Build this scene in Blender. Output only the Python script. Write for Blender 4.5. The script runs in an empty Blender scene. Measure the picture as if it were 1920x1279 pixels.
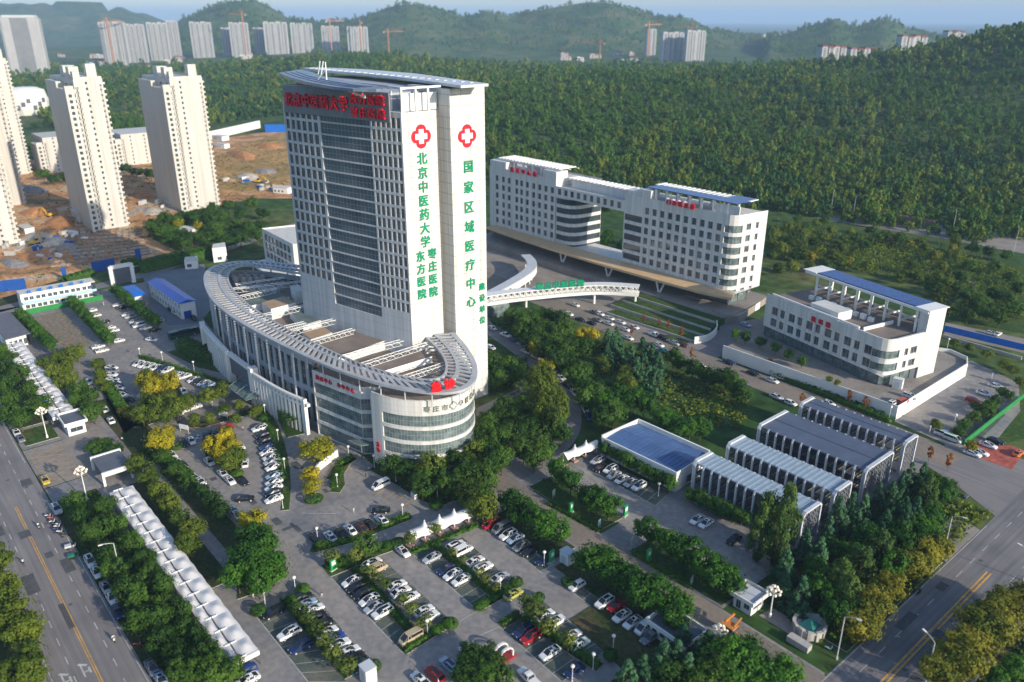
import bpy, math, random
import numpy as np
from mathutils import Vector, Matrix
random.seed(7)
rng = np.random.default_rng(7)
S = bpy.context.scene
COL = S.collection
R = math.radians

# ---------------------------------------------------------------- camera, sky, sun, exposure
CAM_H, YAW, F_PX, HORIZON = 112.0, R(49.5), 1500.0, 36.0
PITCH = math.atan((639.5 - HORIZON) / F_PX)
cam_data = bpy.data.cameras.new('camera')
cam_data.lens = 36.0 * F_PX / 1920.0
cam_data.sensor_width = 36.0
cam_data.clip_start = 1.0
cam_data.clip_end = 60000.0
cam = bpy.data.objects.new('camera', cam_data)
COL.objects.link(cam)
cam.location = (0, 0, CAM_H)
cam.rotation_euler = (math.pi / 2 - PITCH, 0, YAW)
S.camera = cam

SUN_AZ, SUN_EL = R(8.0), R(20.0)
W = bpy.data.worlds.new('World')
S.world = W
W.use_nodes = True
wn, wl = W.node_tree.nodes, W.node_tree.links
sky = wn.new('ShaderNodeTexSky')
sky.sky_type = 'NISHITA'
sky.sun_disc = False
sky.sun_elevation = SUN_EL
sky.sun_rotation = math.pi / 2 - SUN_AZ
sky.air_density = 1.0
sky.dust_density = 1.0
sky.ozone_density = 3.0
wn['Background'].inputs['Strength'].default_value = 0.145
wl.new(sky.outputs[0], wn['Background'].inputs['Color'])

sun_data = bpy.data.lights.new('sun', 'SUN')
sun_data.energy = 4.0
sun_data.angle = R(0.6)
sun_data.color = (1.0, 0.89, 0.72)
sun = bpy.data.objects.new('sun', sun_data)
COL.objects.link(sun)
to_sun = Vector((math.cos(SUN_AZ) * math.cos(SUN_EL), math.sin(SUN_AZ) * math.cos(SUN_EL), math.sin(SUN_EL)))
sun.rotation_euler = to_sun.to_track_quat('Z', 'Y').to_euler()
sun.location = (200, -50, 300)
S.view_settings.view_transform = 'Standard'
S.view_settings.look = 'None'
S.view_settings.exposure = 0.64
S.view_settings.gamma = 1.0
S.cycles.max_bounces = 5
S.cycles.diffuse_bounces = 2
S.cycles.glossy_bounces = 2
S.cycles.transmission_bounces = 2
S.cycles.volume_bounces = 0
S.cycles.transparent_max_bounces = 4

# ---------------------------------------------------------------- surveying: photo point -> ground point
# world axes: +X runs along the avenue towards the low sun, +Y across towards the forest hill
_fw = (-math.sin(YAW), math.cos(YAW)); _rt = (math.cos(YAW), math.sin(YAW))
ZOOM = {'A': (0, 0, 2.975), 'B': (480, 100, 3.996), 'C': (360, 420, 2.78), 'D': (880, 250, 3.197), 'E': (1320, 460, 3.197),
        'F': (0, 480, 3.3667), 'G': (0, 840, 2.9125), 'H': (160, 620, 3.552), 'I': (460, 960, 4.0), 'J': (880, 760, 2.4643),
        'K': (1360, 800, 2.6696), 'L': (900, 0, 1.8824), 'M': (900, 500, 3.552), 'N': (560, 760, 4.2625), 'P': (0, 860, 3.053),
        'Q': (560, 990, 4.4265), 'S': (840, 900, 3.3735), 'T': (420, 1080, 6.427), 'W': (1440, 380, 4.0), 'X': (880, 560, 4.5667),
        'Y': (160, 660, 6.396), '1': (360, 460, 5.813), '2': (640, 560, 3.996), '3': (360, 620, 4.919), 'V': (1280, 720, 4.0),
        '4': (1240, 980, 4.2775), '5': (1560, 640, 4.919), '6': (0, 380, 4.571), '0': (0, 0, 1.0)}
def ray(px, py):
    a = (px - 960) / F_PX; b = (py - 639.5) / F_PX
    h = math.cos(PITCH) - b * math.sin(PITCH)
    return (_rt[0] * a + _fw[0] * h, _rt[1] * a + _fw[1] * h, -math.sin(PITCH) - b * math.cos(PITCH))
def at(k, x, y, z=0.0):
    o = ZOOM[k]; d = ray(o[0] + x / o[2], o[1] + y / o[2]); t = (z - CAM_H) / d[2]
    return (d[0] * t, d[1] * t, z)
def at2(k, x, y, z=0.0): return at(k, x, y, z)[:2]
def pts(k, seq, z=0.0): return [at2(k, x, y, z) for x, y in seq]
def cam_frame(x, y):          # world -> (right, forward) of the viewpoint
    return x * _rt[0] + y * _rt[1], x * _fw[0] + y * _fw[1]
def from_cam(r, f): return r * _rt[0] + f * _fw[0], r * _rt[1] + f * _fw[1]

# ---------------------------------------------------------------- materials
MATS = {}
def mat(name, col, rough=0.7, var=0.12, scale=0.5, metal=0.0, spec=0.3, bump=0.0, emit=0.0, col2=None, detail=4.0, coords='Object'):
    if name in MATS: return MATS[name]
    m = bpy.data.materials.new(name); m.use_nodes = True
    n, l = m.node_tree.nodes, m.node_tree.links
    b = n['Principled BSDF']
    b.inputs['Roughness'].default_value = rough
    b.inputs['Metallic'].default_value = metal
    b.inputs['Specular IOR Level'].default_value = spec
    if var > 0 or col2:
        tc = n.new('ShaderNodeTexCoord'); ns = n.new('ShaderNodeTexNoise'); mx = n.new('ShaderNodeMix'); mx.data_type = 'RGBA'
        ns.inputs['Scale'].default_value = scale; ns.inputs['Detail'].default_value = detail; ns.inputs['Roughness'].default_value = 0.65
        l.new(tc.outputs[coords], ns.inputs['Vector'])
        rp = n.new('ShaderNodeMapRange'); rp.inputs[1].default_value = 0.32; rp.inputs[2].default_value = 0.68
        l.new(ns.outputs['Fac'], rp.inputs[0]); l.new(rp.outputs[0], mx.inputs[0])
        lo = [c * (1 - var) for c in col]; hi = [min(1, c * (1 + var)) for c in col]
        if col2: lo, hi = col, col2
        mx.inputs[6].default_value = (*lo, 1); mx.inputs[7].default_value = (*hi, 1)
        l.new(mx.outputs[2], b.inputs['Base Color'])
        if bump > 0:
            bp = n.new('ShaderNodeBump'); bp.inputs['Strength'].default_value = bump; bp.inputs['Distance'].default_value = 0.3
            l.new(ns.outputs['Fac'], bp.inputs['Height']); l.new(bp.outputs[0], b.inputs['Normal'])
    else:
        b.inputs['Base Color'].default_value = (*col, 1)
    if emit > 0:
        b.inputs['Emission Color'].default_value = (*col, 1); b.inputs['Emission Strength'].default_value = emit
    MATS[name] = m
    return m

def multi(name, stops, scale=0.02, rough=0.9, scale2=0.6, detail=6.0, fine=0.35, warp=0.0, stretch=None):
    """Ground-like material: colour ramp over a large noise, broken up by a finer one."""
    m = bpy.data.materials.new(name); m.use_nodes = True
    n, l = m.node_tree.nodes, m.node_tree.links
    b = n['Principled BSDF']; b.inputs['Roughness'].default_value = rough; b.inputs['Specular IOR Level'].default_value = 0.15
    tc = n.new('ShaderNodeTexCoord')
    a = n.new('ShaderNodeTexNoise'); a.inputs['Scale'].default_value = scale; a.inputs['Detail'].default_value = detail
    a.inputs['Roughness'].default_value = 0.62; a.inputs['Distortion'].default_value = warp
    c = n.new('ShaderNodeTexNoise'); c.inputs['Scale'].default_value = scale2; c.inputs['Detail'].default_value = 3
    l.new(tc.outputs['Object'], a.inputs['Vector']); l.new(tc.outputs['Object'], c.inputs['Vector'])
    if stretch:      # worn lanes: the fine noise is drawn out along the way the traffic runs
        mp = n.new('ShaderNodeMapping'); mp.inputs['Scale'].default_value = stretch; l.new(tc.outputs['Object'], mp.inputs[0]); l.new(mp.outputs[0], c.inputs['Vector']); c.inputs['Detail'].default_value = 6
    rp = n.new('ShaderNodeValToRGB'); el = rp.color_ramp.elements
    while len(el) < len(stops): el.new(0.5)
    for e, (p, col) in zip(el, stops): e.position = p; e.color = (*col, 1)
    l.new(a.outputs['Fac'], rp.inputs[0])
    mr = n.new('ShaderNodeMapRange'); mr.inputs[1].default_value = 0.3; mr.inputs[2].default_value = 0.7
    mr.inputs[3].default_value = 1 - fine; mr.inputs[4].default_value = 1 + fine
    l.new(c.outputs['Fac'], mr.inputs[0])
    vm = n.new('ShaderNodeVectorMath'); vm.operation = 'SCALE'
    l.new(rp.outputs[0], vm.inputs[0]); l.new(mr.outputs[0], vm.inputs[3]); l.new(vm.outputs[0], b.inputs['Base Color'])
    MATS[name] = m
    return m

def leaf_mat(name, dark, light, trans=0.38):
    m = bpy.data.materials.new(name); m.use_nodes = True
    n, l = m.node_tree.nodes, m.node_tree.links
    b = n['Principled BSDF']; b.inputs['Roughness'].default_value = 0.62; b.inputs['Specular IOR Level'].default_value = 0.25
    tc = n.new('ShaderNodeTexCoord'); ns = n.new('ShaderNodeTexNoise'); ns.inputs['Scale'].default_value = 0.9; ns.inputs['Detail'].default_value = 5
    l.new(tc.outputs['Object'], ns.inputs['Vector'])
    oi = n.new('ShaderNodeObjectInfo')
    ad = n.new('ShaderNodeMath'); ad.operation = 'MULTIPLY_ADD'; ad.inputs[1].default_value = 0.45; 
    l.new(oi.outputs['Random'], ad.inputs[0]); l.new(ns.outputs['Fac'], ad.inputs[2])
    mr = n.new('ShaderNodeMapRange'); mr.inputs[1].default_value = 0.42; mr.inputs[2].default_value = 1.02
    l.new(ad.outputs[0], mr.inputs[0])
    mx = n.new('ShaderNodeMix'); mx.data_type = 'RGBA'
    mx.inputs[6].default_value = (*dark, 1); mx.inputs[7].default_value = (*light, 1)
    l.new(mr.outputs[0], mx.inputs[0]); l.new(mx.outputs[2], b.inputs['Base Color'])
    tr = n.new('ShaderNodeBsdfTranslucent'); l.new(mx.outputs[2], tr.inputs['Color'])
    ms = n.new('ShaderNodeMixShader'); ms.inputs[0].default_value = trans
    l.new(b.outputs[0], ms.inputs[1]); l.new(tr.outputs[0], ms.inputs[2]); l.new(ms.outputs[0], n['Material Output'].inputs['Surface'])
    MATS[name] = m
    return m

def paint(col): return mat('car_paint_%.2f_%.2f_%.2f' % col, col, rough=0.25, var=0.0, spec=0.5)
white_wall = mat('white_panel', (0.72, 0.71, 0.68), rough=0.55, var=0.05, scale=0.15)
def panel_mat(name, col, sx, sz, line=0.78):
    """cladding: square panels with thin joints, weather streaks running down"""
    m = bpy.data.materials.new(name); m.use_nodes = True
    n, l = m.node_tree.nodes, m.node_tree.links
    b = n['Principled BSDF']; b.inputs['Roughness'].default_value = 0.5; b.inputs['Specular IOR Level'].default_value = 0.3
    tc = n.new('ShaderNodeTexCoord'); sp = n.new('ShaderNodeSeparateXYZ'); l.new(tc.outputs['Object'], sp.inputs[0])
    ad = n.new('ShaderNodeMath'); ad.operation = 'ADD'; l.new(sp.outputs[0], ad.inputs[0]); l.new(sp.outputs[1], ad.inputs[1])
    def joint(src, step):
        d = n.new('ShaderNodeMath'); d.operation = 'DIVIDE'; d.inputs[1].default_value = step; l.new(src, d.inputs[0])
        f = n.new('ShaderNodeMath'); f.operation = 'FRACT'; l.new(d.outputs[0], f.inputs[0])
        g = n.new('ShaderNodeMath'); g.operation = 'LESS_THAN'; g.inputs[1].default_value = 0.07; l.new(f.outputs[0], g.inputs[0])
        return g.outputs[0]
    mxm = n.new('ShaderNodeMath'); mxm.operation = 'MAXIMUM'
    l.new(joint(ad.outputs[0], sx), mxm.inputs[0]); l.new(joint(sp.outputs[2], sz), mxm.inputs[1])
    mp = n.new('ShaderNodeMapping'); mp.inputs['Scale'].default_value = (0.9, 0.9, 0.03); l.new(tc.outputs['Object'], mp.inputs[0])
    ns = n.new('ShaderNodeTexNoise'); ns.inputs['Scale'].default_value = 1.0; ns.inputs['Detail'].default_value = 5; l.new(mp.outputs[0], ns.inputs['Vector'])
    mr = n.new('ShaderNodeMapRange'); mr.inputs[1].default_value = 0.35; mr.inputs[2].default_value = 0.75; mr.inputs[3].default_value = 1.05; mr.inputs[4].default_value = 0.74
    l.new(ns.outputs['Fac'], mr.inputs[0])
    mx = n.new('ShaderNodeMix'); mx.data_type = 'RGBA'; mx.inputs[6].default_value = (*col, 1); mx.inputs[7].default_value = (*[c * line for c in col], 1)
    l.new(mxm.outputs[0], mx.inputs[0])
    vm = n.new('ShaderNodeVectorMath'); vm.operation = 'SCALE'; l.new(mx.outputs[2], vm.inputs[0]); l.new(mr.outputs[0], vm.inputs[3])
    l.new(vm.outputs[0], b.inputs['Base Color'])
    MATS[name] = m
    return m
M_tower = panel_mat('white_tower_cladding', (0.64, 0.63, 0.59), 3.0, 3.0, 0.66)
M_facade = panel_mat('grey_facade_panels', (0.50, 0.515, 0.53), 3.0, 3.45, 0.85)
M_white = panel_mat('white_cladding', (0.64, 0.63, 0.60), 1.6, 1.5, 0.86)
M_cream = panel_mat('cream_render', (0.53, 0.505, 0.46), 9.0, 3.0, 0.93)
M_plain = white_wall
M_grey = mat('grey_cladding', (0.36, 0.38, 0.41), 0.55, 0.10, 0.2)
M_dgrey = mat('dark_grey_metal', (0.10, 0.11, 0.13), 0.5, 0.15, 0.3)
M_lgrey = mat('light_grey_metal', (0.50, 0.52, 0.55), 0.45, 0.08, 0.3)
M_ring = mat('ring_metal', (0.38, 0.39, 0.41), 0.5, 0.16, 0.15)
M_glass = mat('dark_glass', (0.045, 0.062, 0.075), 0.10, 0.4, 0.14, spec=0.8)
M_curtain = mat('curtain_glass', (0.06, 0.08, 0.10), 0.12, 0.0, 0.10, spec=0.8, col2=(0.13, 0.16, 0.185), detail=5)  # lighter blue-grey tones put the reflected sky into the glass colour
M_win = mat('window_glass', (0.030, 0.040, 0.050), 0.08, 0.0, 0.33, spec=0.7, col2=(0.15, 0.16, 0.165), detail=2)
M_glass2 = mat('green_glass', (0.05, 0.085, 0.085), 0.10, 0.5, 0.5, spec=0.7, col2=(0.20, 0.25, 0.24))
M_frame = mat('window_frame', (0.30, 0.32, 0.35), 0.5, 0.0)
M_roof = mat('roof_deck', (0.20, 0.165, 0.14), 0.9, 0.25, 0.12, detail=8)
M_roofg = mat('green_grey_roof', (0.12, 0.155, 0.15), 0.8, 0.2, 0.2)
M_tan = mat('tan_roof', (0.36, 0.25, 0.16), 0.85, 0.15, 0.4)
M_conc = mat('concrete', (0.40, 0.38, 0.35), 0.9, 0.15, 0.4, detail=7)
M_paleroof = mat('pale_roof', (0.55, 0.54, 0.51), 0.8, 0.12, 0.3)
M_blue = mat('blue_sheet_roof', (0.012, 0.13, 0.52), 0.4, 0.1, 0.5)
M_hoard = mat('blue_hoarding', (0.01, 0.07, 0.30), 0.5, 0.15, 0.3)
M_solar = mat('solar_panel', (0.02, 0.05, 0.20), 0.25, 0.4, 0.6, spec=0.6)
M_red = mat('red_lettering', (0.62, 0.012, 0.03), 0.45, 0.08, 1.0)
M_green = mat('green_lettering', (0.0, 0.24, 0.11), 0.5, 0.08, 1.0)
M_gold = mat('grey_lettering', (0.22, 0.25, 0.20), 0.5, 0.1, 1.0)
M_tyre = mat('tyre', (0.02, 0.02, 0.02), 0.9, 0.0)
M_carglass = mat('car_glass', (0.012, 0.016, 0.022), 0.05, 0.0, spec=0.8)
M_lamp = mat('lamp_lens', (0.75, 0.72, 0.65), 0.2, 0.0, spec=0.6)
M_steel = mat('white_steel', (0.72, 0.72, 0.70), 0.4, 0.05, 1.0)
M_bark = mat('bark', (0.11, 0.085, 0.06), 0.95, 0.25, 2.0)
M_asph = multi('asphalt', [(0.3, (0.155, 0.147, 0.148)), (0.5, (0.20, 0.187, 0.185)), (0.7, (0.235, 0.215, 0.205))], 0.05, 0.85, 1.2, fine=0.16, stretch=(.03, 1.1, 1))
M_asph2 = multi('street_asphalt', [(0.3, (0.13, 0.128, 0.132)), (0.5, (0.17, 0.162, 0.165)), (0.7, (0.21, 0.195, 0.19))], 0.06, 0.85, 1.2, fine=0.2, stretch=(1.1, .03, 1))
M_pave = multi('campus_concrete', [(0.28, (0.15, 0.155, 0.165)), (0.42, (0.215, 0.208, 0.205)), (0.56, (0.26, 0.24, 0.225)), (0.72, (0.34, 0.30, 0.265))], 0.05, 0.85, 0.7, fine=0.17, warp=0.9, detail=10)
M_bay = multi('grass_paver', [(0.3, (0.065, 0.085, 0.075)), (0.5, (0.095, 0.112, 0.095)), (0.68, (0.15, 0.145, 0.115))], 0.16, 0.9, 1.6, fine=0.18, warp=0.8)
M_walk = multi('paving_slabs', [(0.3, (0.20, 0.18, 0.16)), (0.6, (0.28, 0.25, 0.22))], 0.12, 0.85, 1.5, fine=0.15)
M_kerb = mat('kerb_stone', (0.42, 0.39, 0.33), 0.9, 0.1, 0.6)
M_soil = multi('bed_soil', [(0.35, (0.028, 0.045, 0.016)), (0.5, (0.045, 0.062, 0.022)), (0.68, (0.10, 0.072, 0.04))], 0.12, 0.95, 1.2)
M_lawn = multi('lawn', [(0.3, (0.022, 0.055, 0.012)), (0.5, (0.045, 0.085, 0.018)), (0.7, (0.09, 0.10, 0.03))], 0.05, 0.95, 0.8)
M_line = mat('road_line_white', (0.45, 0.45, 0.43), 0.8, 0.3, 0.5)
M_yel = mat('road_line_yellow', (0.62, 0.33, 0.06), 0.8, 0.25, 0.4)
M_ground = multi('ground_cover', [(0.32, (0.018, 0.050, 0.014)), (0.46, (0.040, 0.085, 0.020)), (0.56, (0.075, 0.105, 0.030)), (0.66, (0.13, 0.12, 0.05)), (0.76, (0.20, 0.16, 0.09))], 0.009, 0.95, 0.16, fine=0.5, detail=11, warp=0.8)
M_dirt = multi('bare_earth', [(0.26, (0.17, 0.15, 0.14)), (0.36, (0.15, 0.13, 0.06)), (0.43, (0.38, 0.19, 0.09)), (0.53, (0.52, 0.29, 0.13)), (0.60, (0.50, 0.38, 0.26)), (0.67, (0.32, 0.29, 0.27)), (0.76, (0.52, 0.46, 0.38))], 0.03, 0.95, 0.6, fine=0.38, detail=9, warp=1.2)

# ---------------------------------------------------------------- mesh building helpers
def root_of(o):
    while o.parent: o = o.parent
    return o
class MB:
    def __init__(self): self.v = []; self.f = []; self.m = []
    def add(self, vs, fs, mi=0):
        k = len(self.v); self.v.extend(vs)
        for f in fs: self.f.append([i + k for i in f]); self.m.append(mi)
        return self
    def quad(self, a, b, c, d, mi=0): return self.add([a, b, c, d], [(0, 1, 2, 3)], mi)
    def box(self, x0, x1, y0, y1, z0, z1, mi=0):
        return self.add([(x0, y0, z0), (x1, y0, z0), (x1, y1, z0), (x0, y1, z0), (x0, y0, z1), (x1, y0, z1), (x1, y1, z1), (x0, y1, z1)],
                        [(3, 2, 1, 0), (4, 5, 6, 7), (0, 1, 5, 4), (1, 2, 6, 5), (2, 3, 7, 6), (3, 0, 4, 7)], mi)
    def obox(self, cx, cy, z0, lx, ly, lz, a=0.0, mi=0):
        ca, sa = math.cos(a), math.sin(a); P = []
        for z in (z0, z0 + lz):
            for sx, sy in ((-1, -1), (1, -1), (1, 1), (-1, 1)):
                x, y = sx * lx / 2, sy * ly / 2; P.append((cx + x * ca - y * sa, cy + x * sa + y * ca, z))
        return self.add(P, [(3, 2, 1, 0), (4, 5, 6, 7), (0, 1, 5, 4), (1, 2, 6, 5), (2, 3, 7, 6), (3, 0, 4, 7)], mi)
    def prism(self, poly, z0, z1, mi=0, top=True, bottom=False, mi_top=None):
        a = sum(poly[i][0] * poly[(i + 1) % len(poly)][1] - poly[(i + 1) % len(poly)][0] * poly[i][1] for i in range(len(poly)))
        if a < 0: poly = poly[::-1]
        n = len(poly); vs = [(p[0], p[1], z0) for p in poly] + [(p[0], p[1], z1) for p in poly]
        self.add(vs, [(i, (i + 1) % n, n + (i + 1) % n, n + i) for i in range(n)], mi)
        if top: self.add(vs[n:], [tuple(range(n))], mi if mi_top is None else mi_top)
        if bottom: self.add(vs[:n], [tuple(range(n))[::-1]], mi)
        return self
    def tube(self, a, b, r, n=6, r2=None, mi=0):
        a, b = Vector(a), Vector(b); d = (b - a)
        if d.length < 1e-6: return self
        d.normalize(); s = d.orthogonal().normalized(); t = d.cross(s); r2 = r if r2 is None else r2
        vs = []
        for c, q in ((a, r), (b, r2)):
            for i in range(n):
                g = 2 * math.pi * i / n; p = c + (s * math.cos(g) + t * math.sin(g)) * q; vs.append(tuple(p))
        fs = [(i, (i + 1) % n, n + (i + 1) % n, n + i) for i in range(n)] + [tuple(range(n))[::-1], tuple(range(n, 2 * n))]
        return self.add(vs, fs, mi)
    def beam(self, a, b, w, h, mi=0):
        a, b = Vector(a), Vector(b); d = b - a; L = d.length
        if L < 1e-6: return self
        d.normalize(); s = d.cross(Vector((0, 0, 1)))
        s = Vector((1, 0, 0)) if s.length < 1e-4 else s.normalized()
        u = s.cross(d); P = []
        for c in (a, b):
            for x, y in ((-1, -1), (1, -1), (1, 1), (-1, 1)): P.append(tuple(c + s * (x * w / 2) + u * (y * h / 2)))
        return self.add(P, [(0, 1, 2, 3), (7, 6, 5, 4), (1, 0, 4, 5), (2, 1, 5, 6), (3, 2, 6, 7), (0, 3, 7, 4)], mi)
    def lathe(self, prof, cx=0, cy=0, cz=0, n=12, mi=0):
        vs = []
        for r, z in prof:
            for i in range(n):
                g = 2 * math.pi * i / n; vs.append((cx + r * math.cos(g), cy + r * math.sin(g), cz + z))
        fs = []
        for k in range(len(prof) - 1):
            for i in range(n): fs.append((k * n + i, k * n + (i + 1) % n, (k + 1) * n + (i + 1) % n, (k + 1) * n + i))
        fs.append(tuple(range(n))[::-1]); fs.append(tuple(range((len(prof) - 1) * n, len(prof) * n)))
        return self.add(vs, fs, mi)
    def loft(self, rings, mi=0, caps=True):
        n = len(rings[0]); vs = [p for r in rings for p in r]; fs = []
        for k in range(len(rings) - 1):
            for i in range(n): fs.append((k * n + i, k * n + (i + 1) % n, (k + 1) * n + (i + 1) % n, (k + 1) * n + i))
        if caps: fs.append(tuple(range(n))[::-1]); fs.append(tuple(range((len(rings) - 1) * n, len(rings) * n)))
        return self.add(vs, fs, mi)
    def strip(self, path, w, z0, z1, mi=0):
        """a wall or kerb of width w along a 2D path"""
        L, Rr = offset(path, w / 2), offset(path, -w / 2)
        for i in range(len(path) - 1):
            a, b, c, d = L[i], L[i + 1], Rr[i + 1], Rr[i]
            self.prism([a, b, c, d], z0, z1, mi)
        return self
    def pieces(self):
        # loose pieces whose boxes do not touch each other
        n = len(self.v); par = list(range(n))
        def fd_(i):
            while par[i] != i: par[i] = par[par[i]]; i = par[i]
            return i
        for f in self.f:
            for i in f[1:]: par[fd_(i)] = fd_(f[0])
        comp = {}
        for i in range(n): comp.setdefault(fd_(i), []).append(i)
        A = np.array(self.v); keys = list(comp); lo = [A[comp[k]].min(0) - .06 for k in keys]; hi = [A[comp[k]].max(0) + .06 for k in keys]; g = list(range(len(keys)))
        def fg(i):
            while g[i] != i: i = g[i]
            return i
        for i in range(len(keys)):
            for j in range(i):
                if (lo[i] <= hi[j]).all() and (lo[j] <= hi[i]).all(): g[fg(i)] = fg(j)
        out = {}
        kid = {k: i for i, k in enumerate(keys)}
        for f, m in zip(self.f, self.m): out.setdefault(fg(kid[fd_(f[0])]), []).append((f, m))
        res = []
        for fs in out.values():
            mb = MB(); mp = {}
            for f, m in fs:
                for i in f:
                    if i not in mp: mp[i] = len(mb.v); mb.v.append(self.v[i])
                mb.f.append([mp[i] for i in f]); mb.m.append(m)
            res.append(mb)
        return res
    def build_each(self, name, mats, parent, local=False):
        for q in self.pieces(): q.build(name, mats, parent, local)
    def mesh(self, name, mats):
        me = bpy.data.meshes.new(name); me.from_pydata([tuple(p) for p in self.v], [], self.f)
        for m in (mats if isinstance(mats, (list, tuple)) else [mats]): me.materials.append(m)
        me.polygons.foreach_set('material_index', self.m); me.update()
        return me
    def build(self, name, mats, parent=None, local=False, smooth=False):
        if parent is not None and not local:
            L = root_of(parent).location; self.v = [(p[0] - L[0], p[1] - L[1], p[2] - L[2]) for p in self.v]
        me = self.mesh(name, mats)
        if smooth: me.polygons.foreach_set('use_smooth', [True] * len(me.polygons))
        o = bpy.data.objects.new(name, me); COL.objects.link(o)
        if parent is not None: o.parent = parent
        return o
def offset(path, d):
    out = []
    for i, p in enumerate(path):
        a = path[max(0, i - 1)]; b = path[min(len(path) - 1, i + 1)]
        tx, ty = b[0] - a[0], b[1] - a[1]; L = math.hypot(tx, ty) or 1
        out.append((p[0] - ty / L * d, p[1] + tx / L * d))
    return out
def resample(path, step=None, n=None):
    P = np.array([p[:2] for p in path], float); seg = np.hypot(*np.diff(P, axis=0).T); s = np.concatenate([[0], np.cumsum(seg)])
    n = n or max(2, int(round(s[-1] / step)) + 1); q = np.linspace(0, s[-1], n)
    return [(float(np.interp(t, s, P[:, 0])), float(np.interp(t, s, P[:, 1]))) for t in q]
def smooth_path(path, it=2):
    for _ in range(it):
        q = [path[0]]
        for a, b in zip(path, path[1:]):
            q += [(a[0] * .75 + b[0] * .25, a[1] * .75 + b[1] * .25), (a[0] * .25 + b[0] * .75, a[1] * .25 + b[1] * .75)]
        path = q + [path[-1]]
    return path
def tag(o, label, cat, group=None):
    o['label'] = label; o['category'] = cat
    if group: o['group'] = group
    return o
def thing(name, label, cat, loc=(0, 0, 0), rz=0.0, group=None):
    o = bpy.data.objects.new(name, None); COL.objects.link(o)
    o.empty_display_size = 0.5; o.location = loc; o.rotation_euler = (0, 0, rz)
    return tag(o, label, cat, group)
def struct(mb, name, m):
    o = mb.build(name, m); o['kind'] = 'structure'; return o
def copy_tree(o, parent=None):
    c = o.copy(); COL.objects.link(c); c.parent = parent
    for ch in list(o.children): copy_tree(ch, c)
    return c
ORD = ['first', 'second', 'third', 'fourth', 'fifth', 'sixth', 'seventh', 'eighth', 'ninth', 'tenth', 'eleventh', 'twelfth', 'thirteenth',
       'fourteenth', 'fifteenth', 'sixteenth', 'seventeenth', 'eighteenth', 'nineteenth', 'twentieth', 'twenty-first', 'twenty-second', 'twenty-third', 'twenty-fourth', 'twenty-fifth', 'twenty-sixth',
       'twenty-seventh', 'twenty-eighth', 'twenty-ninth', 'thirtieth', 'thirty-first', 'thirty-second', 'thirty-third', 'thirty-fourth', 'thirty-fifth', 'thirty-sixth']

# ---------------------------------------------------------------- terrain and ground
def sst(a, b, x):
    t = np.clip((x - a) / (b - a), 0, 1); return t * t * (3 - 2 * t)
RIDGE = [(-400, 0), (60, 0), (228, 4), (255, 13), (289, 28), (318, 40), (336, 37), (380, 20), (420, 4), (440, 0), (484, 0), (510, 12), (538, 30), (600, 40), (640, 40), (690, 30), (730, 14),
         (760, 9), (800, 11), (870, 29), (910, 20), (958, 27), (1010, 16), (1086, 4), (1110, 3), (1139, 5), (1170, 13), (1197, 21), (1229, 32), (1272, 32), (1300, 41),
         (1330, 54), (1400, 66), (1470, 62), (1520, 45), (1564, 33), (1590, 42), (1612, 48), (1635, 40), (1660, 36), (1685, 45), (1702, 57), (1760, 70), (2400, 75)]
_cols = np.array([r[0] for r in RIDGE], float); _rows = np.array([r[1] for r in RIDGE], float)
def terrain(r, f):
    """ground height for camera-frame right / forward distance"""
    r = np.asarray(r, float); f = np.asarray(f, float)
    fs = np.maximum(f, 1.0)
    slope = r / fs
    # plateau with the forest, higher to the right
    side = sst(-0.42, 0.0, slope)
    h = sst(470 + 480 * (1 - side), 1000 + 350 * (1 - side), f) * (14 + 17 * side) * (1 - 0.8 * sst(1120, 1750, f))
    h = h + 92 * np.exp(-((r - 760) / 235.) ** 2 - ((f - 1010) / 330.) ** 2)
    h = h + 10 * np.exp(-((r - 330) / 230.) ** 2 - ((f - 1150) / 300.) ** 2)
    h = h + 34 * np.exp(-((r + 330) / 300.) ** 2 - ((f - 1620) / 240.) ** 2)
    h = h + 3.0 * side * np.sin(r / 61.) * np.sin(f / 83.) * sst(520, 800, f)
    # distant ridge, its crest height taken from the skyline
    col = 960 + F_PX * slope * (math.cos(PITCH) + 0.402 * math.sin(PITCH))
    row = np.interp(col, _cols, _rows)
    D0 = np.where(col < 330, 5200., np.where(col > 1440, 3000., 3500.))
    crest = np.maximum(0, CAM_H + (HORIZON - row) / F_PX / (math.cos(PITCH) + 0.402 * math.sin(PITCH)) * D0)
    wdt = np.where(f < D0, 520., 800.)
    spur = 1 + .22 * np.sin(r / 95. + 2.2 * np.sin(f / 260.)) * np.sin(f / 140. + r / 300.) + .10 * np.sin(r / 38. + f / 55.)
    ridge = crest * np.exp(-((f - D0) / wdt) ** 2) * sst(1900, 2500, f) * np.where(np.abs(f - D0) < 60, 1, np.clip(spur, .6, 1.0)) * .95
    ridge = ridge + 14 * np.maximum(0, np.sin(r / 170. + 1.7 * np.sin(f / 310.)) * np.sin(f / 230.)) * sst(2000, 2400, f) * (1 - sst(4300, 5200, f))
    h = np.maximum(h * (1 - sst(2600, 3400, f)), ridge)
    return h * sst(440, 520, f) * (1 - (1 - side) * (1 - sst(930, 1150, f)))
angs = np.concatenate([np.radians(np.linspace(-44, 44, 330)), np.radians(np.linspace(50, 310, 27))])
rad = np.concatenate([[0.5], np.geomspace(60, 420, 9), np.geomspace(450, 4600, 90), np.geomspace(5000, 24000, 22)])
NA, NR = len(angs), len(rad)
Fm = np.outer(rad, np.cos(angs)); Rm = np.outer(rad, np.sin(angs))
Zm = np.where(np.abs(angs)[None, :] < R(60), terrain(Rm, Fm), 0.0)
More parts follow.
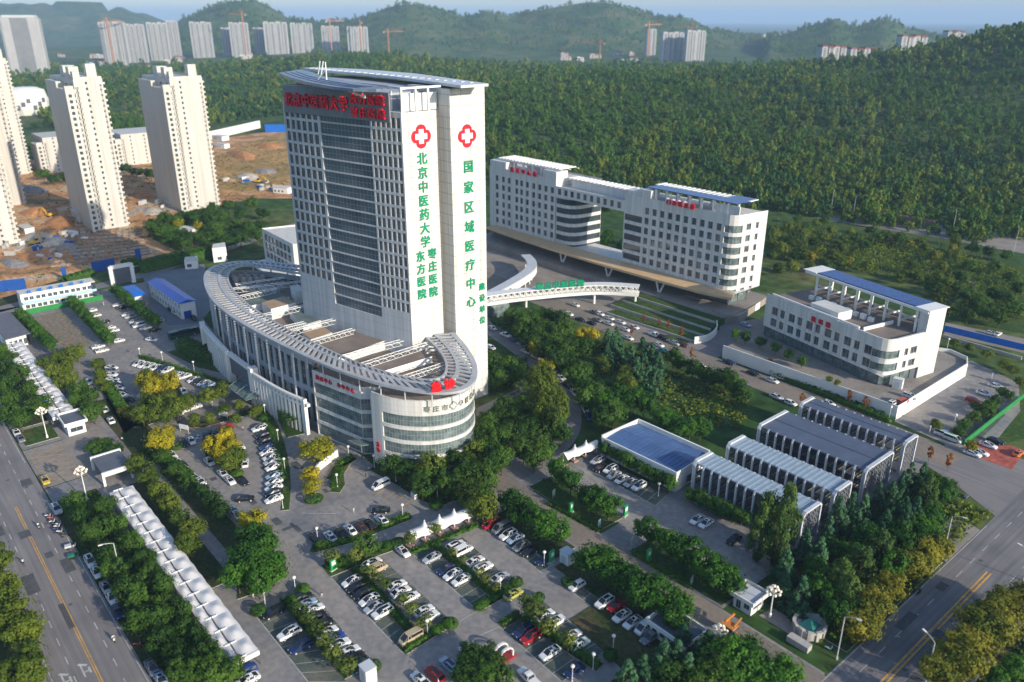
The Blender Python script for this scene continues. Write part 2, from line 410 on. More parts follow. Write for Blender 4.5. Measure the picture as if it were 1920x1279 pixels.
Xm = Rm * _rt[0] + Fm * _fw[0]; Ym = Rm * _rt[1] + Fm * _fw[1]
gv = np.stack([Xm, Ym, Zm], -1).reshape(-1, 3)
gf = []
for i in range(NR - 1):
    for j in range(NA):
        k = (j + 1) % NA
        gf.append((i * NA + k, i * NA + j, (i + 1) * NA + j, (i + 1) * NA + k))
gm = bpy.data.meshes.new('ground'); gm.from_pydata(gv.tolist(), [], gf); gm.materials.append(M_ground)
gm.polygons.foreach_set('use_smooth', [True] * len(gm.polygons)); gm.update()
ground = bpy.data.objects.new('ground', gm); COL.objects.link(ground); ground['kind'] = 'structure'
def ground_z(x, y):
    r, f = cam_frame(x, y); return float(terrain(r, f))

def sheet(name, poly, z, m):
    mb = MB(); mb.prism(poly, z - 0.25, z, 0); return struct(mb, name, m)
def rect(u0, u1, v0, v1): return [(u0, v0), (u1, v0), (u1, v1), (u0, v1)]
cam_data.dof.use_dof = True
cam_data.dof.focus_distance = 235.0
cam_data.dof.aperture_fstop = 0.05
# ---------------------------------------------------------------- paved surfaces
sheet('verge', rect(-700, -20, -40, 60), 0.02, M_soil)
sheet('avenue', rect(-700, -10, 8.6, 22.9), 0.04, M_asph)
sheet('far_pavement', rect(-700, -133, 5.2, 8.5), 0.05, M_walk)
sheet('campus_pavement', [(-376, 33), (-352, 23.3), (-238, 23.3), (-238, 33.5), (-212, 33.5), (-212, 23.3), (-204, 23.3), (-204, 33.5), (-118, 33.5), (-100, 33.5), (-49.2, 60), (-49.2, 118), (-130, 118), (-136, 131), (-136, 133), (-141, 133), (-152, 118), (-152, 93), (-300, 100), (-376, 112)], 0.05, M_pave)
sheet('gate_forecourt', rect(-237.5, -212.5, 23.2, 44), 0.06, M_walk)
sheet('street', rect(-48.8, -30.3, -60, 330), 0.045, M_asph2)
sheet('junction', [(-48.8, 196), (-62, 204), (-72, 208), (-72, 224), (-60, 226), (-48.8, 236)], 0.05, M_asph)
sheet('driveway', rect(-150, -48.6, 110.6, 117.4), 0.075, multi('driveway_concrete', [(0.3, (0.17, 0.15, 0.13)), (0.7, (0.26, 0.22, 0.18))], 0.08, 0.85, 1.0, fine=0.1))
curve_road = smooth_path([(-262, 188), (-245, 185.5), (-222, 181.8), (-198, 176.8), (-177, 169.8), (-164, 162.8), (-154, 154.5), (-146, 145), (-141.5, 134), (-140, 122), (-140, 114)], 2)
mb = MB(); mb.strip(curve_road, 8.0, -0.2, 0.06); struct(mb, 'curved_road', M_asph)
service_road = [(-300, 225), (-262, 222), (-238, 221.5), (-210, 220), (-186, 220), (-152, 220.5), (-120, 220), (-66, 216)]
mb = MB(); mb.strip(smooth_path(service_road), 11.5, -0.2, 0.055); struct(mb, 'service_road', MATS['driveway_concrete'])
sheet('branch_road', [(-167, 226), (-152, 226), (-152, 240), (-156, 262), (-150, 285), (-160, 288), (-171, 256)], 0.07, M_asph)
sheet('side_yard', [(-88, 226), (-62, 222), (-66, 262), (-74, 284), (-92, 292), (-94, 284), (-88.2, 277)], 0.065, M_pave)
sheet('side_parking_bay', [(-75, 232), (-66.5, 231), (-68, 256), (-76, 262)], 0.08, M_bay)
sheet('red_parking', pts('5', [(1210, 985), (1350, 865), (1500, 965), (1640, 960), (1780, 1010), (1660, 1185), (1400, 1095)]), 0.07, multi('red_paving', [(0.3, (0.30, 0.07, 0.05)), (0.7, (0.40, 0.12, 0.09))], 0.2))
sheet('shed_yard', [(-134, 124.5), (-106, 124.5), (-106, 118), (-72, 118.2), (-72, 124.5), (-72, 147), (-134, 147)], 0.055, M_pave)
sheet('garage_yard', rect(-106, -70, 144, 214), 0.045, M_asph)
sheet('bus_stop_apron', [(-56.5, 172.5), (-48.9, 168.5), (-48.9, 187), (-55, 189)], 0.14, M_walk)
sheet('gate_apron', [(-66, 122), (-57, 122), (-55, 131), (-64, 132.5)], 0.13, M_walk)
sheet('campus_path', pts('H', [(640, 640), (1050, 400), (1230, 440), (1090, 500), (700, 680), (640, 700)]), 0.08, M_walk)
sheet('tower_path', pts('X', [(60, 940), (440, 760), (470, 800), (200, 930), (60, 1010)]), 0.06, M_walk)
sheet('back_road', [at2('0', x, y) for x, y in [(1430, 376), (1640, 402), (1760, 418), (2050, 470), (2050, 500), (1760, 446), (1620, 424), (1430, 392)]], 0.06, M_walk)
sheet('rear_plaza', [(-330, 205), (-250, 195), (-240, 222), (-180, 226), (-165, 255), (-178, 300), (-340, 300)], 0.03, M_walk)
sheet('court', pts('F', [(215, 385), (400, 345), (560, 540), (590, 560), (430, 600), (360, 560)]), 0.07, multi('court_paint', [(0.3, (0.10, 0.14, 0.10)), (0.46, (0.22, 0.18, 0.13)), (0.6, (0.22, 0.18, 0.14)), (0.7, (0.30, 0.10, 0.09))], 0.12, 0.8, 0.8))
sheet('construction_site', [at2('0', x, y) for x, y in [(-260, 640), (-260, 200), (60, 300), (230, 262), (400, 262), (545, 240), (560, 372), (480, 372), (330, 400), (285, 448), (330, 470), (110, 525), (-30, 570)]], 0.03, M_dirt)
sheet('muddy_field', [at2('0', x, y) for x, y in [(385, 300), (560, 235), (560, 340), (400, 372)]], 0.06, multi('mud_grass', [(0.3, (0.14, 0.13, 0.04)), (0.5, (0.36, 0.22, 0.08)), (0.66, (0.48, 0.27, 0.10))], 0.02, 0.95, 0.2, warp=1.0))
sheet('rear_park_path', [at2('W', x, y) for x, y in [(1410, 500), (1470, 500), (1580, 610), (1560, 660), (1400, 780), (1380, 760), (1530, 640), (1530, 620)]], 0.07, M_walk)
sheet('lawn', [at2('0', x, y) for x, y in [(1440, 398), (1900, 470), (2000, 640), (1780, 600), (1760, 540), (1440, 480)]], 0.04, M_lawn)
sheet('east_lawn', pts('E', [(1920, 900), (1560, 1200), (1640, 1230), (1920, 1160)]), 0.06, M_lawn)
sheet('canal', pts('W', [(1330, 900), (1920, 1020), (1920, 1130), (1320, 990)]), 0.05, M_walk)

sheet('rear_yard', pts('F', [(900, 120), (1290, 50), (1340, 330), (1250, 430), (1060, 440), (960, 330)]), 0.055, multi('blue_grey_yard', [(0.3, (0.13, 0.16, 0.19)), (0.7, (0.20, 0.21, 0.22))], 0.06, 0.85, 0.8, fine=.12))
mb = MB(); mb.strip(smooth_path([at2('0', x, y) for x, y in [(-80, 600), (80, 560), (250, 522), (420, 468), (510, 436), (560, 420)]]), 8, -.2, 0.05); struct(mb, 'site_road', M_asph)
BAYS = [('I', (85, 790), (285, 680), (760, 1276), (470, 1276)), ('I', (330, 625), (500, 600), (960, 1180), (840, 1200)), ('I', (640, 492), (800, 425), (1290, 960), (1180, 1060)),
        ('I', (850, 392), (1000, 332), (1560, 830), (1440, 880)), ('I', (1255, 318), (1400, 258), (1880, 645), (1740, 740)), ('S', (20, 392), (90, 362), (450, 690), (350, 740)),
        ('S', (215, 285), (300, 250), (640, 548), (595, 592)), ('J', (445, 842), (505, 795), (880, 1090), (820, 1125)), ('S', (335, 940), (450, 868), (860, 1180), (720, 1279)),
        ('S', (505, 805), (600, 770), (1000, 1080), (905, 1140)), ('J', (540, 290), (590, 243), (930, 402), (858, 465))]
lines = MB()
def ribbon(mb, a, b, w, z, mi=0):
    dx, dy = b[0] - a[0], b[1] - a[1]; L = math.hypot(dx, dy) or 1; nx, ny = -dy / L * w / 2, dx / L * w / 2
    mb.quad((a[0] + nx, a[1] + ny, z), (a[0] - nx, a[1] - ny, z), (b[0] - nx, b[1] - ny, z), (b[0] + nx, b[1] + ny, z), mi)
for k, a, b, c, d in BAYS:
    P = pts(k, (a, b, c, d)); sheet('parking_bay', P, 0.075, M_bay)
    A, B, C_, D = [Vector(p) for p in P]
    n = max(2, int((D - A).length / 2.5))
    for i in range(n + 1):
        t = i / n; p, q = A.lerp(D, t), B.lerp(C_, t); ribbon(lines, p, q, 0.10, 0.095)
    e0, e1 = (A, D)
    ribbon(lines, e0, e1, 0.16, 0.1)
# road lines
for V0 in (19.2, 12.4):
    for i in range(60): ribbon(lines, (-260 + i * 6.4, V0), (-260 + i * 6.4 + 2.6, V0), 0.17, 0.06)
ribbon(lines, (-700, 22.4), (-230, 22.4), 0.15, 0.06)
for V0 in (9.1, 22.4): ribbon(lines, (-206, V0), (-20, V0), 0.14, 0.06)
for U0 in (-45.2, -37.0, -33.6):
    for i in range(28): ribbon(lines, (U0, 60 + i * 7.0), (U0, 60 + i * 7.0 + 3.0), 0.14, 0.062)
ribbon(lines, (-48.5, 100), (-48.5, 190), 0.15, 0.062)
for x0, y0 in ((455, 1225), (350, 1279)):      # arrow painted on the avenue
    p = at2('G', x0, y0); ribbon(lines, (p[0] - 2.6, p[1]), (p[0] + 1.6, p[1]), 0.3, 0.06); ribbon(lines, (p[0] - 2.6, p[1] - .3), (p[0] - 1.4, p[1] + 1.0), 0.5, 0.063)
    ribbon(lines, (p[0] + .2, p[1]), (p[0] + .2, p[1] + 1.2), 0.35, 0.063); ribbon(lines, (p[0] - .8, p[1] + 1.1), (p[0] + 1.0, p[1] + 1.1), 0.35, 0.064)
for k, a, b in (('N', (30, 865), (300, 868)), ('I', (1190, 1070), (1570, 835)), ('I', (1730, 745), (1920, 650)), ('S', (190, 990), (330, 930)), ('J', (330, 770), (450, 700)), ('S', (0, 940), (350, 735))):
    ribbon(lines, at2(k, *a), at2(k, *b), 0.16, 0.1)
o = lines.build('road_markings', M_line); o['kind'] = 'structure'
yl = MB()
for V0 in (15.7, 16.1): ribbon(yl, (-208, V0), (-20, V0), 0.16, 0.06)
for U0 in (-41.55, -40.75): ribbon(yl, (U0, 40), (U0, 172), 0.3, 0.062)
for i in range(36): ribbon(yl, (-41.7, 60 + i * 3.1), (-40.6, 61.2 + i * 3.1), 0.12, 0.066)
for i in range(7): ribbon(yl, (-235 + i * 3, 24), (-231 + i * 3, 32.5), 0.12, 0.075); ribbon(yl, (-231 + i * 3, 24), (-235 + i * 3, 32.5), 0.12, 0.079)
for i in range(4):
    a = at2('N', 610 + i * 70, 725 + i * 30); b = at2('N', 745 + i * 65, 640 + i * 33); ribbon(yl, a, b, 0.16, 0.085)
o = yl.build('yellow_road_markings', M_yel); o['kind'] = 'structure'

# tar repairs and manhole covers
tp = MB(); rq = random.Random(9)
for i in range(34):
    if i < 14: x, y, lx, ly = rq.uniform(-260, -120), rq.uniform(9.5, 21.5), rq.uniform(2, 12), rq.uniform(.8, 2.6)
    elif i < 22: x, y, lx, ly = rq.uniform(-47.5, -32), rq.uniform(105, 200), rq.uniform(.8, 2.4), rq.uniform(2, 10)
    else: x, y, lx, ly = rq.uniform(-190, -150), rq.uniform(56, 78), rq.uniform(1, 4), rq.uniform(.8, 3)
    tp.quad((x, y, .071 + i * .0006), (x + lx, y, .071 + i * .0006), (x + lx, y + ly, .071 + i * .0006), (x, y + ly, .071 + i * .0006))
for i in range(16):
    x, y = rq.choice([(-230 + i * 7, 14 + (i % 3) * 3), (-40 - (i % 2) * 4, 110 + i * 5), (-150 + i * 4, 114)]); tp.lathe([(.4, .0), (.4, .012)], x, y, .085, 10)
o = tp.build('asphalt_patches', mat('tar_patch', (.085, .085, .09), .9, .2, .5)); o['kind'] = 'structure'
# kerbed planting beds
def bed(poly=None, path=None, w=2.0, z=0.16, m=None):
    mb = MB()
    if poly: mb.prism(poly, -0.1, z, 1, mi_top=0)
    else:
        L, Rr = offset(path, w / 2), offset(path, -w / 2); mb.prism(L + Rr[::-1], -0.1, z, 1, mi_top=0)
    o = mb.build('planting_bed', [m or M_soil, M_kerb]); o['kind'] = 'structure'; return o
bed(rect(-203.5, -119, 24.5, 33.2)); bed(rect(-330, -253, 24.5, 33.0)); bed([(-251, 24.5), (-240, 24.5), (-240, 33), (-251, 33)], m=M_lawn)
bed(rect(-200, -146, 40.4, 45.6)); bed(rect(-203, -152, 48.6, 54.2)); bed([at2('H', *p) for p in [(20, 760), (150, 740), (220, 840), (70, 900)]], m=M_lawn)
bed(pts('I', [(-60, 660), (80, 610), (250, 520), (315, 450), (300, 390), (180, 360), (60, 300), (-60, 330)]))
bed(pts('N', [(90, 1175), (110, 1115), (440, 1050), (620, 975), (860, 862), (905, 890), (900, 915), (440, 1100), (130, 1182)]), m=M_lawn)
bed(pts('I', [(570, 410), (620, 380), (830, 330), (1130, 250), (1130, 285), (960, 345), (800, 425), (640, 490)]), m=M_lawn)
bed(pts('I', [(1245, 320), (1230, 290), (1440, 220), (1770, 80), (1770, 100), (1400, 250)]), m=M_lawn)
for k, a, b, w in (('I', (300, 655), (790, 1235), 2.4), ('I', (815, 425), (1290, 950), 2.2), ('I', (1430, 262), (1880, 640), 2.0), ('S', (470, 870), (960, 1190), 2.4), ('I', (1180, 1050), (1540, 825), 2.2), ('S', (185, 815), (400, 690), 2.2), ('S', (330, 925), (450, 855), 2.2)):
    bed(path=[at2(k, *a), at2(k, *b)], w=w)
bed(path=pts('N', [(260, 600), (330, 480), (430, 420)]), w=3.0, m=M_lawn); bed(path=pts('N', [(290, 700), (330, 640), (320, 560), (380, 460), (440, 420)]), w=2.6, m=M_lawn)
bed(pts('N', [(610, 470), (570, 520), (780, 640), (950, 750), (1060, 800), (1130, 810), (1330, 735), (1420, 640), (1400, 300), (900, 420)]), m=M_soil)
bed([(-132, 118.6), (-107, 118.6), (-107, 126.5), (-132, 126.5)], m=M_lawn); bed([(-97, 118.6), (-72.5, 118.8), (-72.5, 126.5), (-97, 126.5)], m=M_lawn)
bed([(-128, 101.5), (-106, 101.5), (-106, 109.6), (-128, 109.6)]); bed([(-104, 101), (-76, 101), (-76, 109.6), (-104, 109.6)])
bed(rect(-70, -49.3, 126, 168)); bed([(-56, 100), (-49.3, 100), (-49.3, 109), (-70, 108.5), (-90, 101), (-90, 92), (-56, 88)])
bed(rect(-30, -14, 60, 176)); bed(pts('H', [(60, 190), (120, 185), (230, 480), (330, 640), (260, 690), (90, 360)]))
bed(pts('Y', [(640, 30), (700, 60), (1330, 250), (1700, 500), (1640, 540), (1300, 290), (640, 90)])); bed(pts('Y', [(640, 280), (1060, 270), (1160, 400), (1200, 560), (1180, 720), (700, 900), (480, 880), (520, 700), (780, 560)]))
bed(pts('H', [(780, 720), (1000, 690), (1050, 860), (1020, 960), (920, 930), (800, 840)])); bed(pts('H', [(620, 640), (1000, 560), (1180, 480), (1100, 560), (780, 650)]))
bed(path=smooth_path(pts('H', [(1170, 500), (1270, 640), (1330, 860), (1345, 1040), (1330, 1200)])), w=2.0, m=M_lawn)
bed(path=pts('H', [(600, 130), (800, 230), (1100, 300)]), w=6, m=M_lawn); bed(path=smooth_path(pts('H', [(1250, 420), (1340, 560), (1410, 700)])), w=6, m=M_lawn)
bed(path=pts('F', [(110, 350), (330, 560)]), w=5); bed(path=pts('F', [(440, 270), (700, 540)]), w=5); bed(path=pts('F', [(720, 210), (1000, 420)]), w=5)
bed(rect(-258, -206, 46, 55)); bed(pts('J', [(590, 255), (625, 200), (960, 370), (930, 400)])); bed(pts('J', [(1010, 390), (1300, 500), (1270, 560), (1000, 430)]))

# ---------------------------------------------------------------- walls with real openings
def seg_table(path):
    P = [np.array(p[:2], float) for p in path]; s = [0.0]
    for a, b in zip(P, P[1:]): s.append(s[-1] + float(np.hypot(*(b - a))))
    return P, s
def path_at(P, s, t, side):
    i = min(max(int(np.searchsorted(s, t, side='right')) - 1, 0), len(P) - 2)
    d = P[i + 1] - P[i]; L = s[i + 1] - s[i]; q = P[i] + d * ((t - s[i]) / L)
    n = np.array([d[1], -d[0]]) / L * side
    return q, n
def holed_wall(mb, path, z0, z1, holes, depth=0.4, mi=0, side=1):
    """outer skin along path with openings (s0,s1,za,zb) and their reveals; returns one opening description per hole.
    side=1: the outside lies to the right of the direction of travel"""
    P, s = seg_table(path); ss = sorted(set([round(v, 4) for v in s] + [round(h[k], 4) for h in holes for k in (0, 1)]))
    zz = sorted(set([z0, z1] + [round(h[k], 4) for h in holes for k in (2, 3)]))
    ss = [v for v in ss if -1e-6 <= v <= s[-1] + 1e-6]
    def V3(t, z, inn=0.0):
        q, n = path_at(P, s, min(max(t, 0), s[-1]), side); return (q[0] - n[0] * inn, q[1] - n[1] * inn, z)
    for a, b in zip(ss, ss[1:]):
        m = (a + b) / 2; hs = [h for h in holes if h[0] < m < h[1]]
        za = z0
        cuts = sorted([(h[2], h[3]) for h in hs])
        for c0, c1 in cuts + [(z1, z1)]:
            if c0 > za + 1e-5:
                qa, qb = V3(a + 1e-5, za), V3(b - 1e-5, za)
                f = [qa, qb, (qb[0], qb[1], c0), (qa[0], qa[1], c0)]
                mb.quad(*(f if side == 1 else f[::-1]), mi)
            za = max(za, c1)
    out = []
    for h in holes:
        s0, s1, za, zb = h[:4]; br = [s0] + [v for v in s if s0 + 1e-4 < v < s1 - 1e-4] + [s1]
        for a, b in zip(br, br[1:]):
            for z, up in ((za, 1), (zb, 0)):
                f = [V3(a + 1e-5, z), V3(b - 1e-5, z), V3(b - 1e-5, z, depth), V3(a + 1e-5, z, depth)]
                mb.quad(*(f if up else f[::-1]), mi)
        for t in (s0 + 1e-5, s1 - 1e-5): mb.quad(V3(t, za), V3(t, zb), V3(t, zb, depth), V3(t, za, depth), mi)
        out.append((br, za, zb, V3, depth, h[4] if len(h) > 4 else None))
    return out
def fill_window(mb, op, nv=1, nh=1, bar=0.10, glass=0, frame=1):
    br, za, zb, V3, dp, _ = op
    e = 2e-5
    for a, b in zip(br, br[1:]):
        mb.quad(V3(a + e, za, dp), V3(b - e, za, dp), V3(b - e, zb, dp), V3(a + e, zb, dp), glass)
        L = b - a
    S0, S1 = br[0], br[-1]; w = S1 - S0
    def bar_v(t):
        a, b = max(t - bar / 2, S0 + e), min(t + bar / 2, S1 - e)
        mb.quad(V3(a, za, dp - .06), V3(b, za, dp - .06), V3(b, zb, dp - .06), V3(a, zb, dp - .06), frame)
    def bar_h(z):
        for a, b in zip(br, br[1:]): mb.quad(V3(a + e, z - bar / 2, dp - .06), V3(b - e, z - bar / 2, dp - .06), V3(b - e, z + bar / 2, dp - .06), V3(a + e, z + bar / 2, dp - .06), frame)
    for i in range(nv + 1): bar_v(S0 + w * i / nv)
    for i in range(nh + 1): bar_h(min(max(za + (zb - za) * i / nh, za + bar / 2), zb - bar / 2))
def add_windows(parent, ops, name='window', limit=100, gm=None, nv=1, nh=1, key=None, bar=0.10):
    if key: ops = sorted(ops, key=key)
    gm = gm or M_win
    for op in ops[:limit]:
        mb = MB(); fill_window(mb, op, nv, nh, bar); mb.build(name, [gm, M_frame], parent)
    if ops[limit:]:
        mb = MB()
        for op in ops[limit:]: fill_window(mb, op, nv, nh, bar)
        o = mb.build('small_' + name + 's', [gm, M_frame], parent); o['kind'] = 'stuff'
def near_key(op):
    p = op[3](op[0][0], op[1]); return (p[0]) ** 2 + p[1] ** 2 + (p[2] - CAM_H) ** 2

# ---------------------------------------------------------------- lettering
def text_mesh(txt, thick=0.04, bold=0.02, gap=1.0):
    c = bpy.data.curves.new('lettering', 'FONT'); c.body = txt; c.offset = bold; c.extrude = thick; c.resolution_u = 2; c.space_character = gap
    c.align_x = 'CENTER'; c.align_y = 'CENTER'
    o = bpy.data.objects.new('lettering', c); COL.objects.link(o)
    me = bpy.data.meshes.new_from_object(o); bpy.data.objects.remove(o); bpy.data.curves.remove(c)
    return me
def put_text(parent, txt, pos, right, up, size, m, thick=0.12, bold=0.02, gap=1.0, sx=1.0, name='lettering'):
    me = text_mesh(txt, thick / size, 0.0, gap)
    r = Vector(right).normalized(); u = Vector(up).normalized(); n = r.cross(u)
    L = root_of(parent).location if parent else Vector((0, 0, 0))
    vs = np.array([v.co[:] for v in me.vertices]); c = (vs.max(0) + vs.min(0)) / 2
    if bold > 0:       # heavier strokes: the same outline set again a little to each side, each a few mm deeper
        fs = [tuple(p.vertices) for p in me.polygons]; nvs = len(vs); V, F = [], []
        for q, (ax, ay) in enumerate(((1, 1), (-1, 1), (-1, -1), (1, -1))):
            b = bold * 1.1; V += [(a[0] + ax * b, a[1] + ay * b, a[2] + q * .006 / size) for a in vs]; F += [[i + q * nvs for i in f] for f in fs]
        bpy.data.meshes.remove(me); me = bpy.data.meshes.new(name); me.from_pydata(V, [], F); me.update()
    for v in me.vertices:
        d = Vector(pos) + r * ((v.co.x - c[0]) * size * sx) + u * ((v.co.y - c[1]) * size) + n * ((v.co.z) * size + thick) - L
        v.co = d
    me.materials.clear(); me.materials.append(m)
    o = bpy.data.objects.new(name, me); COL.objects.link(o)
    if parent: o.parent = parent
    return o
def emblem(parent, pos, right, up, size, red=None, white=None):
    """white cross on a red four-lobed plate"""
    r, u = Vector(right).normalized(), Vector(up).normalized(); n = r.cross(u); mb = MB(); P = Vector(pos)
    ring = []
    for i in range(48):
        g = 2 * math.pi * i / 48; k = 0.36 + 0.14 * abs(math.cos(2 * g)) ** 0.7; ring.append((k * math.cos(g), k * math.sin(g)))
    def ext(poly, d0, d1, mi):
        N = len(poly); a = [tuple(P + r * (x * size) + u * (y * size) + n * d0) for x, y in poly]; b = [tuple(P + r * (x * size) + u * (y * size) + n * d1) for x, y in poly]
        mb.add(a + b, [(i, (i + 1) % N, N + (i + 1) % N, N + i) for i in range(N)] + [tuple(range(N, 2 * N))], mi)
    ext(ring, 0, 0.10, 0)
    for poly in ([(-.3, -.12), (.3, -.12), (.3, .12), (-.3, .12)], [(-.12, -.3), (.12, -.3), (.12, .3), (-.12, .3)]): ext(poly, 0.1, 0.16 if poly[0][0] == -.3 else 0.165, 1)
    return mb.build('emblem', [red or M_red, white or M_plain], parent)
# ================================================================ hospital tower
T = thing('hospital_tower', 'tall white hospital tower slab with green vertical lettering and dark glass front', 'hospital tower', (-215, 128, 0))
FA, FB = np.array((-232.0, 108.5)), np.array((-183.5, 118.5))
fd = (FB - FA) / np.hypot(*(FB - FA)); fn = np.array((fd[1], -fd[0])); FL = float(np.hypot(*(FB - FA)))
fac = []
for i in range(17):
    t = i / 16; b = 0.9 * (1 - (2 * t - 1) ** 2); q = FA + (FB - FA) * t + fn * b; fac.append((float(q[0]), float(q[1])))
FLc = seg_table(fac)[1][-1]; kf = FLc / FL
win_holes, glass_holes = [], []
for r in range(15):
    z = 85.1 - 3.45 * r
    for c in range(6): win_holes.append(((0.6 + 2.72 * c) * kf, (0.6 + 2.72 * c + 2.05) * kf, z, z + 2.75))
for r in range(16):
    z = 85.1 - 3.45 * r
    for c in range(6): win_holes.append(((38.55 + 1.83 * c) * kf, (38.55 + 1.83 * c + 1.32) * kf, z, z + 2.75))
for r in range(17):
    z = 85.0 - 3.45 * r; glass_holes.append((17.3 * kf, 38.0 * kf, z, z + 3.1))
mb = MB()
ops = holed_wall(mb, fac, 0, 89.2, win_holes + glass_holes, 0.38, 2)
body = [fac[-1], (-183.5, 128.6), (-184.4, 130.4), (-188.5, 130.6), (-188.5, 133), (-200, 133), (-200, 146), (-255, 147), (-262, 139), (-238, 117), fac[0]]
holed_wall(mb, body, 0, 89.2, [], 0.3)
mb.add([(p[0], p[1], 89.0) for p in fac[:-1] + body[:-1]], [tuple(range(len(fac) + len(body) - 2))], 1)
mb.build('wall', [M_tower, M_paleroof, M_facade], T)
add_windows(T, ops[:len(win_holes)], 'window', 100, M_win, 2, 1, near_key, 0.08)
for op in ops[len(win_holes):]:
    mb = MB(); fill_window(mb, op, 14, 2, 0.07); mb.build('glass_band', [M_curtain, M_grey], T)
mb = MB(); mb.box(-202, -181.6, 133, 145, 0, 94.6); mb.build('end_slab', M_tower, T)
mb = MB(); mb.box(-257, -202.1, 131, 145.5, 89.0, 94.0)
mb.prism([(-240, 113.5), (-192, 121), (-192, 130), (-236, 128)], 89.0, 93.6); mb.build('penthouse', M_grey, T)
mb = MB()   # open frame at the roof corner
for x, y in ((-184.6, 119.5), (-184.6, 124), (-184.6, 128), (-192, 121), (-192, 129)): mb.box(x - .25, x + .25, y - .25, y + .25, 89.1, 95.0)
mb.box(-185.1, -184.1, 119, 132, 95.0, 95.5); mb.box(-193, -185.1, 120.8, 121.5, 95.0, 95.4); mb.box(-193, -185.1, 128.3, 129, 95.0, 95.4)
mb.box(-187.6, -187, 121, 132.6, 89.1, 93.6); mb.build('roof_frame', M_plain, T)
mb = MB()
back = [(-275.8, 137.9), (-274.8, 144.2), (-255.1, 150.0), (-223.0, 150.4), (-174.8, 141), (-174.5, 131.5), (-213.6, 137.2), (-234.0, 137.8), (-257.2, 136)]
mb.prism(back, 95.3, 96.0, bottom=True); 
for i in range(24):
    x = -272 + i * 4; mb.box(x, x + .5, 138.4, 140.2 if x < -200 else 139.6, 96.0, 96.15)
mb.build('rear_roof_plate', M_lgrey, T)
mb = MB()
lens = [(-262, 130.4), (-250.5, 117.0), (-228, 109.9), (-205.5, 104.6), (-189, 102.3), (-180.4, 103), (-175.2, 106.4), (-176, 111), (-186.5, 112.5), (-199.8, 113.9), (-223.5, 118.7), (-246.6, 126.4)]
mb.prism(lens, 95.6, 96.3, bottom=True)
for k in range(3):
    for a, b in zip(lens[1:6], lens[2:7]): mb.beam((a[0], a[1] + 2 + 2 * k, 96.4), (b[0], b[1] + 2 + 2 * k, 96.4), 0.25, 0.2)
mb.build('front_roof_plate', mat('blue_grey_roof', (0.16, 0.19, 0.26), 0.4, 0.2, 0.3), T)
mb = MB()
for x, y in ((-232, 112), (-212, 109), (-190, 106)): mb.tube((x, y + 6, 93), (x, y, 95.6), .25); mb.tube((x, y + 6, 93), (x + 3, y + 3, 95.6), .2)
for dx, dy in ((-2.5, -1.5), (2.5, -1.5)): mb.tube((-212 + dx, 113 + dy, 96.2), (-212, 113, 99), .08)
mb.tube((-212, 113, 96), (-212, 113, 101), .16); mb.tube((-238, 124, 96), (-236, 124, 100), .2); mb.tube((-236, 124, 96), (-234, 124, 100), .2)
mb.build_each('roof_mast', M_steel, T)
mb = MB(); q = lambda s, o: FA + fd * s + fn * o
a, b, c, d = q(2.8, 1.5), q(46.8, 1.5), q(46.8, 1.1), q(2.8, 1.1)
mb.prism([tuple(a), tuple(b), tuple(c), tuple(d)], 86.6, 94.2)
for i in range(19): 
    z = 86.8 + i * .4; p0, p1 = q(2.8, 1.53), q(46.8, 1.53); mb.beam((p0[0], p0[1], z), (p1[0], p1[1], z), .08, .12)
SB = mb.build('sign_board', mat('sign_louvre', (0.20, 0.21, 0.23), 0.6, 0.1, 0.5), T)
fd3 = (fd[0], fd[1], 0)
for i, ch in enumerate('北京中医药大学'):
    p = q(5.6 + 3.95 * i, 1.62); put_text(SB, ch, (p[0], p[1], 90.5), fd3, (0, 0, 1), 4.0, M_red, 0.3, 0.02, sx=0.9)
for j, w_ in enumerate(('东方医院', '枣庄医院')):
    for i, ch in enumerate(w_):
        p = q(33.6 + 3.5 * i, 1.62); put_text(SB, ch, (p[0], p[1], 92.2 - 3.5 * j), fd3, (0, 0, 1), 2.9, M_red, 0.3, 0.012)
# lettering on the lit end faces
U0 = -183.5
emblem(T, (U0 + .02, 124.5, 82.7), (0, 1, 0), (0, 0, 1), 6.4)
for i, ch in enumerate('北京中医药大学'): put_text(T, ch, (U0 + .02, 124.5, 76.9 - 3.87 * i), (0, 1, 0), (0, 0, 1), 3.4, M_green, 0.1, 0.02)
for i, ch in enumerate('东方医院'): put_text(T, ch, (U0 + .02, 122.6, 49.7 - 3.73 * i), (0, 1, 0), (0, 0, 1), 3.1, M_green, 0.1, 0.025)
for i, ch in enumerate('枣庄医院'): put_text(T, ch, (U0 + .02, 126.6, 49.8 - 3.8 * i), (0, 1, 0), (0, 0, 1), 3.1, M_green, 0.1, 0.025)
U1 = -181.6
emblem(T, (U1 + .02, 138.6, 81.8), (0, 1, 0), (0, 0, 1), 6.4)
for i, ch in enumerate('国家区域医疗中心'): put_text(T, ch, (U1 + .02, 138.8, 73.3 - 5.75 * i), (0, 1, 0), (0, 0, 1), 3.6, M_green, 0.1, 0.02)
for i, ch in enumerate('建设单位'): put_text(T, ch, (U1 + .02, 143.0, 36.9 - 3.6 * i), (0, 1, 0), (0, 0, 1), 2.4, M_green, 0.1, 0.02)

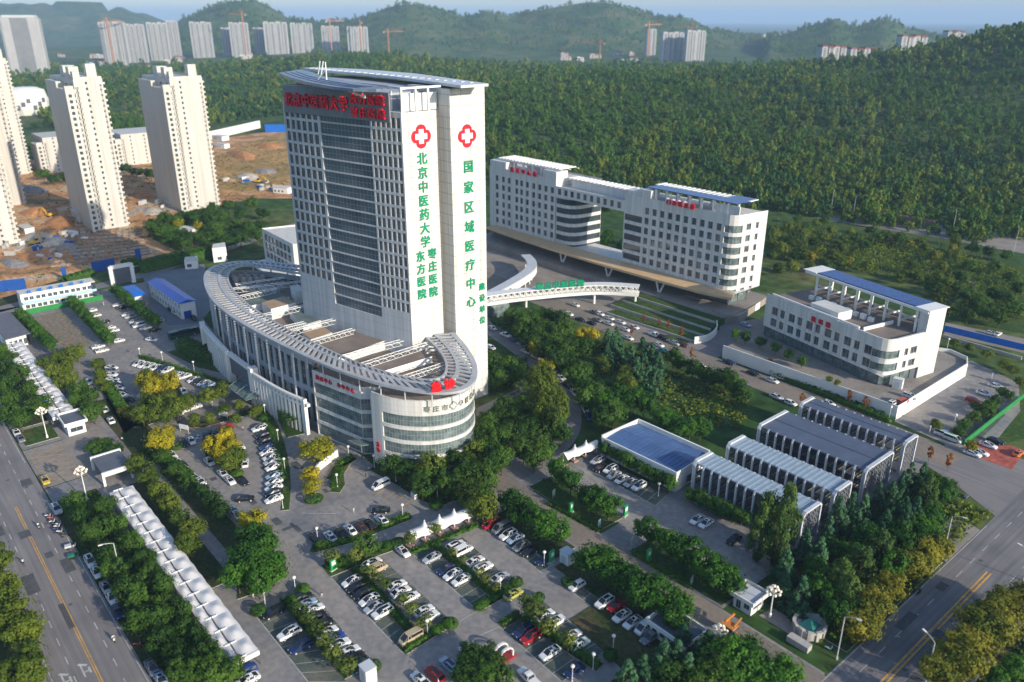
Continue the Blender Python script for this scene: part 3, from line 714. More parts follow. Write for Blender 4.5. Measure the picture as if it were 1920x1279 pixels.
# ================================================================ podium with the crescent roof
OUT = [(-181, 132), (-171.4, 128.7), (-162.9, 125), (-156.3, 121.4), (-150.3, 116.4), (-147.5, 111.5), (-147.4, 107.5), (-150.6, 103.1), (-154.6, 100.2), (-160.1, 97.2), (-167.6, 94.4), (-177.5, 91.8), (-191, 89.6), (-205.2, 88.1), (-220, 87), (-236.5, 86.4), (-252.8, 87.3), (-265.8, 89.6), (-281, 94.0), (-290.8, 98.3), (-296.2, 103), (-298.3, 108.1), (-297, 115), (-289.9, 121.8), (-276.7, 129.5), (-262, 135)]
INN = [(-185.8, 123.6), (-176.3, 121.4), (-167.4, 118.2), (-161.9, 114.9), (-157.8, 111), (-157.7, 107.8), (-159.8, 105.4), (-164.9, 102.6), (-171.7, 100.4), (-179.6, 98.4), (-194.1, 96.8), (-209.8, 95.6), (-224.6, 95.2), (-239.7, 95.4), (-251.2, 96.2), (-262.8, 97.9), (-273.2, 100.4), (-283.8, 104.5), (-289.2, 108.8), (-290.5, 113.7), (-284, 117), (-277.2, 120), (-266.9, 124.5), (-257, 129)]
NRG = 300
ro, ri = resample(smooth_path(OUT, 2), n=NRG), resample(smooth_path(INN, 2), n=NRG)
Pd = thing('hospital_podium', 'low curved hospital hall under a grey crescent roof grille with open trusses', 'hospital hall', (-220, 105, 0))
ZR = 25.0
mb = MB()
def mixp(i, t): return (ro[i][0] * (1 - t) + ri[i][0] * t, ro[i][1] * (1 - t) + ri[i][1] * t)
for t0, t1, zt in ((0.0, 0.17, ZR), (0.56, 0.68, ZR + .1), (0.93, 1.0, ZR)):
    for i in range(NRG - 1):
        a, b, c, d = mixp(i, t0), mixp(i + 1, t0), mixp(i + 1, t1), mixp(i, t1)
        mb.add([(*a, zt), (*b, zt), (*c, zt), (*d, zt), (*a, zt - .7), (*b, zt - .7), (*c, zt - .7), (*d, zt - .7)], [(0, 1, 2, 3), (7, 6, 5, 4), (1, 0, 4, 5), (3, 2, 6, 7)])
for i in range(1, NRG - 1, 3):
    w_ = 0.42
    a, b = mixp(i, .16), mixp(i, .57); mb.beam((*a, ZR - .2), (*b, ZR - .1), 0.85, .35)
    a, b = mixp(i, .67), mixp(i, .94); mb.beam((*a, ZR - .1), (*b, ZR - .2), 0.5, .3)
mb.build('roof_ring', M_ring, Pd)
mb = MB()
for i in range(4, NRG - 6, 9):
    a = mixp(i, 0.14); mb.tube((*a, 20.3 if a[0] > -197 else 0), (*a, ZR - .6), .16 if a[0] > -197 else .3, 8)
mb.build_each('ring_post', M_lgrey, Pd)
# round block
RB = smooth_path([(-168.4, 94.9), (-163.3, 95.9), (-157.9, 98.9), (-153.4, 103.9), (-151.6, 109.6), (-152, 114.7), (-156.6, 121.0), (-166, 125.5), (-178, 130)], 2)
RB = [(-168.6, 94.9)] + RB[1:]
L_rb = seg_table(RB)[1][-1]
hol = [(4.2, L_rb - 14, za, zb) for za, zb in ((13.7, 16.9), (9.5, 12.7), (5.3, 8.5), (1.1, 4.3))]
mb = MB(); ops = holed_wall(mb, RB, 0, 21.3, hol, 0.35)
holed_wall(mb, [RB[-1], (-181.8, 131.5), (-181.8, 120), (-170, 98.5), RB[0]], 0, 21.3, [], 0.3)
mb.add([(p[0], p[1], 20.4) for p in RB] + [(-181.8, 131.5, 20.4), (-181.8, 120, 20.4), (-170, 98.5, 20.4)], [tuple(range(len(RB) + 3))], 1)
mb.strip(offset(RB, 0.5), 0.5, 20.4, 21.25)
RW = mb.build('round_block', [M_white, M_roof], Pd)
for op in ops:
    mb = MB(); fill_window(mb, op, 46, 2, 0.09); mb.build('window_band', [M_glass2, M_frame], Pd)
P_, s_ = seg_table(RB)
def on_rb(txt, s0, step, z, size, m, thick=.1, bold=.015):
    for i, ch in enumerate(txt):
        if ch == '+':
            qq, nn = path_at(P_, s_, s0 + step * i, 1); emblem(RW, (qq[0] + nn[0] * .02, qq[1] + nn[1] * .02, z), (-nn[1], nn[0], 0), (0, 0, 1), size * 1.45, m, M_plain)
            continue
        qq, nn = path_at(P_, s_, s0 + step * i, 1)
        put_text(RW, ch, (qq[0] + nn[0] * .03, qq[1] + nn[1] * .03, z), (-nn[1], nn[0], 0), (0, 0, 1), size, m, thick, bold)
on_rb('枣庄市+中医医院', 17.0, 2.35, 18.9, 1.75, M_gold)
for i, ch in enumerate('急诊'): put_text(RW, ch, (-166.6, 95.22, 6.4 - 1.7 * i), (5.1, 1.0, 0), (0, 0, 1), 1.5, M_red, .1, .03)
for i, ch in enumerate('急诊'):
    put_text(Pd, ch, (-150.6 + 0.6 * i, 103.6 + 3.6 * i, 26.7), (0.42, 0.91, 0), (0, 0, 1), 2.9, mat('bright_red_letters', (0.75, 0.015, 0.02), 0.4, 0.0), .35, .04)
# glass block with its sign
GB = [(-193.0, 90.8), (-174.3, 95.0), (-170.6, 99.5)]
L0 = seg_table(GB)[1]
hol = []
for za, zb in ((13.6, 16.9), (9.2, 12.5), (5.0, 8.2), (0.3, 4.0)): hol += [(0.3, L0[1] - .02, za, zb), (L0[1] + .02, L0[2] - .2, za, zb)]
mb = MB(); ops = holed_wall(mb, GB, 0, 20.6, hol, 0.25)
holed_wall(mb, [GB[2], (-176, 106), (-194, 101), GB[0]], 0, 20.6, [], .3); mb.add([(*GB[0], 20.2), (*GB[1], 20.2), (*GB[2], 20.2), (-176, 106, 20.2), (-194, 101, 20.2)], [(0, 1, 2, 3, 4)], 1)
GW = mb.build('glass_block', [M_white, M_roof], Pd)
for op in ops:
    w_ = op[0][-1] - op[0][0]; mb = MB(); fill_window(mb, op, max(4, int(w_ / .9)), 2, 0.07); mb.build('window_band', [M_glass2, M_frame], Pd)
gd = np.array((18.7, 4.2)); gd /= np.hypot(*gd)
for i, ch in enumerate('胸痛中心 卒中中心'):
    if ch != ' ':
        p = np.array(GB[0]) + gd * (2.2 + 1.78 * i); put_text(GW, ch, (p[0] + gd[1] * .02, p[1] - gd[0] * .02, 18.8), (gd[0], gd[1], 0), (0, 0, 1), 1.45, M_red, .1, .03)
mb = MB(); mb.prism([(-176.5, 91.2), (-171.5, 92.5), (-169.8, 96), (-174, 95)], 4.6, 4.85, bottom=True); mb.tube((-171.8, 92.9, 0), (-171.8, 92.9, 4.6), .15); mb.build('door_canopy', M_glass2, Pd)
# long main hall behind the fins
MH = smooth_path([(-194, 93.5), (-207, 91.2), (-221, 90.4), (-237, 90), (-252, 90.8), (-265, 93), (-280, 97.2), (-289, 101.4), (-294.3, 106), (-295.2, 110.5), (-292, 116), (-284, 121.5), (-270, 128), (-262, 131)], 1)[::-1]
L_mh = seg_table(MH)[1][-1]
hol = []
s0 = 6.0
while s0 < L_mh - 4:
    hol.append((s0, s0 + 2.3, 12.4, 20.0)); hol.append((s0, s0 + 2.3, 1.0, 10.6)); s0 += 3.6
mb = MB(); ops = holed_wall(mb, MH, 0, 22.0, hol, 0.4)
mb.build('wall', M_grey, Pd)
add_windows(Pd, ops, 'slot_window', 90, M_glass, 1, 3, near_key, .09)
deck = MH[::-1][:-1] + [(-262, 131), (-240, 130), (-182, 132), (-182, 118), (-170, 99), (-176, 99)]
mb = MB(); mb.add([(p[0], p[1], 19.6) for p in deck[::-1]], [tuple(range(len(deck)))]); mb.build('roof_deck', M_roof, Pd)
# things standing on the deck
def roof_box(name, poly, z0, z1, m1, m2):
    mb = MB(); mb.prism(poly, z0, z1, 0, mi_top=1); mb.build(name, [m1, m2], Pd)
roof_box('roof_block', pts('1', [(1060, 710), (1480, 590), (1744, 720), (1210, 870)], 22.3), 19.5, 22.3, M_plain, M_roofg)
roof_box('roof_block', pts('1', [(760, 625), (1005, 552), (1130, 625), (860, 695)], 23.4), 19.5, 23.4, M_plain, M_tan)
roof_box('roof_block', pts('1', [(545, 585), (950, 505), (1060, 560), (620, 665)], 22.0), 19.5, 22.0, M_plain, M_roofg)
roof_box('roof_block', pts('1', [(1070, 440), (1150, 425), (1245, 485), (1120, 520)], 24.0), 19.5, 24.0, M_plain, M_paleroof)
roof_box('roof_block', pts('C', [(612, 615), (945, 523), (1050, 592), (765, 692)], 22.4), 19.5, 22.4, M_plain, M_roof)
roof_box('roof_block', pts('2', [(150, 485), (560, 375), (680, 432), (310, 545)], 22.4), 19.5, 22.4, M_plain, M_roof)
roof_box('roof_block', pts('C', [(575, 565), (680, 535), (730, 565), (620, 600)], 22.6), 19.5, 22.6, M_plain, M_tan)
def truss(k, a, b, zz=24.2, n=9, wide=1.7):
    A = Vector(at(k, *a, zz)); B = Vector(at(k, *b, zz)); d = (B - A).normalized(); s = d.cross(Vector((0, 0, 1))) * wide
    mb = MB()
    for o_ in (Vector((0, 0, 0)), s): mb.tube(A + o_, B + o_, .10, 5)
    mb.tube(A + s * .5 + Vector((0, 0, -1.6)), B + s * .5 + Vector((0, 0, -1.6)), .07, 5)
    for i in range(n):
        p, q_ = A.lerp(B, i / n), A.lerp(B, (i + 1) / n); m_ = p.lerp(q_, .5) + s * .5 + Vector((0, 0, -1.6))
        mb.tube(p, q_ + s, .05, 4); mb.tube(p, m_, .05, 4); mb.tube(q_ + s, m_, .05, 4); mb.tube(p + s, m_, .05, 4)
    mb.build('roof_truss', M_steel, Pd)
for a, b in (((430, 468), (1205, 385)), ((470, 420), (1000, 345)), ((520, 548), (900, 465)), ((755, 755), (1490, 582)), ((1050, 925), (1744, 745)), ((1000, 880), (1220, 830)), ((1240, 1050), (1744, 905))): truss('1', a, b)
for a, b in (((0, 425), (520, 285)), ((130, 487), (640, 325)), ((450, 580), (765, 478))): truss('2', a, b)
mb = MB()
for i in range(14):
    p = at('1', 430 + i * 26, 280 + (i % 3) * 40, 22); mb.obox(p[0], p[1], 19.6, 1.6, 1.0, 1.8 + (i % 3) * .5, .3 * i)
for i in range(10):
    p = at('1', 560 + i * 45, 455 + (i % 3) * 12, 21); mb.obox(p[0], p[1], 19.6, 2.4, 1.6, 1.9, .2)
mb.build_each('roof_unit', M_conc, Pd)
# fin screens along the front
def fins(path, z, name, step=2.1, w=1.15):
    mb = MB(); q = resample(path, step=step)
    for i in range(len(q) - 1):
        a, b = Vector(q[i]), Vector(q[i + 1]); c = a.lerp(b, .5); d = (b - a).normalized(); mb.obox(c.x, c.y, 0, w, .5, z - .7, math.atan2(d.y, d.x))
    f = [(p[0], p[1]) for p in q]
    mb.strip(f, .9, z - .7, z); mb.strip(f, .5, z - 2.3, z - 1.7)
    return mb.build(name, M_plain, Pd)
fins([(-267, 87.6), (-255, 86.4), (-243.5, 85.8)], 11.4, 'fin_screen', 2.4, 1.15); fins(smooth_path([(-222, 85.2), (-210, 85.8), (-201, 87.0), (-195, 88.4)]), 11.4, 'fin_screen', 1.9, .9)
mb = MB(); mb.obox(-274.4, 89.2, 0, 4.2, 1.8, 11.6, -.3); mb.beam((-274, 89, 11.0), (-243, 85.6, 11.2), 1.2, 1.2); mb.build_each('portal_frame', M_plain, Pd)
mb = MB(); mb.box(-243, -242, 84.6, 87, 0, 11.4); mb.box(-225, -222.6, 84.6, 87, 0, 12.4); mb.box(-242, -225, 85.2, 86.6, 10.6, 11.6); mb.build_each('entrance_frame', M_plain, Pd)
mb = MB(); mb.box(-241.5, -226, 85.6, 86.2, 4.6, 10.4); mb.build('dark_screen', M_dgrey, Pd)
mb = MB(); mb.prism([(-233, 80.2), (-219, 80.6), (-219, 86), (-234, 86)], 4.3, 4.5, bottom=True)
for x in (-232, -226, -220): mb.beam((x, 80.5, 4.45), (x, 86, 7.0), .12, .2)
mb.build('entrance_canopy', M_glass2, Pd)
mb = MB(); mb.box(-200, -193.2, 88.3, 89.3, 9.4, 10.3); mb.box(-195.4, -194.5, 88.0, 89.0, 0, 11.4); mb.build_each('end_frame', M_plain, Pd)
# small low block beside the tower, far side
Bk = thing('annex_building', 'low white annex with a flat roof behind the left edge of the tower', 'building', (-340, 165, 0))
aP = [(-358, 150.5), (-322, 148.5), (-316, 170), (-352, 174)]
hol = [(2.5 + 4.4 * c, 6.2 + 4.4 * c, 3 + 4.1 * r, 6.2 + 4.1 * r) for c in range(7) for r in range(4)]
mb = MB(); ops = holed_wall(mb, aP[:2], 0, 20.5, hol, .4); holed_wall(mb, aP[1:] + aP[:1], 0, 20.5, [], .3)
mb.add([(*p, 19.8) for p in aP], [(0, 1, 2, 3)], 1); mb.build('wall', [M_white, M_paleroof], Bk); add_windows(Bk, ops, 'window', 60, M_win, 2, 1)
mb = MB(); mb.prism([(-356, 142), (-312, 138), (-310, 149), (-356, 152)], 5.0, 6.0, bottom=True); mb.build('side_canopy', M_plain, Bk)

# ================================================================ inpatient wing
Wg = thing('hospital_wing', 'long white hospital block with an open gateway, beige entrance canopy and blue solar roof', 'hospital building', (-250, 275, 3))
V0 = 268.0; zrow = [34.5 - 4.45 * i for i in range(7)]
cols_l = [-326, -320.8, -316.2, -310.2, -306.4, -302, -297.2, -292.8, -288.2, -283.6]
cols_m = [-278.5 + 4.3 * i for i in range(10)]
cols_r = [-223.4, -219.2, -215, -210.7, -206.6, -202.4, -198.2, -194, -190, -185.8]
fp = [(-332, V0), (-281, V0)]
def whole(x0, cols, zs, w_=2.35, hh=2.9): return [(c - x0 - w_ / 2, c - x0 + w_ / 2, z - hh / 2, z + hh / 2) for c in cols for z in zs]
mb = MB(); ops = []
ops += holed_wall(mb, fp, 8.2, 40.2, whole(-332, cols_l, zrow), .45)
ops += holed_wall(mb, [(-281, V0), (-236.5, V0)], 32.0, 37.0, whole(-281, cols_m, zrow[:1]), .45)
cr = smooth_path([(-236.5, V0), (-182.5, V0), (-179.2, V0 + .5), (-178, V0 + 3.2), (-176.2, V0 + 19)], 2)
cr = [(-236.5, V0), (-183, V0), (-181.2, V0 + .25), (-179.6, V0 + 1.1), (-178.6, V0 + 2.4), (-178.1, V0 + 4.0), (-176.2, V0 + 19)]
sc = seg_table(cr)[1]
hr = whole(-236.5, cols_r, zrow)
band_r = [(0.4, 10.6, z - 1.5, z + 1.4) for z in zrow[1:]]
bays = [(sc[1] - .2, sc[5] + 1.0, z - 1.6, z + 1.3) for z in zrow]
endw = [(sc[5] + o_, sc[5] + o_ + w_, z - 1.3, z + 1.3) for z in [zrow[0] + .3] + zrow[1:] for o_, w_ in ((3.2, 2.6), (8.6, 1.7))]
o2 = holed_wall(mb, cr, 8.2, 40.2, hr + band_r + bays + endw, .45); nr = len(hr)
# sides of the gateway, back, ends
holed_wall(mb, [(-332, V0 + 19), (-332, V0)], 3, 40.2, []); holed_wall(mb, [(-176.2, V0 + 19), (-236.5, V0 + 16)], 3, 40.2, []); holed_wall(mb, [(-236.5, V0 + 16), (-268.4, V0 + 16)], 32, 37, []); holed_wall(mb, [(-268.4, V0 + 19), (-332, V0 + 19)], 3, 40.2, [])
holed_wall(mb, [(-236.5, V0 + 15), (-236.5, V0)], 8.2, 32, [])
mb.quad((-281, V0, 32), (-236.5, V0, 32), (-236.5, V0 + 16, 32), (-281, V0 + 16, 32))
mb.quad((-332, V0, 8.2), (-176, V0, 8.2), (-176, V0 + 19, 8.2), (-332, V0 + 14, 8.2))
mb.add([(-332, V0, 39.4), (-281, V0, 39.4), (-281, V0 + 19, 39.4), (-332, V0 + 19, 39.4)], [(0, 1, 2, 3)], 1)
mb.add([(-281, V0, 36.2), (-236.5, V0, 36.2), (-236.5, V0 + 16, 36.2), (-281, V0 + 16, 36.2)], [(0, 1, 2, 3)], 1)
mb.add([(x, y, 39.4) for x, y in cr] + [(-236.5, V0 + 16, 39.4)], [tuple(range(len(cr) + 1))], 1)
mb.quad((-281, V0, 36), (-281, V0 + 14, 36), (-281, V0 + 14, 40.2), (-281, V0, 40.2)); mb.quad((-236.5, V0, 36), (-236.5, V0 + 14, 36), (-236.5, V0 + 14, 40.2), (-236.5, V0, 40.2))
mb.build('wall', [M_white, M_paleroof], Wg)
add_windows(Wg, ops + o2[:nr], 'window', 100, M_win, 1, 1, near_key, .1)
for op in o2[nr:nr + len(band_r)]:
    b_ = MB(); fill_window(b_, op, 8, 1, .07); b_.build('glass_band', [M_glass, M_dgrey], Wg)
for op in o2[nr + len(band_r):nr + len(band_r) + len(bays)]:
    b_ = MB(); fill_window(b_, op, 5, 2, .09); b_.build('bay_window', [M_glass2, M_dgrey], Wg)
add_windows(Wg, o2[nr + len(band_r) + len(bays):], 'end_window', 40, M_win, 1, 1)
# rounded glass corner block left of the gateway
gc = [(-281, V0 + .3), (-275.6, V0 + .3), (-272.4, V0 + 1.2), (-270.2, V0 + 3.2), (-269.1, V0 + 6), (-268.4, V0 + 19)]
hl = [(.3, seg_table(gc)[1][-1] - .1, z - 1.5, z + 1.3) for z in zrow[1:]]
mb = MB(); o3 = holed_wall(mb, gc, 8.2, 32, hl, .35); mb.build('corner_wall', M_white, Wg)
for op in o3:
    b_ = MB(); fill_window(b_, op, 14, 1, .06); b_.build('glass_band', [M_glass, M_dgrey], Wg)
gl = [(-330, V0 + 1.6), (-179, V0 + 1.6), (-177.4, V0 + 17)]
hl = [(.6 + 5.4 * i, 5.6 + 5.4 * i, 3.4, 7.8) for i in range(30)]
mb = MB(); o4 = holed_wall(mb, gl, 2.4, 8.2, hl, .2); mb.build('ground_floor', M_dgrey, Wg)
b_ = MB()
for op in o4: fill_window(b_, op, 4, 2, .06)
b_.build('shop_glazing', [M_glass2, M_dgrey], Wg)
mb = MB(); mb.prism([(-327, V0 - .2), (-175, V0 - .2), (-172.5, V0 - 6.4), (-185, V0 - 9), (-215, V0 - 10.4), (-240, V0 - 10.8), (-275, V0 - 10.4), (-300, V0 - 9.2), (-327, V0 - 7)], 8.3, 9.3, bottom=True)
mb.build('entrance_canopy', mat('beige_canopy', (0.58, 0.40, 0.22), 0.6, 0.1, 0.3), Wg)
for x in (-268, -238, -208):
    mb = MB(); mb.tube((x, V0 - 7, 2), (x - 2.6, V0 - 6.5, 8.3), .45, 8); mb.tube((x, V0 - 7, 2), (x + 2.6, V0 - 6.5, 8.3), .45, 8); mb.build('canopy_strut', M_plain, Wg)
mb = MB()   # raised roof parts
mb.box(-331.9, -319, V0 + .3, V0 + 8, 39.4, 43.4); mb.box(-290.5, -281.2, V0 + .3, V0 + 8, 39.4, 43.6); mb.box(-228, -222, V0 + .3, V0 + 6, 39.4, 43.4); mb.box(-236.3, -228, V0 + .2, V0 + 6, 39.4, 42.0)
mb.box(-190, -178.6, V0 + 2.5, V0 + 3, 39.4, 43.4); mb.box(-310, -300, V0 + 7, V0 + 12, 39.4, 42.4)
mb.box(-276, -240, V0 + 6, V0 + 12, 36.2, 40.0); mb.build_each('roof_block', M_white, Wg)
mb = MB()
for i in range(19):
    x = -329 + i * 2.5; mb.box(x, x + 1.5, V0 + 3.5, V0 + 15, 44.2, 44.6)
for y in (3.2, 9, 14.8): mb.box(-329.5, -280.8, V0 + y, V0 + y + .5, 43.7, 44.15)
for x in (-316, -309, -302, -295): mb.box(x - .4, x + .4, V0 + 3.2, V0 + 4, 39.4, 43.7)
for i in range(16): mb.box(-279 + i * 2.7, -277.4 + i * 2.7, V0 + 5.5, V0 + 13.5, 40.4, 40.7)
for i in range(19): mb.box(-228 + i * 2.6, -226.6 + i * 2.6, V0 + 10, V0 + 17, 44.0, 44.3)
mb.build_each('pergola', M_plain, Wg)
mb = MB(); mb.prism([(-226, V0 + 2.2), (-180.5, V0 + 2.2), (-179, V0 + 10), (-225, V0 + 10)], 44.2, 44.5, bottom=True); mb.box(-190, -181, V0 + 10, V0 + 16.5, 44.32, 44.5); mb.build_each('solar_panel', M_solar, Wg)
mb = MB()
for x in (-221, -215, -209, -203, -197, -191, -184):
    for y in (2.6, 9.6): mb.box(x - .4, x + .4, V0 + y - .4, V0 + y + .4, 39.4, 44.2)
mb.build_each('roof_post', M_plain, Wg)
mb = MB(); mb.lathe([(1.2, 0), (1.2, 1.8), (1.25, 1.9), (0.9, 2.3), (0.2, 2.5)], 0, 0, 0, 12); tk = mb.mesh('water_tank', M_steel)
for i in range(4):
    o = bpy.data.objects.new('water_tank', tk); COL.objects.link(o); o.parent = Wg; o.location = (-213.5 + i * 3 - Wg.location.x, V0 + 1.6 - Wg.location.y, 39.4 - 3)
for i, ch in enumerate('康复中心楼'): put_text(Wg, ch, (-313 + 4.3 * i, V0 - .3, 40.8), (1, 0, 0), (0, 0, 1), 2.5, M_red, .3, .04)
for i, ch in enumerate('门诊医技楼'): put_text(Wg, ch, (-211.5 + 3.1 * i, V0 - .3, 40.6), (1, 0, 0), (0, 0, 1), 2.2, M_red, .3, .04)

# ================================================================ teaching block on its terrace
tb = math.radians(13); E1 = np.array((-math.cos(tb), math.sin(tb))); E2 = np.array((math.sin(tb), math.cos(tb))); C0 = np.array((-98.8, 237.6))
def ad(a, b): p = C0 + E1 * a + E2 * b; return (float(p[0]), float(p[1]))
Ab = thing('teaching_building', 'white block with rounded glazed corner and blue solar roof on the walled terrace', 'office building', (*ad(26, 13), 3.5))
ring = [ad(0.4, 26), ad(52, 26), ad(52, 0), ad(4.2, 0), ad(2.4, .3), ad(1.0, 1.2), ad(.3, 2.6), ad(0, 4.4), ad(0.0, 17), ad(0.4, 26)]
fr = ring[2:9]; sf = seg_table(fr)[1]
hol = []
for r, z in enumerate((12.9, 8.6)):
    for c in range(11):
        w_ = 2.8 if c % 2 == 0 else 2.1; x = 3.3 + 4.05 * c; hol.append((x, x + w_, z - .1, z + 2.9))
nh_ = len(hol)
bayh = [(sf[1] - 1.2, sf[5] + 1.8, z, z + 2.6) for z in (12.9, 8.6)]
endh = [(sf[5] + a, sf[5] + a + w_, z, z + 2.4) for z in (13.0, 8.7) for a, w_ in ((4.2, 1.6), (7.0, 3.0))]
mb = MB(); ops = holed_wall(mb, fr, 7.5, 19.6, hol + bayh + endh, .4)
holed_wall(mb, [ring[8], ring[0], ring[1], ring[2]], 3.5, 19.6, []); 
mb.add([(*p, 18.3) for p in ring[:-1]][::-1], [tuple(range(9))], 1); mb.strip(offset(ring[2:], .5), .5, 18.3, 19.5)
mb.prism([ad(-.05, 17.2), ad(.4, 26.1), ad(3.5, 26.1), ad(3.2, 17.2)], 3.5, 26.3)
mb.quad(*[(*p, 7.5) for p in (ad(52, 0), ad(0, 0), ad(0, 17), ad(52, 17))])
mb.build('wall', [M_white, M_roof], Ab)
add_windows(Ab, ops[:nh_], 'window', 60, M_win, 2, 1)
for op in ops[nh_:nh_ + 2]:
    b_ = MB(); fill_window(b_, op, 6, 2, .09); b_.build('bay_window', [M_glass2, M_dgrey], Ab)
add_windows(Ab, ops[nh_ + 2:], 'end_window', 20, M_win, 3, 1)
gl = [ad(52, .8), ad(4.4, .8), ad(2.2, 1.4), ad(.9, 3), ad(.6, 17.4)]; sg = seg_table(gl)[1][-1]
mb = MB(); o4 = holed_wall(mb, gl, 3.5, 7.5, [(.5 + 4.5 * i, 4.6 + 4.5 * i, 3.8, 7.2) for i in range(int((sg - 1) / 4.5))], .2); mb.build('ground_floor', M_dgrey, Ab)
b_ = MB()
for op in o4: fill_window(b_, op, 4, 2, .07)
b_.build('shop_glazing', [M_glass2, M_dgrey], Ab)
mb = MB()
for i in range(8):
    a = 4 + 5.9 * i
    for b in (17.2, 25.4): mb.obox(*ad(a, b), 18.3, .6, .6, 7.6, -tb)
    mb.beam((*ad(a, 17), 25.9), (*ad(a, 26), 25.9), .7, .7); mb.beam((*ad(a, 17.2), 20.5), (*ad(a, 25), 20.5), .5, .5)
for b in (17.2, 25.4): mb.beam((*ad(.2, b), 26.0), (*ad(51, b), 26.0), .9, .8)
mb.prism([ad(-.3, 16.8), ad(-.3, 26.4), ad(5, 26.4), ad(5, 16.8)], 26.42, 26.7, bottom=True); mb.prism([ad(46, 16.8), ad(46, 26.4), ad(52, 26.4), ad(52, 16.8)], 26.42, 26.7, bottom=True)
mb.beam((*ad(50, 1), 19.9), (*ad(12, 1), 19.9), .6, .6); mb.beam((*ad(12, 3), 19), (*ad(12, 17), 19), .5, 1.2); mb.build('roof_frame', M_plain, Ab)
mb = MB(); mb.prism([ad(5.2, 17.4), ad(5.2, 25.8), ad(45.8, 25.8), ad(45.8, 17.4)], 26.46, 26.75, bottom=True); mb.build('solar_panels', M_solar, Ab)
mb = MB(); mb.prism([ad(22, 2.5), ad(22, 9), ad(34, 9), ad(34, 2.5)], 18.3, 21.4, mi_top=1)
for i in range(9): mb.obox(*ad(17 + 3.2 * i, 12.5), 18.3, 1.8, 1.2, 1.5 + .3 * (i % 2), -tb)
mb.build_each('roof_unit', [M_plain, M_paleroof], Ab)
rt = (-E1[0], -E1[1], 0)
for i, ch in enumerate('教科楼'):
    p = ad(29.5 - 3.1 * i, -.04); put_text(Ab, ch, (p[0], p[1], 17.2), rt, (0, 0, 1), 1.9, M_red, .15, .04)
# terrace with its retaining wall
Tz = [(-151, 227.6), (-88.3, 227.2), (-88.1, 276.5), (-90.5, 282.4), (-97, 285), (-104, 282), (-112, 276), (-156, 276)]
mb = MB(); mb.prism(Tz, 0, 3.5); struct(mb, 'terrace', M_walk)
def low_wall(name, label, path, z0, z1, w=.35, m=None, group=None, cat='wall'):
    mb = MB(); mb.strip(path, w, z0, z1); o = mb.build(name, m or M_plain); return tag(o, label, cat, group)
low_wall('retaining_wall', 'white retaining wall around the terrace of the four storey block', Tz[0:6], 0, 4.7, .4)
low_wall('curved_wall', 'white curved low wall at the end of the terraced garden', smooth_path([(-165.5, 230.3), (-163.4, 236), (-166, 245), (-171, 251.4)]), 0, 2.8)
low_wall('entry_wall', 'white low wall beside the side road behind the curved wall', smooth_path(pts('E', [(60, 440), (120, 470), (200, 450), (330, 380)])), 0, 3.0)
for i, (a, b) in enumerate((((-209.2, 229.3), (-166.4, 231.3)), ((-213.5, 236.5), (-166, 237.5)), ((-212.6, 243), (-168, 243.4)), ((-212, 249.5), (-170.5, 250)))):
    low_wall('garden_wall', 'low white garden wall, %s step up from the service road' % ORD[i], [a, b], 0, .9 + .6 * i, .4, M_conc, 'stepped garden walls')
    mb = MB(); mb.prism([a, b, (b[0], b[1] + 6), (a[0], a[1] + 6)], 0, .7 + .6 * i); o = mb.build('garden_terrace', M_lawn); o['kind'] = 'structure'
mb = MB(); mb.prism([(-336, 255.5), (-172, 255.5), (-168, 262), (-174, 290), (-336, 290)], 0, 3.0); struct(mb, 'wing_terrace', M_walk)

# ================================================================ footbridge
fb = smooth_path([(-240.5, 190), (-237.5, 201), (-234, 210), (-228.5, 223), (-222, 235), (-215.5, 241.5), (-207.5, 247)], 2)
Bg = thing('footbridge', 'white steel footbridge curving from the tower to the long block', 'footbridge', (-228, 222, 0))
mb = MB(); mb.strip(fb, 4.2, 4.6, 5.1); mb.strip(fb, 4.6, 8.4, 8.8); mb.build('deck', M_steel, Bg)
mb = MB(); q = resample(fb, step=2.6)
for o_ in (2.1, -2.1):
    e = offset(q, o_)
    for i in range(len(e) - 1):
        a, b = e[i], e[i + 1]; mb.tube((*a, 5.1), (*a, 8.4), .16, 5); mb.tube((*a, 5.1), (*b, 8.4), .13, 5); mb.tube((*a, 8.4), (*b, 5.1), .13, 5)
    mb.strip(e, .2, 5.1, 5.9); 
mb.build('truss', M_steel, Bg)
for x, y in ((-236.8, 210), (-221.5, 235), (-208.5, 246.2), (-240, 193), (-238.4, 198)):
    mb = MB(); mb.tube((x, y, 0), (x, y, 4.7), .5, 8); mb.build('pier', M_steel, Bg)
mb = MB()
for i in range(7): mb.box(-240.6 + i * .9, -240 + i * .9, 192 - i * .2, 199, 0.1, 4.6)
mb.build('glass_stair', M_glass2, Bg)
for i, ch in enumerate('枣庄中医医院'):
    t = 24 + 3.6 * i; P2, s2 = seg_table(fb); qq, nn = path_at(P2, s2, t, 1)
    put_text(Bg, ch, (qq[0] + nn[0] * 2.2, qq[1] + nn[1] * 2.2, 10.3), (-nn[1], nn[0], 0), (0, 0, 1), 3.0, M_green, .3, .05)
br = smooth_path([(-243, 193), (-247, 205), (-252, 218), (-258, 231), (-266, 240), (-278, 246)], 2)
Br = thing('covered_walkway', 'grey roofed curved walkway behind the footbridge', 'walkway', (-255, 220, 0))
mb = MB(); mb.strip(br, 4.6, 7.0, 7.4); mb.build('roof', M_lgrey, Br)
mb = MB()
for x, y in resample(br, step=6): mb.tube((x, y, 0), (x, y, 7.0), .25, 6)
mb.strip(offset(br, -2.2), .25, 4, 6.9); mb.build('side_wall', M_plain, Br)

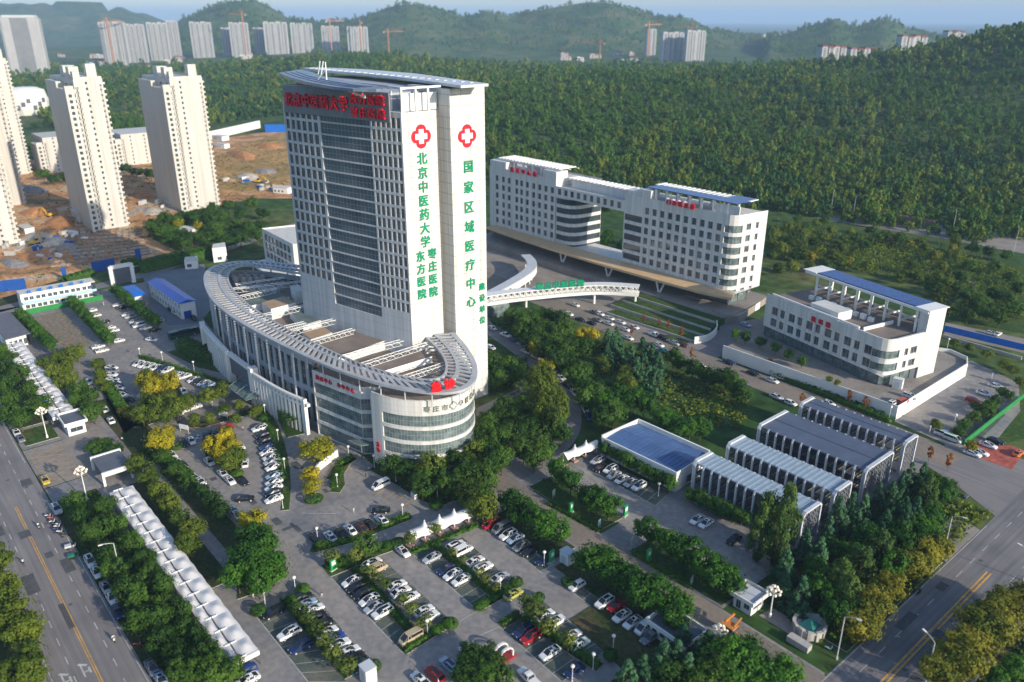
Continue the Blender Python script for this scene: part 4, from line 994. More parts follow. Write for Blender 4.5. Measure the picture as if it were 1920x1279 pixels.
# ================================================================ parking garages, shed
def garage(u0, u1, v0, v1, z, m_roof, label, rib):
    G_ = thing('parking_garage', label, 'parking garage', ((u0 + u1) / 2, (v0 + v1) / 2, 0), 0, 'steel parking garages')
    mb = MB(); mb.box(u0 + .2, u1 - .2, v0, v1, z - .35, z)
    if rib:
        n = int((u1 - u0) / 1.45)
        for i in range(n): mb.box(u0 + .4 + i * 1.45, u0 + .95 + i * 1.45, v0 + .05, v1 - .05, z, z + .06)
    else: mb.box(u0 + .4, u1 - .4, (v0 + v1) / 2 - .1, (v0 + v1) / 2 + .1, z, z + .12)
    mb.build('roof', m_roof, G_)
    mb = MB()
    for i in range(13):
        x = u0 + .4 + (u1 - u0 - .8) * i / 12
        for y, s in ((v0 - .3, 1), (v1 + .3, -1)):
            mb = MB()
            mb.box(x - .22, x + .22, y - .25, y + .25, 0, z - .6); mb.beam((x, y, z - .6), (x, y + s * .5, z + .12), .44, .3); mb.build('column', M_lgrey, G_)
    for s, x in ((-1, u0), (1, u1)):
        mb = MB()
        mb.beam((x, v0 - .3, 0), (x, v0 - .3, z - .5), .5, .5); mb.beam((x, v1 + .3, 0), (x, v1 + .3, z - .5), .5, .5)
        mb.beam((x, v0 - .3, z - .6), (x, v0 + .6, z + .35), .7, .5); mb.beam((x, v1 + .3, z - .6), (x, v1 - .6, z + .35), .7, .5); mb.beam((x, v0 + .4, z + .3), (x, v1 - .4, z + .3), .9, .45)
        mb.build('end_frame', M_lgrey, G_)
    for x in (u0, u1):
        mb = MB()
        for j in range(int(z / .7) + 1): mb.box(x - .03, x + .03, v0 + .3, v1 - .3, .22 + j * .7, .3 + j * .7)
        n = int((v1 - v0) / .55)
        for i in range(n):
            y = v0 + .3 + i * .55
            for j in range(int(z / .7)):
                if (i * 7 + j * 3) % 5 < 3: mb.box(x - .05, x + .05, y, y + .3, .3 + j * .7, .3 + j * .7 + .5)
        mb.build('end_screen', mat('screen_grey', (.17, .18, .20), .5, .1, .4), G_)
    mb = MB()
    for zz in (0.06, z * .33, z * .64): mb.box(u0 + .4, u1 - .4, v0 + .2, v1 - .2, zz, zz + .18)
    for i in range(13):
        x = u0 + .4 + (u1 - u0 - .8) * i / 12
        for zz in (z * .33, z * .64): mb.box(x - .08, x + .08, v0 + .1, v1 - .1, zz + .2, zz + .5)
    mb.build_each('parking_deck', M_dgrey, G_)
    mb = MB()
    for i in range(12):
        for zz in (z * .33, z * .64):
            if (i + int(zz)) % 3: mb.box(u0 + 1 + i * (u1 - u0) / 12.3, u0 + 1.15 + i * (u1 - u0) / 12.3, v0 + .3, v1 - .3, zz + .2, zz + .32)
    mb.build('deck_rails', mat('yellow_rail', (0.45, 0.36, 0.12), 0.6, 0.1), G_)
    return G_
Mg1 = mat('pale_blue_roof', (0.27, 0.34, 0.40), 0.45, 0.12, 0.4); Mg2 = mat('navy_roof', (0.085, 0.105, 0.155), 0.5, 0.15, 0.2)
garage(-103, -73, 148.3, 155.4, 9, Mg1, 'narrow steel parking garage with ribbed pale roof beside the blue roofed shed', True)
garage(-102.8, -73, 162, 169.2, 9, Mg1, 'narrow steel parking garage with ribbed pale roof next to the wide navy roof', True)
garage(-103.5, -73.2, 177.2, 190.8, 9, Mg2, 'wide steel parking garage with a broad navy roof', False)
garage(-103.3, -73.2, 197.8, 204.5, 9, Mg2, 'narrow navy roofed steel parking garage nearest the service road', False)
Sh = thing('storage_shed', 'white walled shed with a large glossy blue roof beside the garages', 'shed', (-118.5, 152, 0))
mb = MB(); mb.prism([(-131.2, 144.4), (-106, 145.2), (-107, 160.1), (-131.2, 159.4)], 0, 5.2); mb.build('wall', M_plain, Sh)
mb = MB(); mb.add([(-130.5, 145, 5.3), (-106.6, 145.8, 5.3), (-107.4, 159.5, 5.3), (-130.5, 158.8, 5.3), (-130.5, 152, 5.9), (-107, 152.7, 5.9)], [(0, 1, 5, 4), (4, 5, 2, 3), (0, 4, 3), (1, 2, 5)])
for i in range(18):
    x = -130 + i * 1.3; mb.beam((x, 145.1, 5.33), (x, 152, 5.96), .08, .1); mb.beam((x, 152, 5.96), (x, 158.9, 5.33), .08, .1)
mb.build('roof', mat('faded_blue_roof', (0.07, 0.13, 0.27), 0.35, 0.2, 0.25), Sh)
mb = MB(); mb.strip([(-131.2, 144.5), (-131.2, 159.4), (-107, 160.0)], .5, 5.2, 6.3); mb.strip([(-131.2, 144.4), (-106, 145.2), (-107, 160.0)], .35, 5.2, 5.9); mb.build('parapet', M_plain, Sh)
for x in (-128, -122, -116, -110):
    b_ = MB(); b_.box(x, x + 2.2, 144.2 + (x + 131) * .033, 144.4 + (x + 131) * .033, 1.2, 3.2); b_.build('window', M_glass, Sh)
b_ = MB(); b_.box(-106.2, -105.9, 150, 152, 1.2, 3); b_.build('window', M_glass, Sh)
# ================================================================ buildings to the left
def simple_block(name, label, cat, poly, z0, z1, mw, mr, holes=None, gm=None, depth=.3, overhang=0, group=None, nv=2, nh=1):
    cx = sum(p[0] for p in poly) / len(poly); cy = sum(p[1] for p in poly) / len(poly)
    t = thing(name, label, cat, (cx, cy, z0), 0, group); mb = MB(); P = list(poly) + [poly[0]]; ops = []
    for i in range(len(poly)): ops += holed_wall(mb, P[i:i + 2], z0, z1, (holes or {}).get(i, []), depth)
    mb.build('wall', mw, t)
    q = [(cx + (p[0] - cx) * (1 + overhang), cy + (p[1] - cy) * (1 + overhang)) for p in poly]
    mb = MB(); mb.prism(q, z1, z1 + .35, bottom=True); mb.build('roof', mr, t)
    if ops: add_windows(t, ops, 'window', 60, gm or M_glass, nv, nh)
    return t
ofh = [(1.2 + 4.4 * (i // 2) + 2 * (i % 2), 2.7 + 4.4 * (i // 2) + 2 * (i % 2), z, z + 1.5) for i in range(12) for z in (1.2, 4.6)]
of = simple_block('prefab_office', 'long two storey white prefab office with a green fence in front', 'office', [(-366.5, 48.5), (-366, 77), (-373, 77), (-373.5, 48.5)], 0, 7.2, M_plain, M_paleroof, {0: ofh}, depth=.2)
mb = MB(); mb.box(-366.4, -364.9, 48.7, 76.8, 3.55, 3.7); mb.box(-365.05, -364.95, 48.7, 76.8, 3.7, 4.6); mb.build('balcony', mat('pale_blue_rail', (0.35, 0.55, 0.65), .5, .1), of)
for i, ch in enumerate('共建健康枣庄'): put_text(of, ch, (-366.6, 52 + 4 * i, 8.1), (0, 1, 0), (0, 0, 1), 1.6, M_blue, .1, .03)
simple_block('flat_pavilion', 'low white pavilion with a plain dark grey flat roof at the left edge', 'building', [(-356, 34.5), (-324.2, 35.2), (-325.6, 43.4), (-356, 42.4)], 0, 4.0, M_plain, mat('slate_roof', (0.12, .125, .15), .7, .15), {1: [(1 + 1.6 * i, 2.1 + 1.6 * i, .6, 2.9) for i in range(4)]}, overhang=.02)
hallh = [(1.5 + 3.3 * i, 3.0 + 3.3 * i, 1.2, 2.8) for i in range(11)]; hallh2 = [(1.5 + 3.3 * i, 3.0 + 3.3 * i, 4.2, 5.8) for i in range(11)]
bh = simple_block('blue_roof_hall', 'long white two storey shed under a bright blue pitched roof', 'building', [(-352.5, 95), (-315.2, 95), (-315.2, 101), (-352.5, 101)], 0, 6.4, M_plain, M_plain, {0: hallh + hallh2}, depth=.2)
mb = MB(); mb.add([(-353, 94.4, 6.75), (-314.8, 94.4, 6.75), (-314.8, 101.6, 6.75), (-353, 101.6, 6.75), (-353, 98, 8.0), (-314.8, 98, 8.0)], [(0, 1, 5, 4), (2, 3, 4, 5), (0, 4, 3), (1, 2, 5)]); mb.build('pitched_roof', M_blue, bh)
mb = MB(); mb.box(-315.15, -315.0, 96, 99, 0, 3.2); mb.build('door', M_hoard, bh)
bp = simple_block('blue_roof_pavilion', 'small white hut with a bright blue hipped roof beside the tree row', 'hut', [(-358.5, 84.8), (-343, 85.2), (-342.6, 90.2), (-359.5, 90)], 0, 4.4, M_plain, M_plain, {1: [(1.5, 3.5, 0.1, 2.6)]}, depth=.2)
mb = MB(); mb.add([(-360, 84.2, 4.76), (-342, 84.4, 4.76), (-341.8, 90.8, 4.76), (-360, 90.8, 4.76), (-355, 87.5, 6.2), (-347, 87.5, 6.2)], [(0, 1, 5, 4), (2, 3, 4, 5), (0, 4, 3), (1, 2, 5)]); mb.build('hipped_roof', M_blue, bp)
sg_ = thing('gate_screen', 'white framed dark display screen beside the blue roofed hut', 'screen', (*at2('F', 780, 175), 0)); sa, sb = at('F', 715, 190), at('F', 845, 165)
mb = MB(); mb.beam((sa[0], sa[1], 0), (sa[0], sa[1], 9), 1.6, 1.6); mb.beam((sb[0], sb[1], 0), (sb[0], sb[1], 9), 1.6, 1.6); mb.beam((sa[0], sa[1], 8.6), (sb[0], sb[1], 8.6), 1.6, 1.5); mb.build('frame', M_plain, sg_)
mb = MB(); mb.beam((sa[0] + .4, sa[1] + .6, 4.6), (sb[0] + .4, sb[1] - .6, 4.6), .4, 6.6); mb.build('screen', M_dgrey, sg_)
simple_block('cabin', 'small white cabin behind the crescent roof at its left end', 'cabin', [at2('6', *p) for p in [(1590, 575), (1700, 565), (1700, 530), (1595, 540)]], 0, 4, M_plain, M_paleroof, {0: [(1, 3, 1, 2.6)]}, depth=.2)
simple_block('white_annex_cabin', 'white two storey block peeping over the crescent roof', 'cabin', [at2('1', *p) for p in [(240, 190), (390, 170), (380, 120), (250, 140)]], 0, 7, M_plain, M_paleroof, {0: [(2, 4, 1, 2.6), (6, 8, 1, 2.6)]}, depth=.2)
gf = MB(); gf.strip([(-362.5, 49), (-362, 78)], .2, 0, 2.2); tag(gf.build('green_fence', mat('green_sheet', (0.02, 0.20, 0.05), .6, .15)), 'solid green site fence in front of the prefab office', 'fence')
for i, (a, b, lab) in enumerate((((0, 765), (230, 740), 'left of the prefab office'), ((795, 600), (990, 560), 'behind the gate screen'), ((540, 660), (580, 655), 'behind the middle of the prefab office'), ((1170, 500), (1215, 490), 'beside the mown verge'))):
    P, Q = at2('6', *a), at2('6', *b); mb = MB(); mb.strip([P, Q], .3, 0, 5 if i < 2 else 6); tag(mb.build('blue_hoarding', M_hoard), 'blue sheet hoarding ' + lab, 'hoarding', 'site hoardings')
mb = MB(); mb.strip([at2('0', 395, 262), at2('0', 488, 240)], 1.0, 0, 8); tag(mb.build('white_hoarding', M_plain), 'long white hoarding behind the bare earth field', 'hoarding', 'site hoardings')
mb = MB(); mb.strip([at2('0', 498, 248), at2('0', 545, 248)], 1.0, 0, 8); tag(mb.build('blue_hoarding', M_blue), 'bright blue hoarding next to the white one beyond the field', 'hoarding', 'site hoardings')
mb = MB()
for i in range(9): mb.tube(at('X', 1320 + 0, 0) if False else (-110 + i * 8, 292 - i * 0.9, 0), (-110 + i * 8, 292 - i * .9, 1.4), .08)
mb.strip([at2('W', 1320, 965), at2('W', 1920, 1110)], .3, 0, 2.4); tag(mb.build('blue_fence', M_blue), 'bright blue fence along the road behind the four storey block', 'fence')
mb = MB(); mb.strip([at2('W', 1310, 1010), at2('W', 1900, 1180)], .5, 0, 1.2); tag(mb.build('pale_wall', M_conc), 'pale low wall below the bright blue fence', 'wall')
mb = MB(); mb.strip([at2('E', 1555, 1200), at2('E', 1730, 1060), at2('E', 1915, 915)], .3, 0, 1.8); tag(mb.build('green_hoarding', MATS['green_sheet']), 'green topped boundary wall right of the side road', 'wall')
mb = MB(); mb.strip([at2('W', 810, 130), at2('W', 1240, 200)], .5, 0, 5.0); tag(mb.build('red_hoarding', mat('red_grey_hoarding', (0.30, 0.16, 0.16), .7, .15)), 'grey and red hoarding beside the road below the forest', 'hoarding')
# construction plots: footings grid and small sheds
fg = MB(); c0 = at2('6', 760, 420); 
for i in range(11):
    a, b = at('6', 620 + i * 55, 230 + (i % 2) * 4), at('6', 430 + i * 75, 560 - i * 9)
    fg.beam((a[0], a[1], .3), (b[0], b[1], .3), .8, .6)
for j in range(9):
    a, b = at('6', 640 - j * 25, 250 + j * 38), at('6', 1200 + j * 12, 250 + j * 24); fg.beam((a[0], a[1], .45), (b[0], b[1], .45), .8, .6)
tag(fg.build('foundation_grid', mat('raw_footing', (.26, .21, .17), .9, .3, .1)), 'grid of raw concrete footings in the construction site', 'foundations')
for k, (cr_, x, y, w_, d_, h_, m_, lab) in enumerate((('6', 700, 150, 14, 7, 6, M_cream, 'cream site hut at the foot of the middle left tower'), ('6', 230, 250, 12, 5, 3, M_plain, 'white site hut on the bare earth'), ('A', 1230, 780, 18, 8, 4, M_plain, 'white site shed beside the muddy field'), ('A', 1240, 825, 14, 6, 4, M_plain, 'small white site shed below the long white hoarding'), ('A', 1000, 1140, 10, 6, 5, M_plain, 'white site hut at the foot of the apartment tower'), ('A', 1580, 1075, 12, 6, 4, M_plain, 'white site hut behind the trees left of the hospital tower'), ('6', 1620, 260, 9, 5, 3, M_plain, 'white hut among the dark trees'))):
    x, y = at2(cr_, x, y); t = thing('site_hut', lab, 'hut', (x, y, 0), .1 * k, 'site huts'); mb = MB(); mb.box(-w_ / 2, w_ / 2, -d_ / 2, d_ / 2, 0, h_); mb.build('wall', m_, t, True)
    mb = MB(); mb.box(-w_ / 2 - .3, w_ / 2 + .3, -d_ / 2 - .3, d_ / 2 + .3, h_, h_ + .3); mb.build('roof', M_paleroof, t, True)
    mb = MB()
    for i in range(3): mb.box(-w_ / 2 + 1 + i * 3, -w_ / 2 + 2.4 + i * 3, -d_ / 2 - .06, -d_ / 2 - .02, 1, 2.2)
    mb.build('window', M_glass, t, True)

def heap(label, k, x, y, rx, ry, h, m):
    q = at2(k, x, y); r_ = np.random.default_rng(int(x * 7 + y)); mb = MB(); vs = []; fs = []; n1, n2 = 7, 18
    ph = r_.uniform(0, 6.28, 4)
    for i in range(n1):
        for j in range(n2):
            g = 2 * math.pi * j / n2; t = i / (n1 - 1); w_ = 1 + .18 * math.sin(2 * g + ph[0]) + .12 * math.sin(3 * g + ph[1]) + .07 * math.sin(7 * g + ph[2]); vs.append((q[0] + rx * t * w_ * math.cos(g), q[1] + ry * t * w_ * math.sin(g), .02 + h * (1 - t ** 1.6) * (1 + .15 * math.sin(3 * g + i + ph[3]) * t)))
    for i in range(n1 - 1):
        for j in range(n2): fs.append((i * n2 + j, i * n2 + (j + 1) % n2, (i + 1) * n2 + (j + 1) % n2, (i + 1) * n2 + j))
    mb.add(vs, fs); tag(mb.build('spoil_heap', m), label, 'spoil heap', 'spoil heaps')
M_soil1 = mat('orange_spoil', (.42, .20, .08), .95, .3, .3, detail=8); M_soil2 = mat('pale_rubble', (.46, .40, .33), .95, .3, .5, detail=8); M_soil3 = mat('grey_rubble', (.24, .22, .21), .95, .3, .6, detail=8)
for i, (k, x, y, rx, ry, h, m, lab) in enumerate((('6', 350, 90, 16, 9, 4, M_soil1, 'orange spoil heap between the two left towers'), ('6', 520, 170, 20, 8, 3, M_soil1, 'long orange spoil heap before the middle left tower'), ('6', 330, 300, 12, 7, 3, M_soil2, 'pale rubble heap in the open site'), ('6', 470, 340, 10, 7, 2.5, M_soil2, 'pale rubble heap nearer the hoarding'), ('6', 580, 385, 8, 5, 2.5, M_soil3, 'grey rubble heap beside the footings'), ('6', 250, 470, 14, 5, 2, M_soil1, 'low orange heap in front of the open site'), ('6', 560, 470, 12, 4, 2, M_soil1, 'low orange heap by the footings'), ('6', 120, 520, 12, 5, 2, M_soil3, 'grey rubble heap at the left edge'),
  ('A', 1350, 870, 26, 10, 4, M_soil1, 'orange spoil heap in the muddy field'), ('A', 1500, 820, 22, 9, 4, M_soil1, 'orange spoil heap close to the hospital tower'), ('A', 1380, 990, 16, 8, 3, M_soil2, 'pale rubble heap in the muddy field'), ('A', 1480, 960, 12, 7, 3, M_soil3, 'grey rubble heap in the muddy field'), ('A', 800, 1090, 16, 7, 3, M_soil1, 'orange heap between the two tall towers'), ('A', 850, 1180, 12, 6, 2, M_soil2, 'pale heap before the dark grove'), ('A', 180, 1060, 18, 8, 3, M_soil3, 'grey heap behind the left towers'))): heap(lab, k, x, y, rx, ry, h, m)
def excavator(label, k, x, y, rz):
    q = at2(k, x, y); t = thing('excavator', label, 'excavator', (*q, .03), rz, 'excavators'); ye = mat('machine_yellow', (.6, .36, .03), .5, .1)
    for s_ in (-1, 1): mb = MB(); mb.box(-2.2, 2.2, s_ * 1.2 - .35, s_ * 1.2 + .35, 0, .9); mb.build('track', M_tyre, t, True)
    mb = MB(); mb.box(-2.2, 1.4, -1.3, 1.3, .95, 2.2); mb.build('body', ye, t, True); mb = MB(); mb.box(.2, 1.6, -1.2, -.1, 2.2, 3.4); mb.build('cab', M_carglass, t, True)
    mb = MB(); mb.beam((1.2, .4, 2), (4.6, .4, 5), .5, .6); mb.beam((4.6, .4, 5), (7, .4, 2.2), .4, .5); mb.build('arm', ye, t, True); mb = MB(); mb.box(6.4, 7.5, -.2, 1, 1, 2.2); mb.build('bucket', M_dgrey, t, True)
excavator('yellow excavator in the muddy field close to the hospital tower', 'A', 1440, 1020, .6); excavator('yellow excavator beside the orange heap on the open site', '6', 300, 360, 2.2); excavator('yellow excavator between the two left towers', '6', 420, 120, 3.5)
_rs = random.Random(4)
for i, (k, x, y, n, lab) in enumerate((('6', 620, 300, 9, 'beside the footings'), ('6', 430, 430, 7, 'on the open site'), ('A', 1330, 1010, 8, 'in the muddy field'), ('A', 1480, 1040, 7, 'behind the dark grove'), ('6', 180, 400, 7, 'near the pale left tower'), ('A', 900, 1150, 7, 'before the second tall tower'))):
    q = at2(k, x, y)
    for j in range(n):
        t = tag(MB().obox(q[0] + _rs.uniform(-14, 14), q[1] + _rs.uniform(-8, 8), .03, _rs.uniform(2, 7), _rs.uniform(1, 3), _rs.uniform(.6, 2.6), _rs.uniform(0, 3)).build('material_stack', _rs.choice([M_plain, M_conc, M_hoard, M_tan, M_lgrey, M_conc])), 'stack of building material ' + lab, 'material stack', 'material stacks ' + lab)
# ---------------------------------------------------------------- apartment towers
def apartment(label, u0, u1, v0, v1, h, wcols, seed, crown=True, group='cream apartment towers'):
    t = thing('apartment_tower', label, 'apartment tower', ((u0 + u1) / 2, (v0 + v1) / 2, 0), 0, group); r_ = random.Random(seed)
    mb = MB(); fl = 3.0; n = int(h / fl)
    face = [(u1, v0), (u1, v1)]; wl_ = v1 - v0; ops = []
    hol = [(wl_ * c - .55, wl_ * c + .55, 1.2 + fl * i, 2.6 + fl * i) for c in wcols for i in range(n)]
    if v1 - v0 > 12: hol.append((.5, 2.0, 2, h - 4)); hol.append((wl_ - 2.0, wl_ - .9, 2, h - 3))
    ops += holed_wall(mb, face, 0, h, hol, .3)
    slots = ops[len(wcols) * n:]; ops = ops[:len(wcols) * n]
    holed_wall(mb, [(u1, v1), (u0, v1), (u0, v0)], 0, h, [])
    L = u1 - u0; nb = max(3, int(L / 9)); side = []
    sh = []
    for k in range(nb):
        s0 = L * (k + .22) / nb; sh.append((s0, s0 + L / nb * .42, 1.5, h - 2.5))
    o2 = holed_wall(mb, [(u0, v0), (u1, v0)], 0, h, sh, 1.6)
    mb.add([(u0, v0, h), (u1, v0, h), (u1, v1, h), (u0, v1, h)], [(0, 1, 2, 3)])
    # projecting stair bay and stepped strips
    mb.box(u1, u1 + 3.0, v0 - 5.5, v0 - 1.2, 0, h - 3) ; mb.box(u1 - 20, u1 + 1.0, v0 - 5.0, v0 - .02, 0, h - 5)
    mb.box(u0 + 3, u1 - 24, v0 - 3.5, v0 - .02, 0, h - 2) if L > 40 else None
    mb.build('wall', M_cream, t)
    add_windows(t, ops, 'window', 70, M_glass, 1, 1)
    for op in o2 + slots:
        b_ = MB(); fill_window(b_, op, 1, n, .9); b_.build('window_strip', [M_glass, M_cream], t)
    b_ = MB()
    for i in range(n): b_.box(u1 - .9, u1 + .05, v1, v1 + 1.0, 1 + fl * i, 2.1 + fl * i)
    b_.build_each('balcony', M_cream, t)
    b_ = MB()
    for i in range(n - 2): b_.box(u1 + 3.0, u1 + 3.06, v0 - 4.2, v0 - 2.6, 1.2 + fl * i, 2.8 + fl * i); b_.box(u1 + 1.0, u1 + 1.06, v0 - 1.1, v0 - .2, 1.0 + fl * i, 2.8 + fl * i)
    b_.build_each('stair_window', M_glass, t)
    if crown:
        b_ = MB(); b_.box(u1 - 16, u1 - 10, v0 + 1, v0 + 6, h, h + 6); b_.box(u1 - 10, u1 - 5, v1 - 6, v1 - 1, h, h + 7.5); b_.box(u1 - 34, u1 - 26, v0 + 2, v0 + 8, h, h + 6); b_.box(u1 - 5, u1 - 1, v0 + .5, v0 + 3, h, h + 4)
        b_.strip([(u1 - .3, v0 + .3), (u1 - .3, v1 - .3), (u0 + .3, v1 - .3)], .3, h, h + 1.2); b_.build('roof_house', M_cream, t)
    return t
apartment('tall cream apartment tower left of the hospital with dotted windows and half in shadow', -546, -494, 113, 127.6, 82, (.42,), 1)
apartment('tall cream apartment tower nearest the hospital tower on its left', -564, -512.5, 169.5, 189, 79, (.3,), 2)
apartment('sunlit cream apartment tower cut by the left edge of the photo, farthest back', -772, -723, 98, 123, 84, (.25, .7), 3)
apartment('pale apartment tower at the lower left edge with its top out of view', -542, -492.5, 47, 71, 86, (.3, .7), 4)
apartment('cream apartment tower squeezed at the left edge behind the lowest one', -650, -600, 78, 95, 80, (.5,), 5)
apartment('short cream apartment block behind the middle left tower', -752, -715, 134, 158, 27, (.3, .7), 6, False, 'low cream blocks')
apartment('short cream apartment block between the two tall towers', -752, -712, 190, 226, 25, (.2, .5, .8), 7, False, 'low cream blocks')

def far_pos(px, f):
    k = (px - 960) / F_PX / (math.cos(PITCH) + .38 * math.sin(PITCH)); return k * f
def far_block(label, x0, x1, ytop, f, mw, mr, depth=22, group=None, name='distant_apartment_tower', strips=4):
    r0, r1 = far_pos(x0, f), far_pos(x1, f); rc = (r0 + r1) / 2; w_ = (r1 - r0)
    zb = float(terrain(rc, f)) - 3; zt = max(zb + 12, 0) if name == 'distant_low_building' else CAM_H + (HORIZON - ytop) / F_PX / (math.cos(PITCH) + .38 * math.sin(PITCH)) * f
    X, Y = from_cam(rc, f); t = thing(name, label, 'apartment tower', (X, Y, zb), YAW + .25, group); h = zt - zb
    mb = MB(); n = strips; ww = w_ / n
    for i in range(n):
        d = depth * (1 if i % 2 else .8); mb.box(-w_ / 2 + i * ww + ww * .06, -w_ / 2 + (i + 1) * ww - ww * .06, -d / 2, d / 2, 0, h - (2 if i % 2 else 0))
    mb.box(-w_ / 2 + 1, w_ / 2 - 1, -depth * .3, depth * .3, 0, h - 3); mb.build('wall', mw, t, True)
    for i in range(n):
        b_ = MB(); d = depth * (1 if i % 2 else .8); x = -w_ / 2 + (i + .5) * ww
        for q in range(int(h / 3)): b_.box(x - ww * .22, x + ww * .22, -d / 2 - .12, -d / 2 - .04, 1 + q * 3, 2.6 + q * 3)
        b_.build('window_strip', M_glass, t, True)
    b_ = MB()
    for i in range(n):
        x = -w_ / 2 + (i + .5) * ww; b_.box(x - ww * .4, x + ww * .4, -depth * .4, depth * .4, h - 2 + (2 if i % 2 == 0 else 0), h + (3.2 if i % 2 == 0 else 1.5))
    b_.build('roof', mr, t, True); return t
M_far = mat('far_tower_render', (0.36, 0.36, 0.36), .7, .08, .05); M_farroof = mat('dark_red_roof', (0.16, 0.05, 0.04), .8, .1)
FARS = [(190, 238, 43, 2150), (239, 272, 46, 2300), (279, 316, 43, 2400), (316, 336, 40, 2450), (359, 398, 42, 2550), (416, 436, 52, 2600), (432, 467, 43, 2550), (476, 495, 52, 2650), (496, 540, 42, 2600), (546, 587, 44, 2650), (603, 636, 49, 2700), (651, 690, 50, 2600)]
for i, (a, b, y, f) in enumerate(FARS): far_block('distant pale apartment tower, %s from the left on the horizon left of the hospital' % ORD[i], a, b, y, f, M_far, M_far, group='distant towers on the left')
for i, (a, b, y, f) in enumerate([(1211, 1229, 54, 2500), (1239, 1282, 60, 2300), (1284, 1322, 57, 2250)]): far_block('distant pale tower under construction, %s from the left in the cluster above the forest' % ORD[i], a, b, y, f, M_far, M_far, group='distant towers in the centre')
for i, (a, b, y, f) in enumerate([(1536, 1588, 84, 1560), (1590, 1648, 88, 1600), (1682, 1738, 66, 1750), (1768, 1806, 58, 1900)]): far_block('white block with dark red roofs behind the right hill, %s from the left' % ORD[i], a, b, y, f, M_far, M_farroof, group='red roofed blocks')
far_block('wide pale grey office slab at the far left under the mountains', 10, 78, 32, 1750, M_far, M_lgrey, 30, None, 'distant_office_slab', 1)
rl = random.Random(21); lows = []
for i in range(20): x = rl.uniform(90, 560); lows.append((x, x + rl.uniform(10, 26), rl.uniform(66, 92), rl.uniform(1950, 2600)))
for i in range(8): x = rl.uniform(1040, 1200); lows.append((x, x + rl.uniform(10, 24), rl.uniform(82, 94), rl.uniform(2200, 2600)))
for i in range(7): x = rl.uniform(1390, 1480); lows.append((x, x + rl.uniform(10, 22), rl.uniform(52, 60), rl.uniform(3300, 3700)))
lows.sort()
for i, (a, b, y, f) in enumerate(lows): far_block('small low building far off in the valley, %s from the left' % ORD[i], a, b, y, f, [M_far, M_cream, M_conc][i % 3], [M_farroof, M_lgrey, M_tan][i % 3], 14, 'low buildings in the far valley', 'distant_low_building', 2)
def crane(label, px, ybase, ytop, f, rot):
    r = far_pos(px, f); X, Y = from_cam(r, f); k = F_PX * (math.cos(PITCH) + .38 * math.sin(PITCH))
    z0 = float(terrain(r, f)); z1 = CAM_H + (HORIZON - ytop) / F_PX / (math.cos(PITCH) + .38 * math.sin(PITCH)) * f
    t = thing('tower_crane', label, 'crane', (X, Y, z0), rot, 'tower cranes'); h = z1 - z0; mo = mat('crane_orange', (0.38, 0.17, 0.08), .6, .1)
    mb = MB(); mb.box(-1.4, 1.4, -1.4, 1.4, 0, h); mb.build('mast', mo, t, True)
    mb = MB(); mb.box(-14, 46, -.8, .8, h - 6, h - 4.2); mb.beam((0, 0, h + 4), (40, 0, h - 4.4), .6, .6); mb.beam((0, 0, h + 4), (-12, 0, h - 4.4), .6, .6); mb.box(-.8, .8, -.8, .8, h, h + 4); mb.build('jib', mo, t, True)
    mb = MB(); mb.box(-14, -10, -1.5, 1.5, h - 9, h - 6); mb.build('counterweight', M_conc, t, True)
for i, (px, yt, f, ro_) in enumerate(((458, 24, 2450, YAW + 2.8), (620, 36, 2600, YAW + .6), (676, 38, 2550, YAW + 2.2), (728, 54, 2450, YAW), (1126, 74, 2300, YAW + 2.6), (1216, 42, 2450, YAW + .5), (1296, 44, 2300, YAW + 2.6), (205, 36, 2100, YAW + 1))):
    crane('orange tower crane, %s from the left among the distant towers' % ORD[sorted(range(8), key=lambda q: (458, 620, 676, 728, 1126, 1216, 1296, 205)[q]).index(i)], px, 0, yt, f, ro_)
st = thing('white_hall', 'white faceted round hall among trees at the far left', 'building', (*at2('0', 55, 215), 0)); mb = MB()
mb.lathe([(20, 0), (24, 8), (25, 18), (22, 30), (14, 33), (0.5, 34)], 0, 0, 0, 14); mb.build('shell', M_plain, st, True)
mb = MB()
for i in range(9): g = YAW - 2.2 + i * .25; mb.obox(25.0 * math.cos(g), 25.0 * math.sin(g), 8 + (i % 3) * 4, 1.0, 4.2, 5, g)
mb.build('dark_opening', M_dgrey, st, True)

